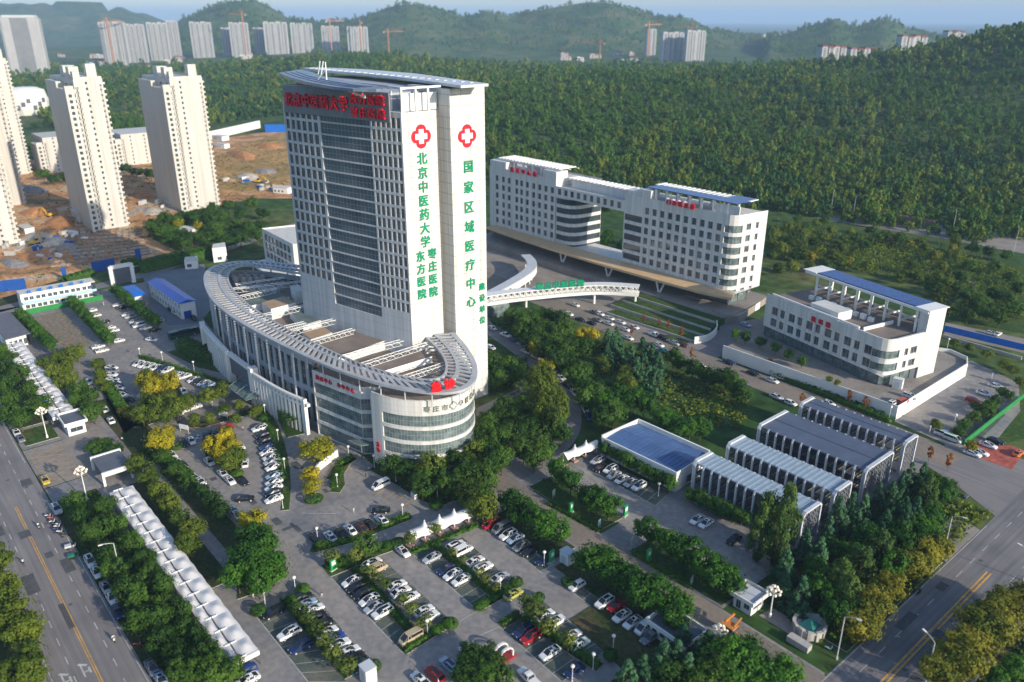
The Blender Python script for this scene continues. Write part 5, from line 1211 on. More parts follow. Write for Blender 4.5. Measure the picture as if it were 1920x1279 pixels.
# ================================================================ canopies, gatehouses, ramp
def tent_row(label, u0, u1, n, va, vb, vc, vd, zb, zp):
    """two parallel rows of pointed membrane tents with a dark gutter between"""
    t = thing('membrane_canopy', label, 'canopy', ((u0 + u1) / 2, (va + vd) / 2, 0), 0, 'white membrane canopies'); du = (u1 - u0) / n
    for v0, v1, nm in ((va, vb, 'membrane'), (vc, vd, 'membrane')):
        mb = MB(); G_ = 8
        for i in range(n):
            x0 = u0 + i * du; vs = []; fs = []
            for a in range(G_ + 1):
                for b in range(G_ + 1):
                    x = a / G_; y = b / G_; e = max(abs(2 * x - 1), abs(2 * y - 1)); d = math.hypot(2 * x - 1, 2 * y - 1)
                    z = zb + (zp - zb) * max(0, 1 - d) ** 1.5 + .25 * (1 - e) - .35 * (1 - abs(2 * x - 1)) * (e > .99); vs.append((x0 + x * du, v0 + (v1 - v0) * y, z))
            for a in range(G_):
                for b in range(G_): k = a * (G_ + 1) + b; fs.append((k, k + G_ + 1, k + G_ + 2, k + 1))
            mb.add(vs, fs)
        mb.build(nm, mat('membrane', (0.66, 0.64, 0.62), .6, .06, .2), t, smooth=True)
    mb = MB(); mb.box(u0, u1, vb + .08, vc - .08, zb - .5, zb - .3)
    for i in range(n + 1):
        x = u0 + i * du
        for y in (va, vd): mb.tube((x, y, 0), (x, y, zb), .1)
        mb.tube((x, (vb + vc) / 2, 0), (x, (vb + vc) / 2, zb + .6), .12)
    mb.build('gutter', M_dgrey, t)
    mb = MB()
    for i in range(n + 1): x = u0 + i * du; mb.beam((x, vb - 1.0, zb + .15), (x, vc + 1.0, zb + .15), .18, .2)
    mb.box(u1, u1 + .3, va, vd, zb - 1.1, zb - .1); mb.build('crossbars', M_steel, t); return t
tent_row('long white canopy of pointed membrane tents with dark gutter in the lower left', -193, -119, 16, 34.2, 36.2, 36.5, 39.8, 3.6, 3.98)
tent_row('long white canopy of pointed membrane tents in front of the dark roofed pavilion', -320, -247, 15, 33.4, 36, 36.3, 39.8, 3.6, 4.0)
def peak_tent(label, A, B, wd, zlow, zp, n):
    A, B = np.array(A), np.array(B); d = (B - A); L = np.hypot(*d); d /= L; nn = np.array((-d[1], d[0])); t = thing('tensile_shelter', label, 'canopy', (*((A + B) / 2), 0), 0, 'white tensile shelters')
    mb = MB(); Gx, Gy = n * 8, 8; vs = []; fs = []
    for a in range(Gx + 1):
        s = a / 8.0; ph = abs((s % 1) - .5) * 2
        for b in range(Gy + 1):
            y = (b / Gy * 2 - 1); pk = (ph ** 5) * max(0, 1 - abs(y)) ** 2.2 * (0.25 if a in (0, Gx) else 1); w2 = wd / 2 * (.84 + .16 * ph)
            p = A + d * (L * a / Gx) + nn * (y * w2); vs.append((p[0], p[1], zlow + .9 * (1 - y * y) + (zp - zlow) * pk - .2 * ph * abs(y)))
    for a in range(Gx):
        for b in range(Gy): k = a * (Gy + 1) + b; fs.append((k, k + Gy + 1, k + Gy + 2, k + 1))
    mb.add(vs, fs); mb.build('membrane', MATS['membrane'], t, smooth=True)
    mb = MB(); mb2 = MB()
    for i in range(n + 1):
        p = A + d * (L * i / n); mb.tube((p[0], p[1], 0), (p[0], p[1], zp + .7 if 0 < i < n else zlow + .6), .13, 6); mb2.obox(p[0], p[1], .05, 1.6, 1.6, .5)
    mb.build('mast', M_steel, t); mb2.build('pedestal', mat('pink_granite', (0.35, .22, .2), .8, .1), t); return t
peak_tent('white four peaked tensile shelter beside the forecourt', (-131, 81.2), (-129.5, 97), 4.4, 3.0, 4.9, 4)
peak_tent('small white tensile shelter at the bend beside the blue roofed shed', (-134, 132.6), (-133, 144.5), 4.0, 2.8, 4.6, 3)
def gatehouse(label, u0, u1, v0, v1, h, mr, oh=.9):
    t = simple_block('gatehouse', label, 'gatehouse', [(u0, v0), (u1, v0), (u1, v1), (u0, v1)], 0, h, M_plain, mr, {0: [(.6, 1.7, .1, 2.2), (2.4, max(3.0, min(u1 - u0 - .5, 5)), 1, 2.4)], 1: [(.7, max(1.6, v1 - v0 - .7), 1, 2.4)]}, depth=.15, group='gatehouses')
    mb = MB(); mb.strip([(u0 - .6, v0 - .6), (u1 + .6, v0 - .6), (u1 + .6, v1 + .6), (u0 - .6, v1 + .6), (u0 - .6, v0 - .6)], .35, h - .1, h + .8); mb.build('parapet', M_plain, t)
    return t
gatehouse('dark roofed white gatehouse at the end of the upper canopy', -246, -238.4, 35.3, 40, 3.6, M_dgrey)
gatehouse('dark roofed white gatehouse at the head of the lower canopy', -206, -196, 34.6, 40.6, 3.6, M_dgrey) if False else None
mb = MB(); t = thing('entrance_gate', 'grey flat roofed entrance gate with white beam before the lower canopy', 'gate', (-207, 39, 0)); mb.box(-213.5, -203, 35.5, 42.5, 3.3, 3.8); mb.build('roof', M_dgrey, t)
mb = MB(); mb.box(-214, -213.4, 35.2, 42.8, 2.9, 4.1); mb.box(-203.4, -202.8, 35.2, 42.8, 2.9, 4.1); mb.box(-214, -213.5, 35.2, 35.8, 0, 3); mb.box(-214, -213.5, 42, 42.6, 0, 3); mb.box(-203.4, -202.9, 35.2, 35.8, 0, 3); mb.box(-203.4, -202.9, 42, 42.6, 0, 3); mb.build('frame', M_plain, t)
gatehouse('white guard hut with grey flat roof beside the chandelier lamp', -71.2, -67, 120.6, 125, 3.0, M_lgrey)
gatehouse('white guard hut with dark roof opposite the orange barrier', -77, -68.6, 101.2, 106.6, 3.0, M_dgrey)
rp = smooth_path([(-172, 78.6), (-174.3, 81), (-176, 84.3), (-177.6, 88.6)], 2)
low_wall('ramp_wall', 'white curved wall of the underground ramp beside the yellow tree', rp, 0, 2.4, .4)
mb = MB(); mb.strip([(p[0] + 2.6, p[1] - .6) for p in rp], 4.0, .06, .09); o = mb.build('ramp_floor', M_asph); o['kind'] = 'structure'
# orange road barriers and a truck-like barrier machine at the east gate
t = thing('barrier_gate', 'orange framed gate machine standing across the driveway', 'barrier', (*at2('4', 540, 890), 0)); p = t.location
mb = MB(); mb.box(-1.2, 1.2, -.7, .7, 0, 2.0); mb.build('cabinet', M_hoard, t, True)
mb = MB(); mb.box(-1.4, 1.4, -1.0, 1.0, 2.0, 2.3); mb.beam((-1.0, 0, 2.4), (-.8, 2.6, 2.9), .25, .4); mb.beam((1.0, 0, 2.4), (.8, 2.6, 2.9), .25, .25); mb.box(.8, 1.6, -.6, .4, 0, 1.2); mb.build('arm', mat('orange_paint', (0.55, .2, .04), .5, .1), t, True)
# round planter with green pyramid, plinths
t = thing('round_planter', 'round grey stone planter with a green glass pyramid by the street gate', 'planter', (*at2('4', 1180, 870), 0.13)); mb = MB()
mb.lathe([(3.0, 0), (3.0, 1.5), (3.2, 1.6), (3.2, 2.0), (2.6, 2.0), (2.6, 1.4)], 0, 0, 0, 20)
for i in range(12): g = i * math.pi / 6; mb.obox(3.0 * math.cos(g), 3.0 * math.sin(g), 0, .5, .6, 2.2, g)
mb.build('stone_ring', M_conc, t, True); mb = MB(); mb.add([(-1.6, -1.6, 1.5), (1.6, -1.6, 1.5), (1.6, 1.6, 1.5), (-1.6, 1.6, 1.5), (0, 0, 3.2)], [(0, 1, 4), (1, 2, 4), (2, 3, 4), (3, 0, 4)]); mb.build('glass_pyramid', mat('teal_glass', (0.03, .16, .14), .15, .1), t, True)
mb = MB(); q = at2('4', 1100, 990); mb.obox(q[0], q[1], .13, 4.5, 1.6, 1.3, .0); mb.obox(q[0] - .3, q[1] + 1.2, .13, 4.2, .8, .7, 0); tag(mb.build('stone_name_plinth', M_conc), 'low pale stone plinth beside the round planter', 'plinth')
for k, x, y, lab in (('K', 1135, 410, 'nearer stone bench'), ('K', 1080, 460, 'bench closest to the trees'), ('K', 1205, 355, 'bench farthest along')):
    q = at2(k, x, y); mb = MB(); mb.obox(q[0], q[1], .14, .7, 2.0, .45, 0); tag(mb.build('stone_bench', M_dgrey), lab + ' on the pale kerbside apron', 'bench', 'benches on the apron')
def booth(label, k, x, y, lx, ly, h, rz=0, z=0.05):
    q = at2(k, x, y, z); t = thing('equipment_booth', label, 'booth', (*q, z), rz); mb = MB(); mb.box(-lx / 2, lx / 2, -ly / 2, ly / 2, 0, h); mb.build('cabinet', M_plain, t, True)
    mb = MB(); mb.box(-lx / 2 - .1, lx / 2 + .1, -ly / 2 - .1, ly / 2 + .1, h, h + .15); mb.build('roof', M_lgrey, t, True); mb = MB(); mb.box(-lx / 4, lx / 4, -ly / 2 - .05, -ly / 2 - .01, .2, h * .75); mb.build('door', M_lgrey, t, True)
booth('tall white box booth at the foot of the dark car row', 'I', 925, 1265, 2.4, 2.2, 3.4); booth('white equipment booth with green panel at the driveway corner', 'J', 452, 725, 2.6, 2.2, 3.0); booth('white cabinet beside the glazed corner of the four storey block', 'E', 1158, 855, 2.8, 2.0, 3.2, .2, 3.5); booth('small beige cabinet beside the emergency parking', 'N', 925, 738, 1.6, 1.0, 1.4)
t = thing('red_umbrella', 'red square parasol among the cars of the lower lot', 'parasol', (*at2('H', 945, 690), .05)); mb = MB(); mb.add([(-2, -2, 2.3), (2, -2, 2.3), (2, 2, 2.3), (-2, 2, 2.3), (0, 0, 3.1)], [(0, 1, 4), (1, 2, 4), (2, 3, 4), (3, 0, 4)]); mb.build('cover', mat('red_cloth', (0.6, .02, .02), .7, .1), t, True); mb = MB(); mb.tube((0, 0, 0), (0, 0, 3), .05); mb.build('pole', M_steel, t, True)
t = thing('red_white_rig', 'red and white twin arched stand beside the dark shrubs at the bottom', 'stand', (*at2('S', 350, 1130), .05)); mb = MB()
for x in (-.8, .8):
    for i in range(6): a0, a1 = math.pi * i / 6, math.pi * (i + 1) / 6; mb.beam((x, 1.6 * math.cos(a0), 1.6 + 1.2 * math.sin(a0)), (x, 1.6 * math.cos(a1), 1.6 + 1.2 * math.sin(a1)), .5, .25)
    mb.box(x - .25, x + .25, -1.75, -1.45, 0, 1.7); mb.box(x - .25, x + .25, 1.45, 1.75, 0, 1.7)
mb.build('arch', M_plain, t, True); mb = MB(); mb.box(-1.3, 1.3, -2.2, 2.2, 0, .5); mb.build('base', mat('dark_red', (.3, .03, .04), .6, .1), t, True)
for k, x, y, lab, z in (('I', 662, 440, 'at the head of the second hedge', .05), ('J', 380, 725, 'beside the white equipment booth', .05), ('J', 470, 500, 'on the lawn strip along the driveway', .16), ('J', 720, 515, 'at the corner of the shed yard', .16), ('J', 827, 720, 'under the big tree right of the junction', .16)):
    t = thing('green_sign_pillar', 'tall green sign pillar ' + lab, 'sign', (*at2(k, x, y), z), .2, 'green sign pillars'); mb = MB(); mb.box(-.25, .25, -.75, .75, 0, 3.0); mb.build('panel', mat('sign_green', (0.02, .30, .08), .5, .05), t, True); mb = MB(); mb.box(-.3, .3, -.85, .85, 0, .3); mb.build('base', M_lgrey, t, True); mb = MB(); mb.box(.26, .28, -.5, .5, 1.6, 2.6); mb.box(-.5 * .01 - .28, -.26, -.5, .5, 1.6, 2.6); mb.build('white_panel', M_plain, t, True)
for k, x, y, lab in (('E', 1722, 810, 'beside the white cars of the side lot'), ('E', 1350, 1130, 'on the grass corner of the side road'), ('J', 600, 570, 'at the lawn corner of the junction'), ('J', 390, 430, 'at the shady start of the driveway lawn'), ('J', 750, 655, 'at the right corner of the junction'), ('J', 1026, 835, 'near the guard hut on the lawn strip')):
    t = thing('sign_board', 'small pale sign board ' + lab, 'sign', (*at2(k, x, y), .1), .3, 'small sign boards'); mb = MB(); mb.box(-.1, .1, -.6, .6, .9, 2.4); mb.build('panel', mat('pale_green', (.35, .5, .42), .5, .05) if k == 'J' else M_plain, t, True); mb = MB(); mb.box(-.06, .06, -.5, -.4, 0, .9); mb.box(-.06, .06, .4, .5, 0, .9); mb.build('legs', M_lgrey, t, True)
for k, x, y, lab in (('Y', 1480, 640, 'white notice board at the lower edge of the oval lot'), ('Y', 1660, 800, 'white notice board beside the small round trees'), ('Y', 1190, 960, 'white notice board behind the yellow tree')):
    t = thing('notice_board', lab, 'notice board', (*at2(k, x, y), .1), .5, 'notice boards'); mb = MB(); mb.box(-1.6, 1.6, -.1, .1, .9, 2.3); mb.build('panel', M_plain, t, True); mb = MB(); mb.box(-1.5, -1.4, -.06, .06, 0, .9); mb.box(1.4, 1.5, -.06, .06, 0, .9); mb.build('legs', M_lgrey, t, True)

# ================================================================ lamps
def lamp_proto():
    t = thing('parking_lamp', 'x', 'lamp'); mb = MB(); mb.lathe([(.12, 0), (.12, .3), (.07, .4), (.06, 3.4)], n=8); mb.build('pole', M_steel, t, True); mb = MB(); mb.lathe([(.08, 3.4), (.36, 3.55), (.4, 3.75), (.3, 3.95), (.02, 4.05)], n=10); mb.build('head', M_lamp, t, True); return t
LAMPS = [('I', 545, 225, 'at the front of the forecourt island'), ('I', 927, 500, 'on the second hedge behind the tan minivan'), ('I', 1368, 930, 'at the lower end of the second hedge'), ('I', 378, 600, 'at the top of the first hedge'), ('I', 152, 710, 'beside the black off roader'), ('I', 1913, 610, 'at the lower end of the third hedge'), ('I', 1182, 45, 'at the right end of the forecourt island'),
 ('N', 606, 500, 'at the corner of the round glazed block'), ('N', 779, 612, 'behind the white van'), ('N', 1110, 750, 'in the shrubs right of the emergency bays'), ('N', 402, 425, 'beside the glass block entrance'), ('N', 311, 655, 'on the ramp island'), ('H', 1200, 570, 'at the top of the curved car row'), ('H', 1287, 740, 'in the middle of the curved strip'), ('H', 1331, 935, 'in the lower part of the curved strip'), ('H', 1317, 1185, 'at the lower tip of the curved strip'),
 ('H', 727, 275, 'above the oval lot on the right'), ('H', 517, 210, 'above the middle of the oval lot'), ('H', 369, 185, 'at the upper left corner of the oval lot'), ('S', 332, 720, 'at the end of the third hedge by the taxi'), ('S', 608, 545, 'beside the dark blue car'), ('S', 1043, 1085, 'at the round bush beyond the fourth hedge'), ('S', 917, 1200, 'in the lower fourth hedge'), ('S', 785, 1279, 'at the bottom edge left of the dark blue car'), ('S', 755, 1070, 'in the middle of the fourth hedge'), ('J', 873, 422, 'at the corner of the shed parking'),
 ('E', 1452, 640, 'beside the terrace back wall'), ('E', 1490, 1110, 'in the grass of the side lot'), ('E', 1105, 1060, 'at the corner of the terrace wall')]
lp = lamp_proto()
for i, (k, x, y, lab) in enumerate(LAMPS):
    o = lp if i == 0 else copy_tree(lp); q = at2(k, x, y); o.location = (*q, .05); tag(o, 'white post lamp ' + lab, 'lamp', 'white post lamps'); s = 1.35 if k == 'E' else 1.0; o.scale = (1, 1, s)
def street_lamp(label, k, x, y, h, rz, z=.1):
    q = at2(k, x, y); t = thing('street_lamp', label, 'street lamp', (*q, z), rz, 'street lamps'); mb = MB(); mb.lathe([(.2, 0), (.2, .6), (.11, .7), (.08, h)], n=8)
    prev = (0, 0, h - .05)
    for i in range(1, 7): a = i / 6; c = (2.2 * a, 0, h + .7 * math.sin(a * 1.4)); mb.tube(prev, c, .06, 5); prev = c
    mb.build('pole', M_lgrey, t, True); mb = MB(); mb.beam((2.0, 0, h + .65), (2.9, 0, h + .72), .35, .14); mb.build('head', M_lamp, t, True); return t
street_lamp('grey street lamp at the corner of the driveway and the street', '4', 1405, 1100, 10, 0.2); street_lamp('white street lamp over the avenue among the kerb trees', 'P', 700, 710, 10, -1.6); street_lamp('street lamp over the avenue at the corner by the far street trees', 'K', 1000, 1279, 9, 2.8)
street_lamp('street lamp beside the trees at the upper street kerb', 'K', 1095, 620, 9, 0.2); street_lamp('street lamp on the far side of the street near the dashed lines', 'K', 1490, 770, 7, 3.0)
for i, (x, y) in enumerate(((470, 75), (632, 135), (1378, 245), (1838, 385))): street_lamp('tall road lamp below the forest, %s from the left' % ORD[i], 'W', x, y, 13, 2.0)
def flower_lamp(label, k, x, y, h):
    q = at2(k, x, y); t = thing('chandelier_lamp', label, 'lamp post', (*q, .15), 0, 'globe chandelier lamps'); mb = MB(); mb.lathe([(.3, 0), (.3, .8), (.14, 1), (.1, h)], n=8); hb = MB()
    for j, (n_, r_, dz) in enumerate(((8, 1.35, .0), (6, .8, .75), (1, 0, 1.3))):
        for i in range(n_):
            g = 2 * math.pi * i / n_ + j * .3; e = (r_ * math.cos(g), r_ * math.sin(g), h + dz)
            mb.tube((0, 0, h - .6 + dz * .6), e, .04, 4); hb.lathe([(.05, 0), (.26, .12), (.32, .34), (.22, .56), (.03, .64)], e[0], e[1], e[2], 8)
    mb.build('pole', M_steel, t, True); hb.build('globes', mat('lamp_globe', (0.8, .72, .58), .3, 0), t, True)
flower_lamp('globe chandelier lamp beside the guard hut and round planter', '4', 870, 760, 6); flower_lamp('globe chandelier lamp at the forecourt of the avenue gate', 'P', 500, 240, 8); flower_lamp('globe chandelier lamp on the small lawn by the upper gatehouse', 'F', 300, 1150, 8); flower_lamp('pale globe chandelier lamp behind the dark roofed guard hut', '4', 440, 1085, 6)
# ================================================================ vegetation
def leaf_quads(cent, nrm, size, r_):
    """one small bent leaf-cluster quad per centre"""
    n = len(cent); t = np.cross(nrm, r_.normal(size=(n, 3))); t /= np.linalg.norm(t, axis=1, keepdims=True) + 1e-9; b = np.cross(nrm, t)
    s = (size * r_.uniform(.65, 1.25, n))[:, None]; w = s * r_.uniform(.6, 1.0, (n, 1))
    v = np.stack([cent - t * s, cent - b * w + nrm * s * .15, cent + t * s, cent + b * w + nrm * s * .15], 1); return v.reshape(-1, 3)
def mesh_quads(name, V, m, extra=None):
    V = np.asarray(V, dtype=np.float32); n = len(V) // 4; F = np.arange(n * 4, dtype=np.int32)
    me = bpy.data.meshes.new(name); me.vertices.add(n * 4); me.loops.add(n * 4); me.polygons.add(n)
    me.vertices.foreach_set('co', V.ravel()); me.loops.foreach_set('vertex_index', F); me.polygons.foreach_set('loop_start', np.arange(n, dtype=np.int32) * 4)
    me.materials.append(m); me.update(calc_edges=True); return me
def crown_points(r_, shape, n_cl, n_leaf):
    C, N = [], []
    for i in range(n_cl):
        if shape == 'cone':
            h = r_.uniform(0, 1) ** 1.3; rad = (1 - h) * .95 + .06; g = r_.uniform(0, 2 * math.pi); q = rad * r_.uniform(.55, 1.0); c = np.array((q * math.cos(g), q * math.sin(g), h * 2 - 1)); cr = .10 + .20 * (1 - h)
            flat = .55
        elif shape == 'column':
            h = r_.uniform(-1, 1); rad = (1 - abs(h) ** 2.6) * .9 + .05; g = r_.uniform(0, 2 * math.pi); q = rad * r_.uniform(.4, .95); c = np.array((q * math.cos(g), q * math.sin(g), h)); cr = r_.uniform(.18, .30); flat = .8
        else:
            d = r_.normal(size=3); d /= np.linalg.norm(d); d[2] = d[2] * .9 + .12; q = r_.uniform(.45, .86); c = d * q; cr = r_.uniform(.2, .34); flat = .85
        k = r_.normal(size=(n_leaf, 3)); k /= np.linalg.norm(k, axis=1, keepdims=True); rr = r_.uniform(.6, 1.0, (n_leaf, 1)); p = c + k * rr * cr * np.array((1, 1, flat))
        nn = k * .8 + c * .6 + r_.normal(size=(n_leaf, 3)) * .35 + np.array((0, 0, .25)); nn /= np.linalg.norm(nn, axis=1, keepdims=True); C.append(p); N.append(nn)
    return np.concatenate(C), np.concatenate(N)
LM = {'round': leaf_mat('leaf_green', (0.020, 0.066, 0.008), (0.085, 0.175, 0.018)), 'yellow': leaf_mat('leaf_yellow', (0.20, 0.22, 0.010), (0.58, 0.47, 0.015)), 'olive': leaf_mat('leaf_olive', (0.045, 0.095, 0.009), (0.175, 0.225, 0.020)),
      'autumn': leaf_mat('leaf_autumn', (0.085, 0.125, 0.010), (0.30, 0.27, 0.02)), 'conifer': leaf_mat('leaf_conifer', (0.020, 0.078, 0.034), (0.075, 0.185, 0.075), .25), 'poplar': leaf_mat('leaf_poplar', (0.034, 0.085, 0.016), (0.12, 0.20, 0.03)),
      'orange': leaf_mat('leaf_orange', (0.16, 0.06, 0.015), (0.40, 0.15, 0.03)), 'lush': leaf_mat('leaf_lush', (0.018, 0.078, 0.007), (0.075, 0.205, 0.013)), 'sapling': leaf_mat('leaf_sapling', (0.06, 0.11, 0.015), (0.20, 0.24, 0.035)), 'clipped': leaf_mat('leaf_clipped', (0.022, 0.085, 0.009), (0.085, 0.20, 0.018))}
KIND = {'round': ('broadleaf_tree', 'ball', 'dark green round'), 'yellow': ('yellow_tree', 'ball', 'bright yellow green'), 'olive': ('olive_tree', 'ball', 'olive green'), 'autumn': ('autumn_tree', 'ball', 'orange tinged'), 'conifer': ('conifer', 'cone', 'bluish green conical'),
        'poplar': ('poplar_tree', 'column', 'tall green columnar'), 'orange': ('orange_tree', 'column', 'small orange'), 'lush': ('lush_tree', 'ball', 'lush green domed'), 'sapling': ('sapling', 'ball', 'slender young'), 'clipped': ('clipped_tree', 'ball', 'clipped green'), 'bush': ('round_bush', 'ball', 'clipped round')}
LM['bush'] = LM['clipped']
PROTO = {}
def proto_meshes(kind, var):
    if (kind, var) in PROTO: return PROTO[(kind, var)]
    r_ = np.random.default_rng(hash((len(kind), ord(kind[0]), ord(kind[2]), var)) % 99991); shape = KIND[kind][1]
    ncl, nl, sz = {'ball': (44, 64, .070), 'cone': (64, 40, .072), 'column': (58, 52, .060)}[shape]
    if kind == 'sapling': ncl, nl, sz = 14, 26, .14
    if kind == 'bush': ncl, nl, sz = 60, 26, .09
    if kind == 'orange': ncl, nl, sz = 30, 40, .10
    C, N = crown_points(r_, shape, ncl, nl)
    if shape == 'ball' and kind != 'bush':      # each prototype leans and bulges its own way
        g = np.arctan2(C[:, 1], C[:, 0]); k1 = 1 + .16 * np.sin(2 * g + var * 1.9) + .12 * np.sin(3 * g + var * .7 + 2 * C[:, 2]); C = C * np.column_stack([k1, k1, np.ones(len(C))]); C[:, 0] += .12 * C[:, 2] * math.sin(var * 2.4)
    if kind == 'bush': C = C / np.linalg.norm(C, axis=1, keepdims=True) * r_.uniform(.9, 1.02, (len(C), 1)) * np.array((1, 1, .9)); N = C / np.linalg.norm(C, axis=1, keepdims=True) + r_.normal(size=C.shape) * .3; N /= np.linalg.norm(N, axis=1, keepdims=True)
    if shape == 'ball' and kind not in ('bush',): # a few loose sprays beyond the outline
        k = r_.normal(size=(160, 3)); k /= np.linalg.norm(k, axis=1, keepdims=True); C = np.concatenate([C, k * r_.uniform(.95, 1.16, (160, 1))]); N = np.concatenate([N, k])
    V = leaf_quads(C, N, sz, r_); me = mesh_quads('crown', V, LM[kind])
    tb_ = MB(); n = 6
    tb_.tube((0, 0, -1), (.02, .01, -.35), .05, n, .036); tb_.tube((.02, .01, -.35), (.0, .04, .35), .036, 5, .012)
    for i in range(6):
        g = i * 1.05 + var; a = -.5 + .13 * i; tb_.tube((.01, .01, a), (.5 * math.cos(g), .5 * math.sin(g), a + .45), .022, 5, .006)
    PROTO[(kind, var)] = (me, tb_.mesh('trunk', M_bark)); return PROTO[(kind, var)]
NT = [0]
def tree(kind, x, y, h, r, label, group, z=None):
    """crown occupies the upper part; meshes are unit-sized and scaled per tree"""
    if kind not in ('bush', 'sapling', 'poplar'): r *= .86; h *= .93
    nm = KIND[kind][0]; var = NT[0] % (2 if kind in ('orange', 'bush') else (3 if kind in ('yellow', 'sapling', 'poplar') else 6)); NT[0] += 1
    z = ground_z(x, y) + .02 if z is None else z; ch, tm = proto_meshes(kind, var); rr = random.Random(NT[0])
    t = thing(nm, label, 'bush' if kind == 'bush' else 'tree', (x, y, z), rr.uniform(0, 6.28), group)
    base = {'conifer': .06, 'bush': 0.0, 'sapling': .42, 'poplar': .08, 'orange': .3}.get(kind, .16) * h
    hz = (h - base) / 2; j = rr.uniform(.92, 1.08)
    c = bpy.data.objects.new('crown', ch); COL.objects.link(c); c.parent = t; c.location = (0, 0, base + hz); c.scale = (r * j, r / j, hz)
    if kind != 'bush':
        w = bpy.data.objects.new('trunk', tm); COL.objects.link(w); w.parent = t; w.location = (0, 0, h * .5); w.scale = (r * .9 + .4, r * .9 + .4, h * .5)
    return t
def ordered(seq, where):
    if 'from the left' in where: return sorted(seq, key=lambda p: p[-2] if len(p) == 2 else p[1])
    if 'from the top' in where: return sorted(seq, key=lambda p: p[-1] if len(p) == 2 else p[2])
    if len(seq[0]) == 2: return sorted(seq, key=lambda p: math.hypot(p[0] - seq[0][0], p[1] - seq[0][1]))
    return seq
def grove(kind, k, seq, h, r, where, group, z=0.05, jit=.12, start=None):
    """trees listed along the photo; each label counts from the first of its run"""
    n = len(seq); rr = random.Random(len(where) * 7 + n); seq = ordered(seq, where)
    kw = KIND[kind][2]; base = 'bush' if kind == 'bush' else 'tree'
    for i, p in enumerate(seq):
        hh = h * (1 + rr.uniform(-jit, jit)) ; q = at2(k, p[0], p[1], z + hh * .5)
        o = ORD[i] if i < len(ORD) else 'number %d' % (i + 1)
        lab = ('%s %s %s' % (kw, base, where)) if n == 1 else '%s %s, %s %s' % (kw, base, o, where)
        while len(lab.split()) > 16 and ' ' in kw: kw = kw.split(' ', 1)[1]; lab = '%s %s, %s %s' % (kw, base, o, where)
        tree(kind, q[0], q[1], hh, r * (1 + rr.uniform(-jit, jit)), lab, group, z)
def along(a, b, n): return [(a[0] + (b[0] - a[0]) * i / (n - 1), a[1] + (b[1] - a[1]) * i / (n - 1)) for i in range(n)]
G1 = 'street trees along the avenue'
grove('round', 'G', [(405, 300), (440, 380), (488, 465), (580, 590), (620, 670), (690, 780), (750, 820), (775, 950), (862, 940), (880, 1060), (960, 1140), (985, 1225), (1065, 1240), (1150, 1260)], 8, 3.1, 'from the far end along the avenue kerb', G1)
grove('round', 'G', [(580, 320), (640, 420), (560, 440), (725, 525), (790, 610), (815, 690), (895, 745), (890, 850), (985, 890), (1015, 990), (1085, 1050), (1130, 1130), (1180, 1190), (1260, 1225)], 7.5, 3.0, 'from the far end in the row beside the lower canopy', G1)
grove('olive', 'G', [(750, 95), (815, 165), (880, 240), (930, 310), (985, 390), (1055, 450), (1020, 530)], 8, 3.4, 'from the gate in the row right of the lower canopy', G1)
grove('round', 'G', [(890, 50), (960, 125), (1035, 195), (1105, 240), (1160, 290), (1205, 345)], 7, 3.0, 'from the top in the row left of the oval lot', G1)
grove('olive', 'G', [(0, 610), (35, 745), (15, 840), (110, 910), (135, 1030), (45, 970), (155, 1160), (60, 1240), (170, 1250)], 9, 3.8, 'from the top on the near side of the avenue', G1)
grove('round', 'F', [(8, 600), (45, 645), (15, 705), (110, 750), (25, 820), (190, 850), (70, 920), (240, 945), (125, 1035), (60, 1000)], 9, 4.0, 'from the top in the clump between the avenue and upper canopy', G1)
grove('lush', 'I', [(60, 200), (150, 260), (30, 330), (130, 380), (200, 430), (60, 450), (-40, 380), (100, 520), (-60, 480)], 10, 4.2, 'from the top in the clump beside the forecourt road', 'trees in the big clump')
grove('yellow', 'I', [(55, 75)], 9, 4, 'at the head of the clump beside the forecourt', 'yellow trees'); grove('olive', 'I', [(150, 160)], 5, 2.4, 'at the rounded tip of the clump', 'yellow trees')
grove('yellow', 'H', [(505, 725)], 10, 5.2, 'between the two car lots', 'yellow trees'); grove('yellow', 'H', [(395, 340), (480, 360), (570, 345), (450, 390)], 9, 4.0, 'from the left in the middle of the oval lot', 'yellow trees')
grove('olive', 'H', [(430, 310), (420, 470), (500, 500), (570, 470), (380, 560), (480, 560), (610, 520), (550, 560), (690, 470), (820, 440), (915, 400)], 8, 3.6, 'from the left in the bed below the oval lot', 'trees of the oval lot')
grove('autumn', 'H', [(290, 550)], 6, 2.8, 'at the lower left tip of the oval lot', 'trees of the oval lot')
grove('yellow', 'H', [(850, 780), (930, 730), (985, 790), (900, 830)], 8, 3.4, 'from the left in the island of the lower lot', 'yellow trees'); grove('olive', 'H', [(930, 690), (960, 880), (1000, 850)], 7, 3.2, 'from the top in the island of the lower lot', 'trees of the oval lot')
grove('yellow', 'N', [(150, 360)], 10, 5.4, 'in front of the glass block', 'yellow trees'); grove('yellow', 'N', [(95, 560), (110, 650)], 6, 3.0, 'from the top beside the ramp', 'yellow trees')
grove('bush', 'N', [(120, 745), (1100, 790)], 2.2, 2.0, 'from the left at the forecourt corner', 'round bushes'); grove('olive', 'H', [(95, 220), (105, 290), (95, 340), (130, 380)], 4, 2.2, 'from the top in the strip left of the oval lot', 'trees of the oval lot')
grove('olive', 'H', [(720, 600), (830, 585), (920, 530), (1030, 495), (1120, 550), (1000, 590), (1140, 530)], 5, 2.3, 'from the left along the path between the lots', 'trees along the lot path')
grove('olive', 'F', [(610, 680), (620, 740), (625, 790)], 4.5, 2.3, 'from the top in the hedge strip by the inner road', 'trees along the lot path')
G2 = 'clipped tree rows of the upper lots'
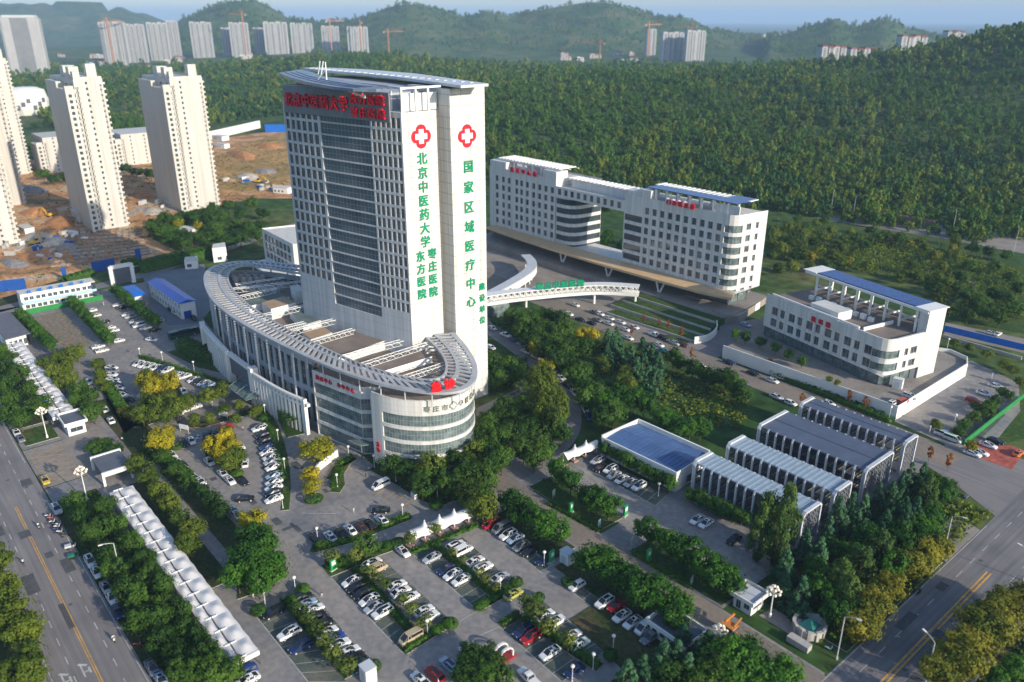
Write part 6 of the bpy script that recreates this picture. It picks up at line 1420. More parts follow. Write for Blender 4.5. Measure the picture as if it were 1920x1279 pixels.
grove('clipped', 'F', along((130, 370), (320, 560), 8), 7, 2.9, 'from the top in the row beside the court', G2); grove('clipped', 'F', along((455, 290), (690, 520), 9), 7.5, 3.0, 'from the top in the row right of the court', G2); grove('clipped', 'F', along((735, 220), (975, 410), 9), 7.5, 3.0, 'from the top in the row of the upper car park', G2)
grove('olive', 'F', [(300, 680), (375, 650), (440, 640), (480, 610), (345, 740), (420, 710), (400, 800), (450, 780)], 8, 3.6, 'from the left in the grove right of the upper canopy', 'grove by the upper canopy'); grove('round', 'F', [(500, 850), (560, 890), (545, 960), (590, 990), (490, 920)], 8, 3.6, 'from the top beside the inner road', 'grove by the upper canopy')
grove('round', 'F', [(600, 1195), (670, 1190), (720, 1225), (640, 1230)], 4.5, 3.0, 'from the left on the gate island', 'grove by the upper canopy')
G3 = 'trees of the emergency garden'
grove('round', 'N', [(740, 480), (850, 520), (980, 570), (1120, 540), (1240, 420), (1340, 470), (1180, 650), (990, 660), (1290, 590), (1440, 600), (1430, 740), (1520, 500), (1600, 420), (1560, 300), (1640, 250), (1480, 260)], 8, 3.6, 'from the glazed block outward in the dark garden', G3)
grove('olive', 'N', [(1060, 480), (1400, 380), (1330, 690), (1470, 820), (1380, 760)], 9, 4.0, 'from the left among the dark garden trees', G3)
G4 = 'wood beside the tower'
grove('round', 'X', [(215, 560), (290, 620), (250, 690), (340, 570), (400, 640), (330, 680), (560, 950), (300, 920), (250, 1000), (150, 1060), (400, 1000), (450, 1090), (350, 1150), (520, 1110), (600, 1160), (680, 1130), (100, 1180), (240, 1210), (180, 1130), (480, 930)], 8.5, 3.8, 'from the tower outward in the wood beside it', G4)
grove('olive', 'X', [(560, 690), (640, 690), (600, 790), (700, 780), (760, 890), (680, 900), (640, 1000), (770, 970), (720, 1060), (590, 900)], 13, 3.8, 'from the top in the sunlit stand inside the bend', G4)
G5 = 'wood between the two roads'
grove('round', 'X', [(370, 150), (470, 200), (560, 180), (640, 150), (720, 170), (790, 190), (440, 290), (560, 280), (650, 260), (750, 290), (850, 280), (520, 380), (620, 360), (720, 400), (800, 450), (740, 540), (650, 460), (900, 420), (1000, 430), (860, 560), (960, 610), (900, 680), (980, 760), (1060, 800), (1000, 860), (1230, 980), (1160, 1010)], 9.5, 4.2, 'from the bridge end in the wood between the roads', G5)
grove('yellow', 'X', [(960, 310), (1040, 310), (650, 590), (560, 430)], 8, 3.6, 'from the bright pair in the wood between the roads', G5)
grove('conifer', 'X', [(1190, 350), (1260, 330), (1290, 420), (1180, 480), (1230, 400), (1440, 590), (1500, 560), (1380, 480), (1480, 430), (1570, 470), (1540, 680), (1620, 560), (1600, 700)], 9.5, 3.8, 'from the left in the dark band below the service road', G5)
grove('olive', 'X', [(1140, 540), (1120, 420), (1350, 620), (1380, 730), (1300, 700), (1170, 600)], 6, 2.8, 'from the top in the garden clearing', G5); grove('lush', 'X', [(1140, 900), (1240, 870), (1290, 820), (1220, 940), (1420, 860), (1500, 900)], 9, 4.0, 'from the left near the blue roofed shed', G5)
grove('round', 'M', [(1330, 640), (1420, 680), (1500, 720), (1560, 740), (1640, 750), (1700, 800), (1290, 610), (1740, 850)], 9, 4.0, 'from the left in the dark belt before the garages', G5); grove('lush', 'M', [(1270, 1030), (1400, 1080), (1470, 1070), (1215, 1000), (1330, 1090)], 8, 3.6, 'from the left behind the blue roofed shed', G5)
G6 = 'big domed trees along the driveway'
grove('lush', 'J', [(195, 450), (250, 490), (335, 545), (400, 580)], 9, 4.4, 'from the top in the row above the equipment booth', G6); grove('lush', 'J', [(580, 720), (650, 750), (720, 800), (790, 850), (870, 870), (930, 920), (965, 970)], 9.5, 4.6, 'from the left in the row below the junction', G6)
grove('lush', 'J', [(415, 305), (470, 350), (555, 420), (645, 460), (590, 440)], 8, 3.8, 'from the left beside the shed parking', G6); grove('lush', 'J', [(825, 580), (930, 640), (1000, 670), (1080, 730), (1150, 780), (1215, 815)], 8.5, 4.2, 'from the left in the row before the guard hut', G6)
grove('clipped', 'J', along((630, 200), (930, 360), 10), 5.5, 2.7, 'from the left in the row in front of the blue roofed shed', G6); grove('clipped', 'J', along((1030, 415), (1260, 520), 7), 5, 2.5, 'from the left at the foot of the nearest garage', G6)
grove('round', 'J', [(180, 60), (240, 130), (130, 160), (330, 90), (400, 60), (60, 200), (340, 210), (300, 250), (80, 350), (60, 440), (420, 130), (20, 330), (150, 250), (250, 210)], 9, 4.0, 'from the top in the dark wood left of the white shelter', G4)
G7 = 'dense wood beside the garages'
grove('poplar', 'K', [(220, 480), (175, 540), (265, 560), (300, 470)], 16, 3.4, 'from the left in the tall stand by the nearest garage', G7)
grove('conifer', 'K', [(300, 690), (400, 590), (520, 530), (565, 440), (630, 420), (690, 430), (760, 370), (830, 340), (880, 310), (925, 250), (985, 250), (1005, 310), (860, 410), (900, 470), (950, 440), (800, 490), (380, 840), (470, 640), (300, 800)], 10.5, 3.4, 'from the left in the dark wood below the garages', G7)
grove('poplar', 'K', [(575, 770), (610, 850), (680, 690), (770, 620), (1010, 340)], 10, 3.2, 'from the left in front of the dark conifers', G7)
grove('round', 'K', [(1040, 262), (1085, 280), (1120, 300), (1060, 300), (1010, 250), (1030, 400), (1050, 360)], 4.5, 2.6, 'from the left behind the kerbside apron', G7)
grove('autumn', 'K', [(740, 870), (830, 800), (920, 690), (1000, 640), (1060, 610), (690, 940), (760, 930), (640, 1000), (960, 700), (720, 1000)], 8, 3.9, 'from the left in the row along the street kerb', G7)
grove('lush', 'K', [(850, 690), (960, 500), (1040, 450), (1010, 560), (630, 930), (900, 600), (1020, 500), (700, 560), (800, 580), (620, 640), (540, 620), (450, 720), (520, 850), (460, 800), (880, 530), (1090, 330), (560, 940)], 8, 3.6, 'from the top in the wood behind the street row', G7)
grove('autumn', 'K', [(1480, 850), (1400, 880), (1340, 930), (1440, 920), (1270, 1000), (1370, 1020), (1205, 1090), (1290, 1080), (1130, 1150), (1190, 1190), (1070, 1230), (1240, 1160), (1360, 970), (1480, 920)], 8.5, 4.2, 'from the far end across the street', 'trees across the street')
grove('lush', 'K', [(80, 1140), (150, 1190), (60, 1240), (20, 1160), (280, 1250), (180, 1260)], 10, 4.4, 'from the top at the near bottom edge by the driveway', 'trees at the near edge'); grove('lush', 'K', [(1350, 1265), (1440, 1210)], 6, 3, 'from the left beyond the autumn row at the corner', 'trees across the street')
grove('conifer', 'J', [(900, 1170), (990, 1080), (870, 1230), (800, 1240), (960, 1160), (1060, 1160), (1010, 1230), (730, 1260), (1100, 1120)], 9, 3.6, 'from the top in the near wood beside the guard hut', 'trees at the near edge'); grove('round', 'J', [(1120, 1160), (1180, 1180), (1150, 1240), (1080, 1250), (930, 1250)], 9, 4, 'from the top in the near wood at the bottom edge', 'trees at the near edge')
grove('round', 'S', [(150, 1100), (120, 1180), (250, 1110), (300, 1180), (200, 1200), (230, 1250), (330, 1240), (90, 1240)], 6, 3, 'from the left in the dark thicket at the bottom', 'trees at the near edge')
grove('round', 'I', [(905, 250)], 8, 3.2, 'beside the green sign pillar at the second hedge', 'single trees'); grove('sapling', 'I', [(1240, 220), (1420, 150), (650, 350), (825, 350)], 5, 1.6, 'from the left of the shelter along the island', 'saplings of the car park')
grove('sapling', 'I', [(1045, 560), (1245, 750), (1340, 840), (1180, 680), (925, 460), (985, 510)], 4.2, 1.4, 'from the middle tree on the second hedge', 'saplings of the car park'); grove('sapling', 'I', [(410, 750), (465, 810), (540, 900), (610, 985), (660, 1080), (760, 1170)], 4.5, 1.7, 'from the top on the first hedge', 'saplings of the car park'); grove('sapling', 'S', [(490, 790), (520, 830), (555, 850), (640, 950), (760, 1030)], 5, 1.7, 'from the top on the fourth hedge', 'saplings of the car park'); grove('sapling', 'S', [(200, 600), (240, 640), (300, 690), (30, 470), (100, 520)], 3.6, 1.1, 'from the middle on the third hedge', 'saplings of the car park')
grove('bush', 'I', [(430, 575), (95, 735), (965, 1150), (1520, 830), (1440, 880), (575, 240), (345, 660), (1080, 245)], 1.9, 1.5, 'from the first hedge around the near car park', 'round bushes'); grove('bush', 'S', [(432, 645), (362, 695), (570, 745), (1030, 1105), (15, 905), (760, 640), (210, 790)], 2.0, 1.5, 'from the taxi around the right car park', 'round bushes')
grove('bush', 'I', [(650, 390), (700, 370), (760, 370), (1040, 260), (1150, 225)], 1.6, 1.6, 'from the sign pillar along the island', 'round bushes'); grove('bush', 'H', [(610, 770), (1180, 580), (1010, 950)], 2, 1.7, 'from the left in the lower lot', 'round bushes')
G8 = 'small orange trees'
grove('orange', 'E', [(305, 690), (395, 710), (590, 920), (870, 910), (970, 945)], 5, 1.2, 'from the left along the service road', G8); grove('orange', 'M', [(1010, 430), (1090, 350), (1190, 380), (1255, 390), (1340, 440), (1410, 580)], 5, 1.1, 'from the left before the stepped garden', G8); grove('orange', '5', [(905, 1040), (1080, 1110)], 5.5, 1.3, 'from the left at the street junction', G8)
grove('clipped', 'E', [(190, 535), (250, 550), (340, 580), (430, 615), (510, 655), (590, 695)], 5.5, 2.4, 'from the left on the terrace before the white block', 'terrace trees', 3.5); grove('bush', 'E', [(220, 665), (480, 780), (545, 800), (675, 850), (740, 880), (800, 905), (930, 950), (1000, 985), (1060, 1010)], 2.0, 1.5, 'from the left below the terrace wall', 'terrace shrubs'); grove('olive', 'E', [(750, 805), (800, 825)], 3.0, 1.3, 'from the left on the terrace edge', 'terrace trees', 3.5)
grove('olive', 'E', [(1395, 1080), (1500, 590), (1590, 610), (1700, 650), (1800, 720), (1855, 750), (1895, 820)], 4.5, 2.4, 'from the grass corner around the side road', 'trees by the side lot'); grove('round', 'E', [(1560, 1080), (1620, 1030), (1650, 970), (1700, 1000), (1750, 930), (1790, 880), (1830, 900), (1720, 960), (1530, 1120)], 5, 2.6, 'from the left in the dark strip behind the side lot', 'trees by the side lot'); grove('autumn', 'E', [(1600, 1200)], 4.5, 2, 'beside the red parking lot', 'trees by the side lot')
G9 = 'park trees behind the white block'
grove('olive', 'W', [(60, 200), (120, 270), (180, 240), (40, 300), (100, 330), (220, 180), (360, 160), (430, 130), (480, 210), (520, 310), (560, 340), (620, 230), (1130, 290), (1180, 340), (1250, 400), (1300, 480), (1430, 400), (1040, 540), (980, 570), (1120, 560), (1280, 560), (1350, 600), (640, 400), (560, 450), (740, 480), (1080, 480)], 7, 3.6, 'from the left in the park behind the white block', G9)
grove('round', 'W', [(660, 270), (770, 210), (820, 260), (880, 250), (990, 270), (1540, 340), (1660, 370), (1790, 395), (1500, 480), (1700, 480), (1250, 640), (1450, 560), (1500, 700), (1600, 740), (1700, 690), (1800, 720), (1870, 640), (1860, 800), (1650, 830), (1500, 850), (1740, 870), (1820, 570), (1560, 780), (1420, 640), (1780, 800)], 7.5, 4.2, 'from the left in the dark park trees by the canal', G9)
grove('autumn', 'W', [(320, 410), (920, 270), (1250, 400), (1380, 340), (1400, 280), (1060, 310), (600, 440)], 7, 3.2, 'from the left of the golden trees in the park', G9); grove('poplar', 'W', [(20, 250), (150, 290), (260, 300), (1410, 300), (1340, 430)], 10, 2.6, 'from the left in the park behind the white block', G9)
grove('round', '6', [(1330, 190), (1400, 140), (1500, 160), (1570, 125), (1800, 140), (1850, 210), (1640, 300), (1750, 300), (1860, 270), (1480, 250), (1560, 280), (1400, 250), (1450, 310), (1560, 350), (1890, 110), (1350, 240), (1660, 130), (1720, 100), (1300, 210), (1820, 60)], 10, 5.5, 'from the left in the dark grove below the apartment towers', 'grove below the towers'); grove('round', '0', [(430, 385), (450, 402), (472, 382), (492, 400), (440, 422), (465, 428), (487, 425), (418, 405), (408, 440), (450, 446), (425, 455), (482, 440)], 10, 5.2, 'from the left in the grove before the white annex', 'grove below the towers'); grove('yellow', '6', [(1700, 205), (1530, 180)], 8, 3.8, 'from the round one in the dark grove', 'grove below the towers')
grove('round', 'A', [(240, 970), (300, 1000), (360, 990), (700, 940), (760, 960), (840, 970), (900, 1000), (200, 700), (260, 690), (230, 780), (180, 830), (320, 690)], 10, 6, 'from the left around the low cream blocks', 'trees between the cream blocks')
grove('round', 'C', [(1600, 760), (1640, 740)], 7, 3, 'from the left under the tower end', G4)
for i in range(22):
    tree(['round', 'lush', 'olive'][i % 3], -318 + i * 5.6, 296 + (i * 37) % 23, 9, 4.6, '%s tree, %s from the far end in the belt behind the long block' % (['dark green round', 'lush green domed', 'olive green'][i % 3], ORD[i]), 'belt behind the long block')
grove('olive', '0', [(1455, 440), (1470, 470), (1485, 500), (1462, 505), (1500, 470), (1520, 500), (1478, 425), (1508, 440), (1535, 470), (1450, 478), (1545, 445), (1560, 480)], 8, 4.2, 'from the left between the long block and the white block', G9)
grove('round', '0', [(1465, 455), (1490, 480), (1525, 455), (1550, 500), (1515, 425), (1580, 455), (1600, 490), (1620, 460), (1495, 410), (1545, 415)], 7, 4.0, 'from the left in the dark trees beside the long block', G9)
# trees just outside the frame that also stand along the same street and avenue
for i in range(9): tree('autumn', -27 + (i % 2), 62 + i * 7.6, 9, 4, 'orange tinged tree, %s from the near end in the row continuing along the street' % ORD[i], 'street row beyond the frame')
for i in range(7): tree('round', -60 + (i % 3) * 4, 62 + i * 5, 9, 4, 'dark green round tree, %s from the near end in the grove inside the street corner' % ORD[i], 'grove at the street corner')

def hedge(label, path, w, h, z=.16, kind='clipped', dens=26):
    q = resample(path, step=.8); r_ = np.random.default_rng(len(label) * 13 + int(abs(path[0][0]))); L, Rr = offset(q, w / 2), offset(q, -w / 2); V = []
    n = int(dens * len(q) * .8 * (1 if h < 2 else 5)); C = []; N = []
    for i in range(n):
        t = r_.uniform(0, len(q) - 1.001); k = int(t); f = t - k; a = np.array(q[k]) * (1 - f) + np.array(q[k + 1]) * f; d = np.array(q[k + 1]) - np.array(q[k]); d /= np.hypot(*d) + 1e-9; nn = np.array((-d[1], d[0]))
        s = r_.choice(3, p=[.25, .25, .5]); hh = h * (.85 + .2 * math.sin(k * 1.7) * .5 + r_.uniform(-.08, .08))
        if s == 2: o_ = r_.uniform(-.5, .5) * w; C.append((*(a + nn * o_), z + hh)); N.append((r_.normal() * .4, r_.normal() * .4, 1))
        else: sg = 1 if s else -1; C.append((*(a + nn * sg * w * (.5 + r_.uniform(-.06, .06))), z + r_.uniform(.05, 1) * hh)); N.append((nn[0] * sg + r_.normal() * .3, nn[1] * sg + r_.normal() * .3, .4))
    C = np.array(C); N = np.array(N); N /= np.linalg.norm(N, axis=1, keepdims=True); V = leaf_quads(C, N, .26 if h < 2 else .38, r_); me = mesh_quads('hedge', V, LM[kind])
    # dense twiggy inside
    mb = MB(); mb.prism(offset(q[1:-1], w * .30) + offset(q[1:-1], -w * .30)[::-1], z - .1, z + h * .6); inner = mb.mesh('hedge', LM[kind])
    t = bpy.data.objects.new('hedge', me); COL.objects.link(t); tag(t, label, 'hedge', 'clipped hedges'); 
    if h < 2: c = bpy.data.objects.new('hedge_core', inner); COL.objects.link(c); c.parent = t
    return t
for k, a, b, w_, h_, lab in (('I', (300, 655), (790, 1235), 1.6, .9, 'first low hedge from the left in the near car park'), ('I', (815, 425), (1290, 950), 1.5, .9, 'second low hedge in the near car park under saplings'), ('I', (1430, 262), (1880, 640), 1.3, .8, 'third low hedge in the near car park'), ('S', (470, 870), (960, 1190), 1.7, .9, 'fourth low hedge beside the red car'), ('I', (1180, 1045), (1540, 830), 1.2, .7, 'short hedge closing the second hedge'),
    ('S', (185, 812), (380, 700), 1.2, .8, 'short hedge by the yellow taxi'), ('S', (335, 922), (450, 855), 1.2, .8, 'short hedge at the head of the fourth hedge'), ('N', (140, 1150), (440, 1075), 1.3, .7, 'left low hedge on the forecourt island'), ('N', (640, 985), (880, 885), 1.4, .7, 'right low hedge on the forecourt island'), ('I', (600, 400), (830, 340), 1.4, .8, 'low hedge behind the green sign pillar'), ('N', (890, 1190), (1440, 960), 1.2, .6, 'low hedge below the tensile shelter'),
    ('F', (1150, 590), (1570, 745), 4.0, 3.6, 'tall bushy hedge in front of the white fins'), ('H', (1270, 450), (1400, 680), 4.0, 3.6, 'tall bushy hedge between the bend and the fins'), ('F', (890, 640), (1480, 830), 1.3, .9, 'low hedge along the top of the oval lot'), ('Y', (270, 420), (470, 760), 2.4, 1.6, 'hedge down the left side of the oval lot'), ('6', (1180, 605), (1900, 440), 5, 4, 'long hedge along the road behind the crescent roof'), ('H', (420, 800), (700, 1010), 2.4, 2.0, 'hedge along the left side of the lower lot'),
    ('H', (1185, 520), (1330, 1000), 1.2, .9, 'curved low hedge beside the packed car row'), ('N', (280, 680), (330, 500), 1.6, 1.0, 'low hedge on the ramp island'), ('N', (310, 480), (440, 420), 1.4, .9, 'low hedge beside the glass block entrance'), ('J', (360, 455), (610, 590), 1.0, .6, 'low hedge in the driveway lawn'), ('J', (745, 680), (1040, 855), 1.0, .6, 'low hedge in the lower driveway lawn'), ('E', (130, 655), (1130, 1072), 2.2, 1.5, 'long planted strip below the terrace wall'), ('6', (560, 690), (800, 620), 3, 2.5, 'ragged hedge behind the prefab office'), ('6', (1060, 540), (1180, 510), 3, 2, 'ragged hedge behind the gate screen')):
    A, B = at2(k, *a), at2(k, *b); hedge(lab, [A, B], w_ * 1.2, h_ * 1.25)

# forest on the hill: one mass of crowns (beyond counting), nearer ones built of more leaves
def boundary_row(col): return np.interp(col, [-400, 60, 100, 290, 400, 470, 540, 600, 900, 1060, 1300, 1460, 1920, 2300], [205, 205, 240, 250, 236, 225, 222, 230, 340, 400, 398, 398, 470, 540])
NF = 46000
rf = np.random.default_rng(11); az = rf.uniform(R(-40), R(40), NF); ff = 420 * (2050 / 420.) ** rf.uniform(0, 1, NF) ** .86
r0, f0 = ff * np.tan(az), ff
kk = math.cos(PITCH); dep = f0 * math.cos(PITCH) + CAM_H * math.sin(PITCH); row = 639.5 - F_PX * (f0 * math.sin(PITCH) - CAM_H * math.cos(PITCH)) / dep; col = 960 + F_PX * r0 / dep
dens = 0.5 + .5 * np.sin(r0 / 47. + 1.3 * np.sin(f0 / 90.)) * np.sin(f0 / 61.) ; left = (col < 560)
keep = (row < boundary_row(col)) & (rf.uniform(0, 1, NF) < np.where(left, np.clip(dens * 1.3 + .3, .3, 1), np.clip(.55 + dens * .6, 0, 1))) & ~((col < 560) & (row < 105) & (row > 60) & (rf.uniform(0, 1, NF) < .6))
r0, f0 = r0[keep], f0[keep]
n2 = 16000; f2 = rf.uniform(2350, 4000, n2); r2 = f2 * np.tan(rf.uniform(R(-33), R(33), n2)); k2 = (terrain(r2, f2) > 16) & (rf.uniform(0, 1, n2) < .35 + .5 * np.sin(r2 / 130. + np.sin(f2 / 170.)) ** 2); r0 = np.concatenate([r0, r2[k2]]); f0 = np.concatenate([f0, f2[k2]])      # woods on the far ridges
zt = terrain(r0, f0); X0 = r0 * _rt[0] + f0 * _fw[0]; Y0 = r0 * _rt[1] + f0 * _fw[1]
def crown_tile(n_cl, n_leaf, sz, seed):
    r_ = np.random.default_rng(seed); C, N = crown_points(r_, 'ball', n_cl, n_leaf); return leaf_quads(C, N, sz, r_)
tiles_near = [crown_tile(13, 13, .165, s) for s in range(6)]; tiles_far = [crown_tile(8, 7, .28, 20 + s) for s in range(6)]
forest_cols = [leaf_mat('forest_green', (0.020, 0.064, 0.007), (0.075, 0.165, 0.016), .4), leaf_mat('forest_olive', (0.050, 0.098, 0.009), (0.155, 0.215, 0.020), .4), leaf_mat('forest_blue', (0.013, 0.050, 0.012), (0.046, 0.122, 0.022), .4)]
for m in forest_cols:      # vary over the hillside rather than per object
    for nd in m.node_tree.nodes:
        if nd.type == 'TEX_NOISE': nd.inputs['Scale'].default_value = .028
bins = {0: [], 1: [], 2: []}; patch = np.sin(X0 / 93 + 2 * np.sin(Y0 / 121)) * .9 + .6 * np.sin(Y0 / 37 + X0 / 61) + rf.normal(size=len(X0)) * .6
for i in range(len(X0)):
    d = f0[i]; s = (1.7 + 3.0 * rf.uniform() ** 1.8) * (1 + min(max(0, d - 700) / 1700., 1.6)) * (.62 if d > 2300 else 1); tl = (tiles_near if d < 950 else tiles_far)[i % 6]; g = rf.uniform(0, 6.28); c, sn = math.cos(g), math.sin(g); tall = rf.uniform(.85, 1.5) if rf.uniform() < .82 else 1.9
    v = tl * np.array((s, s, s * tall)); v = np.stack([v[:, 0] * c - v[:, 1] * sn + X0[i], v[:, 0] * sn + v[:, 1] * c + Y0[i], v[:, 2] + zt[i] + s * tall * .75], 1).astype(np.float32)
    bins[0 if patch[i] < .1 else (1 if patch[i] < 1.0 else 2)].append(v)
allv = [np.concatenate(bins[b]) for b in range(3)]; fm = mesh_quads('forest', np.concatenate(allv), forest_cols[0])
for m in forest_cols[1:]: fm.materials.append(m)
idx = np.concatenate([np.full(len(a) // 4, b, dtype=np.int32) for b, a in enumerate(allv)]); fm.polygons.foreach_set('material_index', idx)
forest = bpy.data.objects.new('forest', fm); COL.objects.link(forest); forest['kind'] = 'stuff'; forest['label'] = 'dense green forest covering the hill behind the hospital'
# low scrub and ground cover in the woods and beds
def scrub(polys, n, name, kind, smin, smax, label):
    r_ = np.random.default_rng(int(n * 10)); V = []
    for poly in polys:
        P = np.array(poly); lo, hi = P.min(0), P.max(0); area = abs(sum(P[i][0] * P[(i + 1) % len(P)][1] - P[(i + 1) % len(P)][0] * P[i][1] for i in range(len(P)))) / 2; m = int(n * area / 100.); q = r_.uniform(lo, hi, (m * 2, 2)); ins = np.zeros(len(q), bool)
        for i in range(len(P)):
            a, b = P[i], P[(i + 1) % len(P)]; c = ((a[1] > q[:, 1]) != (b[1] > q[:, 1])) & (q[:, 0] < (b[0] - a[0]) * (q[:, 1] - a[1]) / (b[1] - a[1] + 1e-12) + a[0]); ins ^= c
        q = q[ins]; cl = np.repeat(q, 7, 0) + r_.normal(size=(len(q) * 7, 2)) * .5; s = r_.uniform(smin, smax, len(cl)); C = np.column_stack([cl, .15 + s * r_.uniform(.2, 1.6, len(cl))]); N = r_.normal(size=(len(cl), 3)) * .6 + np.array((0, 0, 1)); N /= np.linalg.norm(N, axis=1, keepdims=True); V.append(leaf_quads(C, N, .45, r_))
    me = mesh_quads(name, np.concatenate(V), LM[kind]); o = bpy.data.objects.new(name, me); COL.objects.link(o); o['kind'] = 'stuff'; o['label'] = label
scrub([pts('X', [(180, 215), (560, 90), (1000, 330), (1640, 520), (1644, 760), (1240, 1000), (1000, 900), (700, 580)]), pts('X', [(170, 470), (420, 480), (620, 620), (800, 800), (840, 1000), (780, 1240), (100, 1279), (70, 1000), (440, 790), (160, 820)]), rect(-68, -49.5, 126, 168), pts('N', [(630, 480), (780, 630), (1060, 790), (1330, 725), (1420, 640), (1600, 300), (1400, 300), (900, 430)]), rect(-202, -120, 25, 33), rect(-28, -15, 60, 176)], 26, 'undergrowth', 'round', .3, .9, 'green undergrowth beneath the trees')
scrub([pts('W', [(0, 180), (900, 280), (1400, 400), (1900, 520), (1900, 880), (1340, 860), (1200, 640), (300, 430), (0, 430)])], 22, 'meadow_growth', 'olive', .3, .9, 'rough green and ochre growth in the park')
scrub([pts('6', [(1290, 190), (1500, 100), (1900, 60), (1900, 290), (1480, 370), (1260, 300)])], 14, 'grove_undergrowth', 'round', .4, 1.2, 'dark undergrowth of the grove below the towers')

scrub([rect(-71, -50, 168, 196), pts('M', [(1050, 640), (1300, 700), (1776, 850), (1776, 1090), (1500, 1060), (1250, 960), (1000, 800)])], 24, 'garden_growth', 'olive', .2, .8, 'rough green growth of the garden beside the garages')
for i, (x, y) in enumerate(((1180, 568), (1385, 522), (1700, 436), (1850, 392))): pass
scrub([pts('W', [(0, 150), (900, 250), (1400, 380), (1900, 520), (1900, 860), (1360, 830), (1220, 620), (900, 520), (300, 400), (0, 420)])], 7, 'park_thicket', 'olive', 1.2, 3.2, 'thicket of mixed shrubs in the park behind the white block')
scrub([pts('W', [(900, 300), (1400, 420), (1900, 560), (1900, 900), (1400, 820), (1200, 600)])], 6, 'dark_thicket', 'round', 1.5, 3.6, 'dark thicket beside the canal')
scrub([[at2('0', x, y) for x, y in [(0, 560), (0, 420), (60, 320), (220, 280), (390, 280), (540, 260), (540, 360), (420, 385), (330, 400), (285, 440), (250, 480)]]], 1.3, 'site_weeds', 'sapling', .2, .8, 'weeds on the building site')
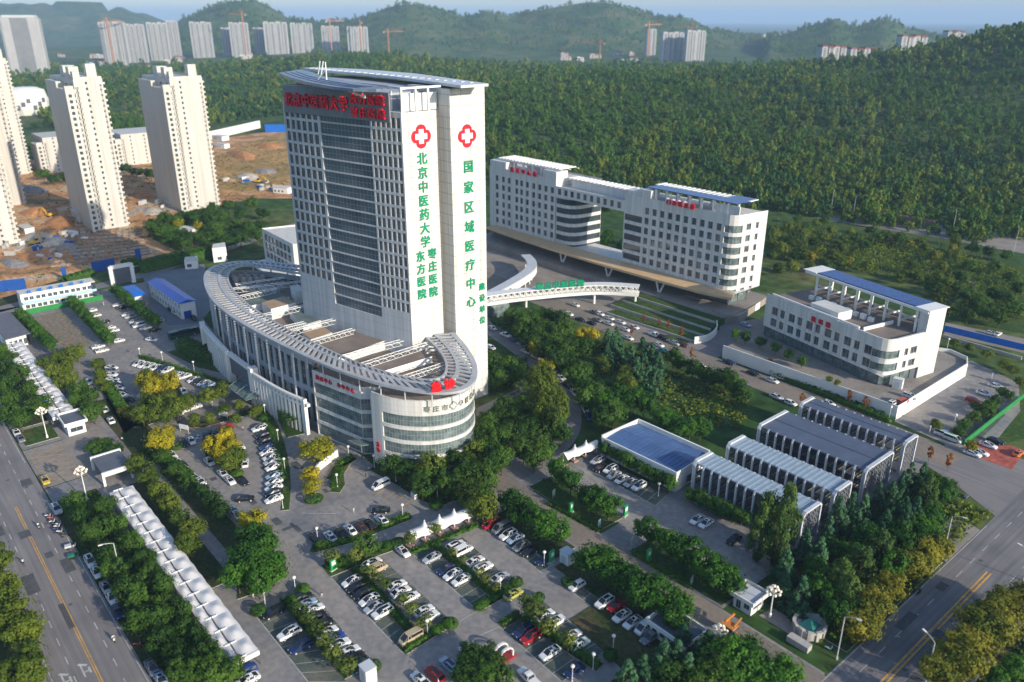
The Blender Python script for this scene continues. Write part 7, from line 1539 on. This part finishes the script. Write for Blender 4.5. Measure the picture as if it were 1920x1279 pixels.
# ================================================================ vehicles
def car_proto(kind):
    t = thing('parked_car' if kind not in ('bus',) else 'coach', 'x', 'car')
    if kind == 'sedan': L, wd, H_, z0 = 4.6, .9, 1.45, .26; low = [(-2.3, .70, .40, .86), (-2.15, .84, .28, 1.0), (-1.2, .9, .25, 1.0), (.75, .9, .25, .96), (1.7, .88, .27, .86), (2.15, .82, .30, .74), (2.3, .66, .40, .62)]; cab = [(-1.95, .78, .98, .76, 1.0), (-1.15, .82, .98, .62, 1.38), (-.2, .83, .97, .64, 1.42), (.3, .83, .96, .62, 1.38), (1.2, .78, .92, .74, .94)]; roof = (-1.05, .22, .60, 1.43)
    elif kind == 'suv': L, wd, H_, z0 = 4.7, .93, 1.7, .3; low = [(-2.35, .78, .45, 1.0), (-2.25, .9, .34, 1.12), (-1.2, .93, .3, 1.12), (.8, .93, .3, 1.08), (1.8, .92, .32, 1.0), (2.2, .86, .36, .9), (2.35, .72, .45, .74)]; cab = [(-2.25, .82, 1.1, .76, 1.14), (-1.95, .85, 1.1, .70, 1.58), (-.6, .86, 1.1, .7, 1.66), (.25, .86, 1.08, .68, 1.6), (1.15, .82, 1.04, .78, 1.08)]; roof = (-1.9, .2, .67, 1.66)
    elif kind == 'hatch': L, wd, H_, z0 = 4.0, .86, 1.5, .26; low = [(-2.0, .72, .40, .95), (-1.9, .84, .28, 1.02), (-.9, .87, .25, 1.02), (.8, .87, .25, .98), (1.5, .84, .27, .88), (1.9, .78, .30, .76), (2.0, .64, .4, .62)]; cab = [(-1.92, .76, 1.0, .72, 1.04), (-1.55, .8, 1.0, .6, 1.42), (-.4, .81, 1.0, .62, 1.47), (.3, .81, .98, .6, 1.42), (1.1, .76, .94, .7, .97)]; roof = (-1.5, .22, .58, 1.48)
    elif kind == 'van': L, wd, H_, z0 = 4.9, .9, 2.05, .3; low = [(-2.45, .84, .4, 1.2), (-2.4, .9, .32, 1.3), (-1, .9, .3, 1.3), (1.4, .9, .3, 1.28), (2.1, .86, .34, 1.05), (2.45, .76, .42, .8)]; cab = [(-2.42, .86, 1.28, .8, 1.3), (-2.36, .86, 1.28, .78, 1.9), (.4, .87, 1.28, .78, 1.98), (1.0, .86, 1.28, .76, 1.9), (1.95, .82, 1.1, .76, 1.14)]; roof = (-2.36, .95, .8, 1.97)
    elif kind == 'pickup': L, wd, H_, z0 = 5.2, .92, 1.75, .34; low = [(-2.6, .86, .5, 1.0), (-2.5, .92, .4, 1.05), (-.9, .92, .36, 1.05), (.9, .92, .36, 1.05), (2.0, .9, .38, .98), (2.45, .84, .42, .88), (2.6, .7, .5, .7)]; cab = [(-.95, .84, 1.03, .8, 1.06), (-.8, .85, 1.03, .72, 1.62), (.1, .85, 1.03, .72, 1.7), (.5, .84, 1.03, .7, 1.62), (1.25, .8, 1.02, .76, 1.05)]; roof = (-.8, .45, .70, 1.69)
    else: L, wd, H_, z0 = 11.5, 1.25, 3.2, .4; low = [(-5.75, 1.1, .5, 1.6), (-5.7, 1.25, .4, 1.7), (5.4, 1.25, .4, 1.7), (5.75, 1.1, .5, 1.5)]; cab = [(-5.72, 1.22, 1.68, 1.18, 1.7), (-5.65, 1.23, 1.68, 1.15, 2.95), (5.2, 1.23, 1.68, 1.15, 2.95), (5.6, 1.2, 1.66, 1.16, 1.7)]; roof = (-5.65, 5.25, 1.2, 3.0)
    mb = MB(); rings = []
    for x, hw, za, zb in low: rings.append([(x, -hw, za + .08), (x, -hw, (za + zb) / 2), (x, -hw * .97, zb - .08), (x, -hw * .82, zb), (x, hw * .82, zb), (x, hw * .97, zb - .08), (x, hw, (za + zb) / 2), (x, hw, za + .08), (x, hw * .9, za), (x, -hw * .9, za)])
    mb.loft(rings); x0, x1, hw, z = roof
    mb.loft([[(x0, -hw, z - .06), (x0, -hw * .9, z), (x0, hw * .9, z), (x0, hw, z - .06)], [((x0 + x1) / 2, -hw * 1.04, z - .02), ((x0 + x1) / 2, -hw * .9, z + .05), ((x0 + x1) / 2, hw * .9, z + .05), ((x0 + x1) / 2, hw * 1.04, z - .02)], [(x1, -hw, z - .06), (x1, -hw * .9, z), (x1, hw * .9, z), (x1, hw, z - .06)]])
    for x, hb, zb, ht, zt_ in cab[1:-1]:
        for s in (-1, 1): mb.beam((x, s * hb * 1.0, zb), (x, s * (ht + .02), zt_), .09, .05)
    for s in (-1, 1):
        a, b = cab[-2], cab[-1]; mb.beam((a[0], s * (a[3] + .01), a[4]), (b[0], s * (b[3] + .02), b[4]), .08, .06); a, b = cab[1], cab[0]; mb.beam((a[0], s * (a[3] + .01), a[4]), (b[0], s * (b[3] + .02), b[4]), .08, .06)
    if kind == 'bus': mb.box(-2, 2, -.7, .7, 3.0, 3.2)
    mb.build('body', paint((.7, .7, .69)), t, True, smooth=False)
    mb = MB(); mb.loft([[(x, -hb, zb), (x, -ht, zt_), (x, ht, zt_), (x, hb, zb)] for x, hb, zb, ht, zt_ in cab])
    if kind in ('sedan', 'suv'): mb.box(roof[0] + .55, roof[1] - .02, -hw * .55, hw * .55, z + .05, z + .065)
    mb.build('window', M_carglass, t, True)
    wr = .33 if kind not in ('bus',) else .5; xs = (-L * .29, L * .30)
    for x in xs:
        for s in (-1, 1):
            mb = MB(); n = 10; y0 = s * (wd - .16); y1 = s * (wd + .015); mb.tube((x, y0, wr), (x, y1, wr), wr, n); mb.tube((x, y1, wr), (x, y1 + s * .012, wr), wr * .6, n, mi=1); mb.build('wheel', [M_tyre, M_lgrey], t, True)
    for s in (-1, 1):
        mb = MB(); x = low[-2][0]; mb.box(x, x + .1, s * low[-2][1] * .62 - .16, s * low[-2][1] * .62 + .16, low[-2][3] - .16, low[-2][3] - .02); mb.build('headlight', M_lamp, t, True)
        mb = MB(); x = low[0][0]; mb.box(x - .01, x + .06, s * low[0][1] * .78 - .13, s * low[0][1] * .78 + .13, low[0][3] - .18, low[0][3] - .04); mb.build('tail_light', mat('tail_lamp', (.35, .01, .01), .3, 0), t, True)
    return t
PROTO_CAR = {}
PAINT = {'white': (.72, .72, .71), 'silver': (.42, .44, .47), 'grey': (.17, .18, .20), 'black': (.012, .013, .016), 'blue': (.02, .06, .25), 'dark blue': (.015, .03, .10), 'red': (.35, .012, .018), 'pale blue': (.30, .40, .52), 'tan': (.45, .36, .24), 'yellow': (.55, .38, .03), 'green yellow': (.40, .40, .08), 'dark green': (.02, .07, .05), 'brown': (.12, .045, .03), 'teal': (.03, .28, .30), 'orange': (.65, .16, .03), 'white and green': (.62, .70, .62)}
def car(kind, colour, k, x, y, dx, dy, label, group, z=0.06, flip=False):
    """placed at its ground position; heading follows the photographed direction of its length"""
    q = at2(k, x, y, z + .6); e = at2(k, x + dx, y + dy, z + .6); a = math.atan2(e[1] - q[1], e[0] - q[0])
    st_ = round(a / (math.pi / 2)) * math.pi / 2
    if abs(a - st_) < .42: a = st_ + (a - st_) * .25
    if kind not in PROTO_CAR: PROTO_CAR[kind] = car_proto(kind); o = PROTO_CAR[kind]
    else: o = copy_tree(PROTO_CAR[kind])
    o.name = 'parked_car' if kind != 'bus' else 'coach'; o.location = (q[0], q[1], z); o.rotation_euler = (0, 0, a); tag(o, label, 'car' if kind not in ('van', 'bus', 'pickup') else {'van': 'van', 'bus': 'coach', 'pickup': 'pickup'}[kind], group)
    for ch in o.children:
        if ch.name.startswith('body'): ch.material_slots[0].link = 'OBJECT'; ch.material_slots[0].material = paint(PAINT[colour])
    return o
KN = {'sedan': 'saloon car', 'suv': 'tall estate car', 'hatch': 'small hatchback', 'van': 'minivan', 'pickup': 'pickup truck', 'bus': 'coach'}
CODE = {'w': 'white', 's': 'silver', 'g': 'grey', 'k': 'black', 'b': 'blue', 'n': 'dark blue', 'r': 'red', 'p': 'pale blue', 't': 'tan', 'y': 'yellow', 'd': 'dark green', 'o': 'brown', 'e': 'teal', 'G': 'white and green', 'Y': 'green yellow', 'O': 'orange'}
KC = {'1': 'sedan', '2': 'suv', '3': 'hatch', '4': 'van', '5': 'pickup', '6': 'bus'}
def row_of_cars(k, where, group, items, dx=0, dy=0, z=.06):
    n = len(items); items = ordered(items, where) if n > 1 else items
    for i, it in enumerate(items):
        code, x, y = it[:3]; d = it[3:5] if len(it) > 3 else (dx, dy)
        lab = '%s %s, %s %s' % (CODE[code[0]], KN[KC[code[1]]], ORD[i], where) if n > 1 else '%s %s %s' % (CODE[code[0]], KN[KC[code[1]]], where)
        if len(lab.split()) > 16: lab = lab.replace('saloon car', 'car').replace('tall estate car', 'estate')
        car(KC[code[1]], CODE[code[0]], k, x, y, d[0], d[1], lab, group, z)
CP = 'cars in the near car park'
row_of_cars('T', 'from the top left of the first hedge', CP, [('k2', 590, 440), ('w2', 785, 690), ('n2', 920, 850)], -100, 62)
row_of_cars('T', 'from the top right of the first hedge', CP, [('k1', 935, 255), ('p1', 990, 340), ('w1', 1075, 405), ('k1', 1105, 490), ('k1', 1185, 570), ('w1', 1240, 680), ('b1', 1325, 745)], 100, -55)
row_of_cars('I', 'from the top at the lower end of the first hedge', CP, [('w2', 700, 1000), ('w1', 775, 1050), ('k2', 815, 1100), ('d2', 865, 1150)], 60, -30)
row_of_cars('I', 'from the green sign pillar left of the second hedge', CP, [('w1', 800, 518), ('k1', 835, 562), ('k1', 875, 608), ('w1', 930, 658), ('s1', 968, 712), ('w2', 1030, 752), ('t4', 1240, 945)], -60, 33)
row_of_cars('I', 'from the top right of the second hedge', CP, [('w1', 950, 382), ('t4', 987, 428), ('w1', 1135, 552), ('w1', 1165, 598), ('w1', 1230, 642), ('w1', 1340, 742), ('w2', 1375, 790)], 60, -33)
row_of_cars('I', 'askew at the top of the second aisle', CP, [('w1', 1180, 295, 45, 40)])
row_of_cars('I', 'from the top left of the third hedge', CP, [('s1', 1400, 343), ('n1', 1508, 430), ('w1', 1555, 468), ('w1', 1620, 508)], -60, 33)
row_of_cars('S', 'from the top right of the third hedge', CP, [('w2', 50, 417), ('w4', 95, 447), ('w1', 172, 513), ('w2', 223, 555), ('s1', 328, 617), ('Y1', 413, 722)], 45, -25)
row_of_cars('S', 'from the shelter end below the domed trees', CP, [('r4', 272, 280), ('g4', 335, 307), ('w2', 380, 347), ('p1', 426, 370), ('g1', 463, 417), ('k1', 515, 450), ('n1', 608, 505)], -45, 25)
row_of_cars('J', 'from the top in the row below the big domed trees', CP, [('w3', 497, 832), ('w2', 624, 910), ('r1', 680, 927), ('w1', 705, 972), ('w1', 754, 1002), ('w4', 812, 1028), ('g5', 838, 1072)], -42, 25)
row_of_cars('S', 'from the top left of the fourth hedge', CP, [('n2', 477, 957), ('r2', 525, 993), ('w1', 645, 1092), ('n1', 800, 1205)], -50, 28)
row_of_cars('S', 'from the top right of the fourth hedge', CP, [('w1', 613, 856), ('w2', 680, 897), ('w1', 783, 987), ('G1', 832, 1037)], 50, -28)
row_of_cars('S', 'with an open bed at the bottom edge', CP, [('w5', 508, 1248, -25, -40)])
row_of_cars('Q', 'from the right at the bottom beside the dark thicket', CP, [('w1', 1410, 1038), ('p2', 1252, 1140), ('r2', 1130, 1218), ('w1', 1010, 1262)], -60, -50)
row_of_cars('I', 'from the left along the forecourt island', CP, [('k1', 520, 195), ('w1', 635, 183), ('k1', 715, 157), ('w1', 785, 132), ('o1', 870, 112), ('k1', 932, 90)], -14, -45)
row_of_cars('I', 'parked askew at the right end of the forecourt island', CP, [('w1', 1020, 57, -45, -42)])
row_of_cars('N', 'driving past the forecourt island', CP, [('k1', 655, 838, -60, 3)]); row_of_cars('N', 'parked on the emergency bays', CP, [('w4', 655, 640, -45, 30)])
row_of_cars('H', 'turning at the lower end of the packed lot', 'cars in the lower lot', [('k1', 1065, 1118, 70, -8)])
row_of_cars('H', 'from the top in the curved packed row', 'cars in the lower lot', [('w2', 1160, 652), ('k1', 1185, 695), ('k1', 1195, 732), ('b1', 1215, 772), ('w1', 1215, 808), ('w1', 1235, 842), ('s1', 1243, 872), ('w1', 1254, 908), ('p1', 1258, 965), ('w1', 1257, 1008), ('w1', 1254, 1045), ('k1', 1252, 1078), ('w1', 1255, 1122)], -60, 16)
row_of_cars('H', 'from the top under the trees left of the lower lot', 'cars in the lower lot', [('w1', 575, 827), ('w1', 610, 872), ('k1', 650, 895), ('w1', 665, 925), ('w1', 725, 980), ('w1', 765, 1003), ('s1', 985, 1200), ('s1', 1005, 1228)], 60, 22)
row_of_cars('H', 'from the left around the island of the lower lot', 'cars in the lower lot', [('w1', 825, 872, 50, 42), ('w1', 915, 952, 48, 45), ('w1', 962, 997, 50, 40), ('k1', 1050, 1002, 45, 40), ('w1', 1065, 880, 4, -50), ('w1', 1030, 765, 20, 50), ('k1', 655, 748, 20, 50), ('w1', 705, 733, 20, 50), ('p1', 770, 707, 55, -18), ('n1', 830, 690, 55, -18)])
OL = 'cars in the oval lot'
row_of_cars('Y', 'from the left along the top of the oval lot', OL, [('w1', 635, 138), ('w1', 697, 155), ('w1', 765, 168), ('w1', 840, 187), ('n1', 915, 193), ('w1', 985, 217), ('w1', 1105, 275), ('w1', 1190, 292), ('w1', 1303, 335), ('k1', 1345, 350), ('w1', 1420, 375), ('p1', 1480, 395)], -60, 28)
row_of_cars('Y', 'from the top down the left side of the oval lot', OL, [('w1', 315, 185), ('g1', 320, 222), ('w1', 312, 268), ('w1', 330, 325), ('w1', 345, 362), ('k1', 375, 395), ('s1', 398, 432), ('k1', 412, 480), ('w1', 430, 515), ('w1', 455, 560), ('k1', 512, 570), ('w3', 460, 665)], 80, 10)
row_of_cars('Y', 'from the left half hidden by trees in the oval lot', OL, [('w1', 1080, 752, 50, -15), ('w1', 1225, 690, 50, -15), ('w1', 1310, 658, 50, -15), ('w1', 1175, 468, 10, 40), ('p1', 1515, 482, 20, 40)])
row_of_cars('Y', 'from the top driving along the inner road', 'cars on the inner road', [('w1', 47, 352, -8, 60), ('w1', 232, 685, -32, -60), ('w1', 305, 818, -14, -60)])
UL = 'cars in the upper lots'
row_of_cars('F', 'from the top in front of the middle clipped row', UL, [('w1', 575, 345), ('w1', 600, 377), ('k1', 655, 418), ('w1', 690, 455), ('w1', 712, 472)], -50, 12); row_of_cars('F', 'from the top beside the right clipped row', UL, [('w1', 745, 308), ('k1', 775, 327), ('w1', 803, 368), ('s1', 822, 382), ('s1', 850, 412), ('w4', 878, 440), ('w1', 920, 455), ('k1', 975, 468), ('w3', 1000, 408)], -50, 14)
row_of_cars('F', 'from the left beside the green cabinet of the junction', UL, [('w1', 620, 572), ('w1', 645, 597), ('w3', 752, 535)], 50, -14); row_of_cars('F', 'moving through the upper junction', UL, [('w1', 957, 527, 40, 5)]); row_of_cars('F', 'from the left at the door of the blue roofed hall', UL, [('k1', 1075, 337, 30, 20), ('w1', 1105, 357, 30, 20), ('n1', 1115, 478, 50, -10), ('k2', 1225, 395, 40, 30)])
row_of_cars('F', 'with a yellow stripe beside the fin wall', UL, [('d6', 1165, 500, 90, -17)])
CR = 'cars along the curved road'
row_of_cars('X', 'from the bridge along the curved road', CR, [('s1', 195, 252, 45, 15), ('w5', 312, 312, 45, 20), ('b1', 392, 362, 40, 20), ('p1', 448, 390, 40, 20), ('w1', 488, 452, 40, 24), ('w1', 573, 498, 40, 26), ('w1', 640, 550, 40, 30), ('w1', 708, 612, 40, 34), ('w1', 780, 677, 38, 36), ('k1', 838, 742, 34, 38), ('w1', 900, 802, 32, 40), ('w1', 945, 855, 28, 44), ('w1', 993, 945, 22, 46), ('b1', 1025, 1008, 18, 48)])
row_of_cars('X', 'beside the tower on the curved road', CR, [('w3', 185, 418, 45, 15)])
SR = 'cars on the service road'
row_of_cars('X', 'from the bridge on the far side of the service road', SR, [('w1', 905, 52), ('w1', 850, 130), ('k1', 950, 178), ('g5', 1072, 117), ('w3', 1120, 130), ('g1', 1095, 182), ('k1', 1050, 210), ('w1', 1200, 167), ('w1', 1197, 212), ('w1', 1295, 200), ('w1', 1410, 242), ('w1', 1335, 262), ('w1', 1360, 335)], 45, 16)
row_of_cars('M', 'from the left in the middle of the service road', SR, [('k1', 1105, 520), ('w1', 1190, 520), ('e1', 1222, 560), ('k2', 1220, 478), ('w5', 1165, 455), ('s1', 1297, 508), ('o1', 1355, 520), ('k1', 1330, 610), ('w1', 1462, 652), ('w1', 1600, 700), ('n1', 1660, 638)], 45, 18)
row_of_cars('E', 'from the left below the terrace wall', SR, [('k1', 295, 767), ('w1', 410, 810), ('b1', 225, 825), ('w1', 435, 907), ('w1', 745, 945), ('w3', 520, 945), ('p1', 250, 475)], 45, 22)
row_of_cars('E', 'from the right on the terrace', 'cars on the terrace', [('w2', 1235, 905, 40, 12), ('w2', 1135, 945, 40, -12), ('r4', 1190, 940, 40, -12)], z=3.52)
row_of_cars('E', 'from the top in the side lot', 'cars in the side lot', [('w1', 1750, 842, 50, 14), ('w1', 1680, 887, 50, 14), ('r2', 1615, 932, 50, 10), ('w4', 1435, 1135, 45, 20), ('G4', 1492, 1162, 45, 20)])
row_of_cars('E', 'from the left on the red parking lot', 'cars on the red lot', [('w1', 1610, 1247, 50, 20), ('w1', 1655, 1240, 50, 20), ('w1', 1705, 1197, 50, 18), ('k1', 1750, 1172, 50, 18), ('O1', 1885, 1245, 45, -14)])
row_of_cars('E', 'from the left on the road by the bright blue fence', 'cars on the back road', [('w1', 1718, 525, 40, 6), ('w1', 1762, 530, 30, -18)])
row_of_cars('J', 'from the left before the blue roofed shed', 'cars at the shed', [('s2', 592, 257), ('k1', 605, 290), ('w2', 652, 297), ('s1', 668, 322), ('w1', 704, 342), ('s1', 746, 357), ('w2', 783, 374)], -36, 22)
row_of_cars('J', 'from the left before the nearest garage', 'cars at the garages', [('w1', 1053, 528), ('w1', 1093, 545), ('k1', 1222, 620)], -36, 26)
AV = 'cars along the avenue'
row_of_cars('P', 'from the top under the avenue kerb trees', AV, [('w2', 518, 590), ('w1', 553, 648), ('s1', 607, 737), ('w1', 640, 795), ('n1', 672, 877), ('g1', 870, 1195), ('p1', 920, 1262)], 18, 34)
row_of_cars('P', 'heading down the avenue', AV, [('y1', 257, 122, 14, 24)]); row_of_cars('P', 'at the end of the kerb trees by the scooters', AV, [('s2', 325, 290, 22, 24)]); row_of_cars('G', 'from the top beside the end of the lower canopy', AV, [('b3', 1345, 1217, -40, 20), ('w1', 1350, 1268, -40, 20)]); row_of_cars('F', 'from the top at the kerb by the upper gatehouse', AV, [('w1', 105, 1115, 20, 40), ('g1', 132, 1152, 20, 40)])

row_of_cars('6', 'from the left on the road along the building site', 'vans on the site road', [('w4', 1185, 566, 60, -13), ('w4', 1385, 522, 60, -13), ('w4', 1700, 436, 60, -16), ('w4', 1850, 394, 60, -16)])
# ================================================================ people and scooters
def skin_mesh(J, E_, m, name='body'):
    me = bpy.data.meshes.new(name); me.from_pydata([j[:3] for j in J], E_, []); o = bpy.data.objects.new(name, me); COL.objects.link(o); md = o.modifiers.new('skin', 'SKIN'); 
    for v, j in zip(me.skin_vertices[0].data, J): v.radius = (j[3], j[3] if len(j) < 5 else j[4])
    me.skin_vertices[0].data[0].use_root = True; o.modifiers.new('sub', 'SUBSURF').levels = 1
    bpy.context.view_layer.update(); dg = bpy.context.evaluated_depsgraph_get(); r = bpy.data.meshes.new_from_object(o.evaluated_get(dg)); bpy.data.objects.remove(o)
    for x in (m if isinstance(m, list) else [m]): r.materials.append(x)
    return r
M_skin = mat('skin', (.42, .26, .18), .6, 0)
def person_meshes(walk):
    s = .22 if walk else .05
    J = [(0, 0, .93, .15, .11), (0, 0, 1.12, .14, .10), (0, 0, 1.34, .17, .11), (0, 0, 1.48, .06), (.02, 0, 1.56, .075), (.02, 0, 1.66, .10), (.015, 0, 1.72, .06), (0, .09, .88, .09), (s * .5, .1, .50, .065), (s * .3, .1, .09, .05), (s * .3 + .15, .1, .04, .04), (0, -.09, .88, .09), (-s * .1, -.1, .50, .065), (-s, -.1, .10, .05), (-s + .15, -.1, .04, .04),
         (0, .19, 1.40, .055), (-s * .4, .24, 1.14, .045), (.04 - s * .2, .24, .90, .035), (.07, .24, .80, .03), (0, -.19, 1.40, .055), (s * .4, -.24, 1.14, .045), (.1 + s * .4, -.24, .90, .035), (.13 + s * .4, -.24, .80, .03)]
    E_ = [(0, 1), (1, 2), (2, 3), (3, 4), (4, 5), (5, 6), (0, 7), (7, 8), (8, 9), (9, 10), (0, 11), (11, 12), (12, 13), (13, 14), (2, 15), (15, 16), (16, 17), (17, 18), (2, 19), (19, 20), (20, 21), (21, 22)]
    return J, E_
def ride_meshes():
    J = [(-.15, 0, .78, .15, .13), (-.08, 0, 1.0, .14, .10), (0, 0, 1.22, .17, .11), (.02, 0, 1.35, .06), (.05, 0, 1.43, .075), (.05, 0, 1.53, .10), (.04, 0, 1.60, .06), (0, .12, .78, .09), (.32, .15, .72, .07), (.38, .13, .36, .05), (.5, .13, .30, .04), (0, -.12, .78, .09), (.32, -.15, .72, .07), (.38, -.13, .36, .05), (.5, -.13, .30, .04), (.02, .2, 1.25, .055), (.22, .28, 1.05, .045), (.5, .26, 1.02, .035), (.57, .25, 1.02, .03), (.02, -.2, 1.25, .055), (.22, -.28, 1.05, .045), (.5, -.26, 1.02, .035), (.57, -.25, 1.02, .03)]
    return J, person_meshes(False)[1]
def dress(me, top, legs):
    me.materials.clear()
    for c in (top, legs, M_skin): me.materials.append(c)
    zs = [v.co.z for v in me.vertices]; zm = max(zs)
    for p in me.polygons:
        c = p.center; p.material_index = 2 if c.z > zm - .30 or (abs(c.y) > .2 and c.z < zm - .78) else (1 if c.z < zm * .55 else 0)
        p.use_smooth = True
def head_parts(t, z, x):
    mb = MB(); mb.lathe([(.085, -.02), (.108, .04), (.10, .10), (.06, .145), (.01, .155)], x - .015, 0, z, 10); mb.build('hair', mat('hair', (.015, .012, .01), .8, 0), t, True)
def cloth(n, c): return mat(n, c, .8, .1, 3)
CL = {'dark': cloth('dark_cloth', (.03, .03, .04)), 'white': cloth('white_cloth', (.6, .6, .58)), 'blue': cloth('denim', (.05, .08, .16)), 'red': cloth('red_shirt', (.4, .04, .05)), 'grey': cloth('grey_cloth', (.2, .2, .21))}
def person(label, k, x, y, rz, top, legs, walk=True, pos=None):
    q = at2(k, x, y) if pos is None else pos; t = thing('person', label, 'person', (*q, .06), rz, 'people on foot'); J, E_ = person_meshes(walk); me = skin_mesh(J, E_, M_skin); dress(me, CL[top], CL[legs]); o = bpy.data.objects.new('body', me); COL.objects.link(o); o.parent = t; head_parts(t, 1.63, .02)
    return t
person('person in a dark top walking alone between the car rows', 'I', 575, 635, 1.2, 'dark', 'white'); person('person in pale clothes standing on the forecourt', 'N', 440, 862, 2.0, 'white', 'white', False); person('person in dark clothes near the orange barriers', 'N', 537, 575, 1.2, 'dark', 'dark'); person('person in a white top at the corner of the round block', 'N', 562, 530, .3, 'white', 'blue')
person('person in pale clothes beside the green tricycle', 'I', 65, 660, .5, 'white', 'grey'); person('left person walking below the oval lot gate', 'H', 220, 750, 2.4, 'red', 'dark'); person('right person walking below the oval lot gate', 'H', 248, 742, 2.2, 'white', 'dark'); person('person in white beside the white round bin in the lower lot', 'H', 1052, 668, 1, 'white', 'dark', False); person('person in white at the upper lot hedge', 'F', 655, 312, 1, 'white', 'white', False); person('person in white on the gate path', 'Y', 1150, 840, 1, 'white', 'grey')
def scooter_proto():
    t = thing('scooter', 'x', 'scooter'); mb = MB()
    mb.loft([[(-.75, -.12, .55), (-.75, .12, .55), (-.75, .12, .78), (-.75, -.12, .78)], [(-.2, -.17, .4), (-.2, .17, .4), (-.2, .17, .8), (-.2, -.17, .8)], [(.05, -.16, .28), (.05, .16, .28), (.05, .16, .40), (.05, -.16, .40)], [(.4, -.16, .28), (.4, .16, .28), (.4, .16, .40), (.4, -.16, .40)]]); mb.beam((.42, 0, .3), (.55, 0, 1.0), .34, .1); mb.build('body', paint((.5, .5, .5)), t, True)
    mb = MB(); mb.box(-.72, -.05, -.14, .14, .79, .88); mb.build('seat', M_tyre, t, True); mb = MB(); mb.tube((.52, -.3, 1.03), (.52, .3, 1.03), .025); mb.build('handlebar', M_dgrey, t, True)
    for x in (-.55, .68):
        mb = MB(); mb.tube((x, -.05, .24), (x, .05, .24), .24, 12); mb.build('wheel', M_tyre, t, True)
    return t
sp0 = scooter_proto(); NS = [0]
def scooter(label, k, x, y, rz, col, rider=None):
    o = sp0 if NS[0] == 0 else copy_tree(sp0); NS[0] += 1; q = at2(k, x, y); o.location = (*q, .05); o.rotation_euler = (0, 0, rz); tag(o, label, 'scooter', 'scooters')
    for ch in o.children:
        if ch.name.startswith('body'): ch.material_slots[0].link = 'OBJECT'; ch.material_slots[0].material = paint(col)
    if rider:
        t = thing('person', rider[0], 'person', (*q, .05), rz, 'scooter riders'); J, E_ = ride_meshes(); me = skin_mesh(J, E_, M_skin); dress(me, CL[rider[1]], CL[rider[2]]); b = bpy.data.objects.new('body', me); COL.objects.link(b); b.parent = t; head_parts(t, 1.5, .05)
for i, (x, y, c) in enumerate(((278, 335, (.6, .6, .6)), (292, 345, (.5, .1, .1)), (302, 368, (.6, .6, .58)), (318, 380, (.1, .1, .12)), (330, 395, (.6, .6, .6)), (322, 410, (.05, .08, .2)), (345, 425, (.6, .58, .55)), (375, 448, (.1, .1, .1)), (336, 382, (.6, .6, .6)))): scooter('scooter parked at the avenue kerb, %s from the top of the cluster' % ORD[i], 'P', x, y, 1.2 + .2 * (i % 3), c)
scooter('lone scooter ridden down the avenue past the parked scooters', 'P', 222, 398, math.pi, (.5, .5, .5), ('person in white riding a scooter past the parked scooters', 'white', 'dark')); scooter('scooter ridden on the near side of the yellow line', 'P', 135, 608, math.pi, (.1, .1, .1), ('person in pale clothes riding on the near side of the yellow line', 'white', 'grey')); scooter('scooter ridden low on the avenue near the dashed line', 'P', 652, 1045, 0, (.6, .6, .6), ('person in white riding low on the avenue near the dashed line', 'white', 'dark'))
scooter('dark scooter on the far street beside the kerb trees', 'K', 970, 838, 1.57, (.02, .02, .02), ('person in dark clothes riding on the far street', 'dark', 'dark')); scooter('scooter parked on the gate forecourt', 'P', 450, 88, .6, (.3, .1, .1)); scooter('scooter waiting at the kerb below the avenue trees', 'P', 790, 1070, 1.2, (.4, .1, .08)); scooter('scooter left at the dark plinth by the street lamp', '4', 1340, 1020, .4, (.3, .5, .55))
def trike(label, k, x, y, rz, col):
    q = at2(k, x, y); t = thing('cargo_tricycle', label, 'tricycle', (*q, .05), rz, 'cargo tricycles'); mb = MB(); mb.box(-1.3, .1, -.55, .55, .5, .95); mb.box(.3, .8, -.3, .3, .35, .8); mb.beam((.85, 0, .3), (.95, 0, 1.05), .3, .1); mb.build('body', paint(col), t, True); mb = MB(); mb.box(.1, .3, -.5, .5, .5, 1.0); mb.box(.3, .75, -.25, .25, .8, .9); mb.build('seat', M_tyre, t, True)
    for a, b in ((-.7, .55), (-.7, -.55), (1.0, 0)): mb = MB(); mb.tube((a, b - .05, .27), (a, b + .05, .27), .27, 10); mb.build('wheel', M_tyre, t, True)
trike('white cargo tricycle at the avenue kerb', 'P', 410, 512, 1.4, (.55, .55, .55)); trike('dark green cargo tricycle just below the white one at the avenue kerb', 'P', 428, 565, 1.4, (.02, .16, .08)); trike('green cargo tricycle at the edge of the big clump', 'I', 105, 605, .4, (.1, .4, .25))

# ================================================================ haze: one closed box of even air round everything on the ground
hz = MB(); hz.box(-26000, 26000, -26000, 26000, -2, 330); ho = hz.build('haze', bpy.data.materials.new('haze_air')); ho['kind'] = 'stuff'
hm = ho.data.materials[0]; hm.use_nodes = True; hn = hm.node_tree.nodes; hn.clear(); out = hn.new('ShaderNodeOutputMaterial'); pv = hn.new('ShaderNodeVolumePrincipled'); pv.inputs['Color'].default_value = (0.48, 0.70, 1.0, 1); pv.inputs['Density'].default_value = 0.000095; pv.inputs['Anisotropy'].default_value = 0.0
hm.node_tree.links.new(pv.outputs[0], out.inputs['Volume'])
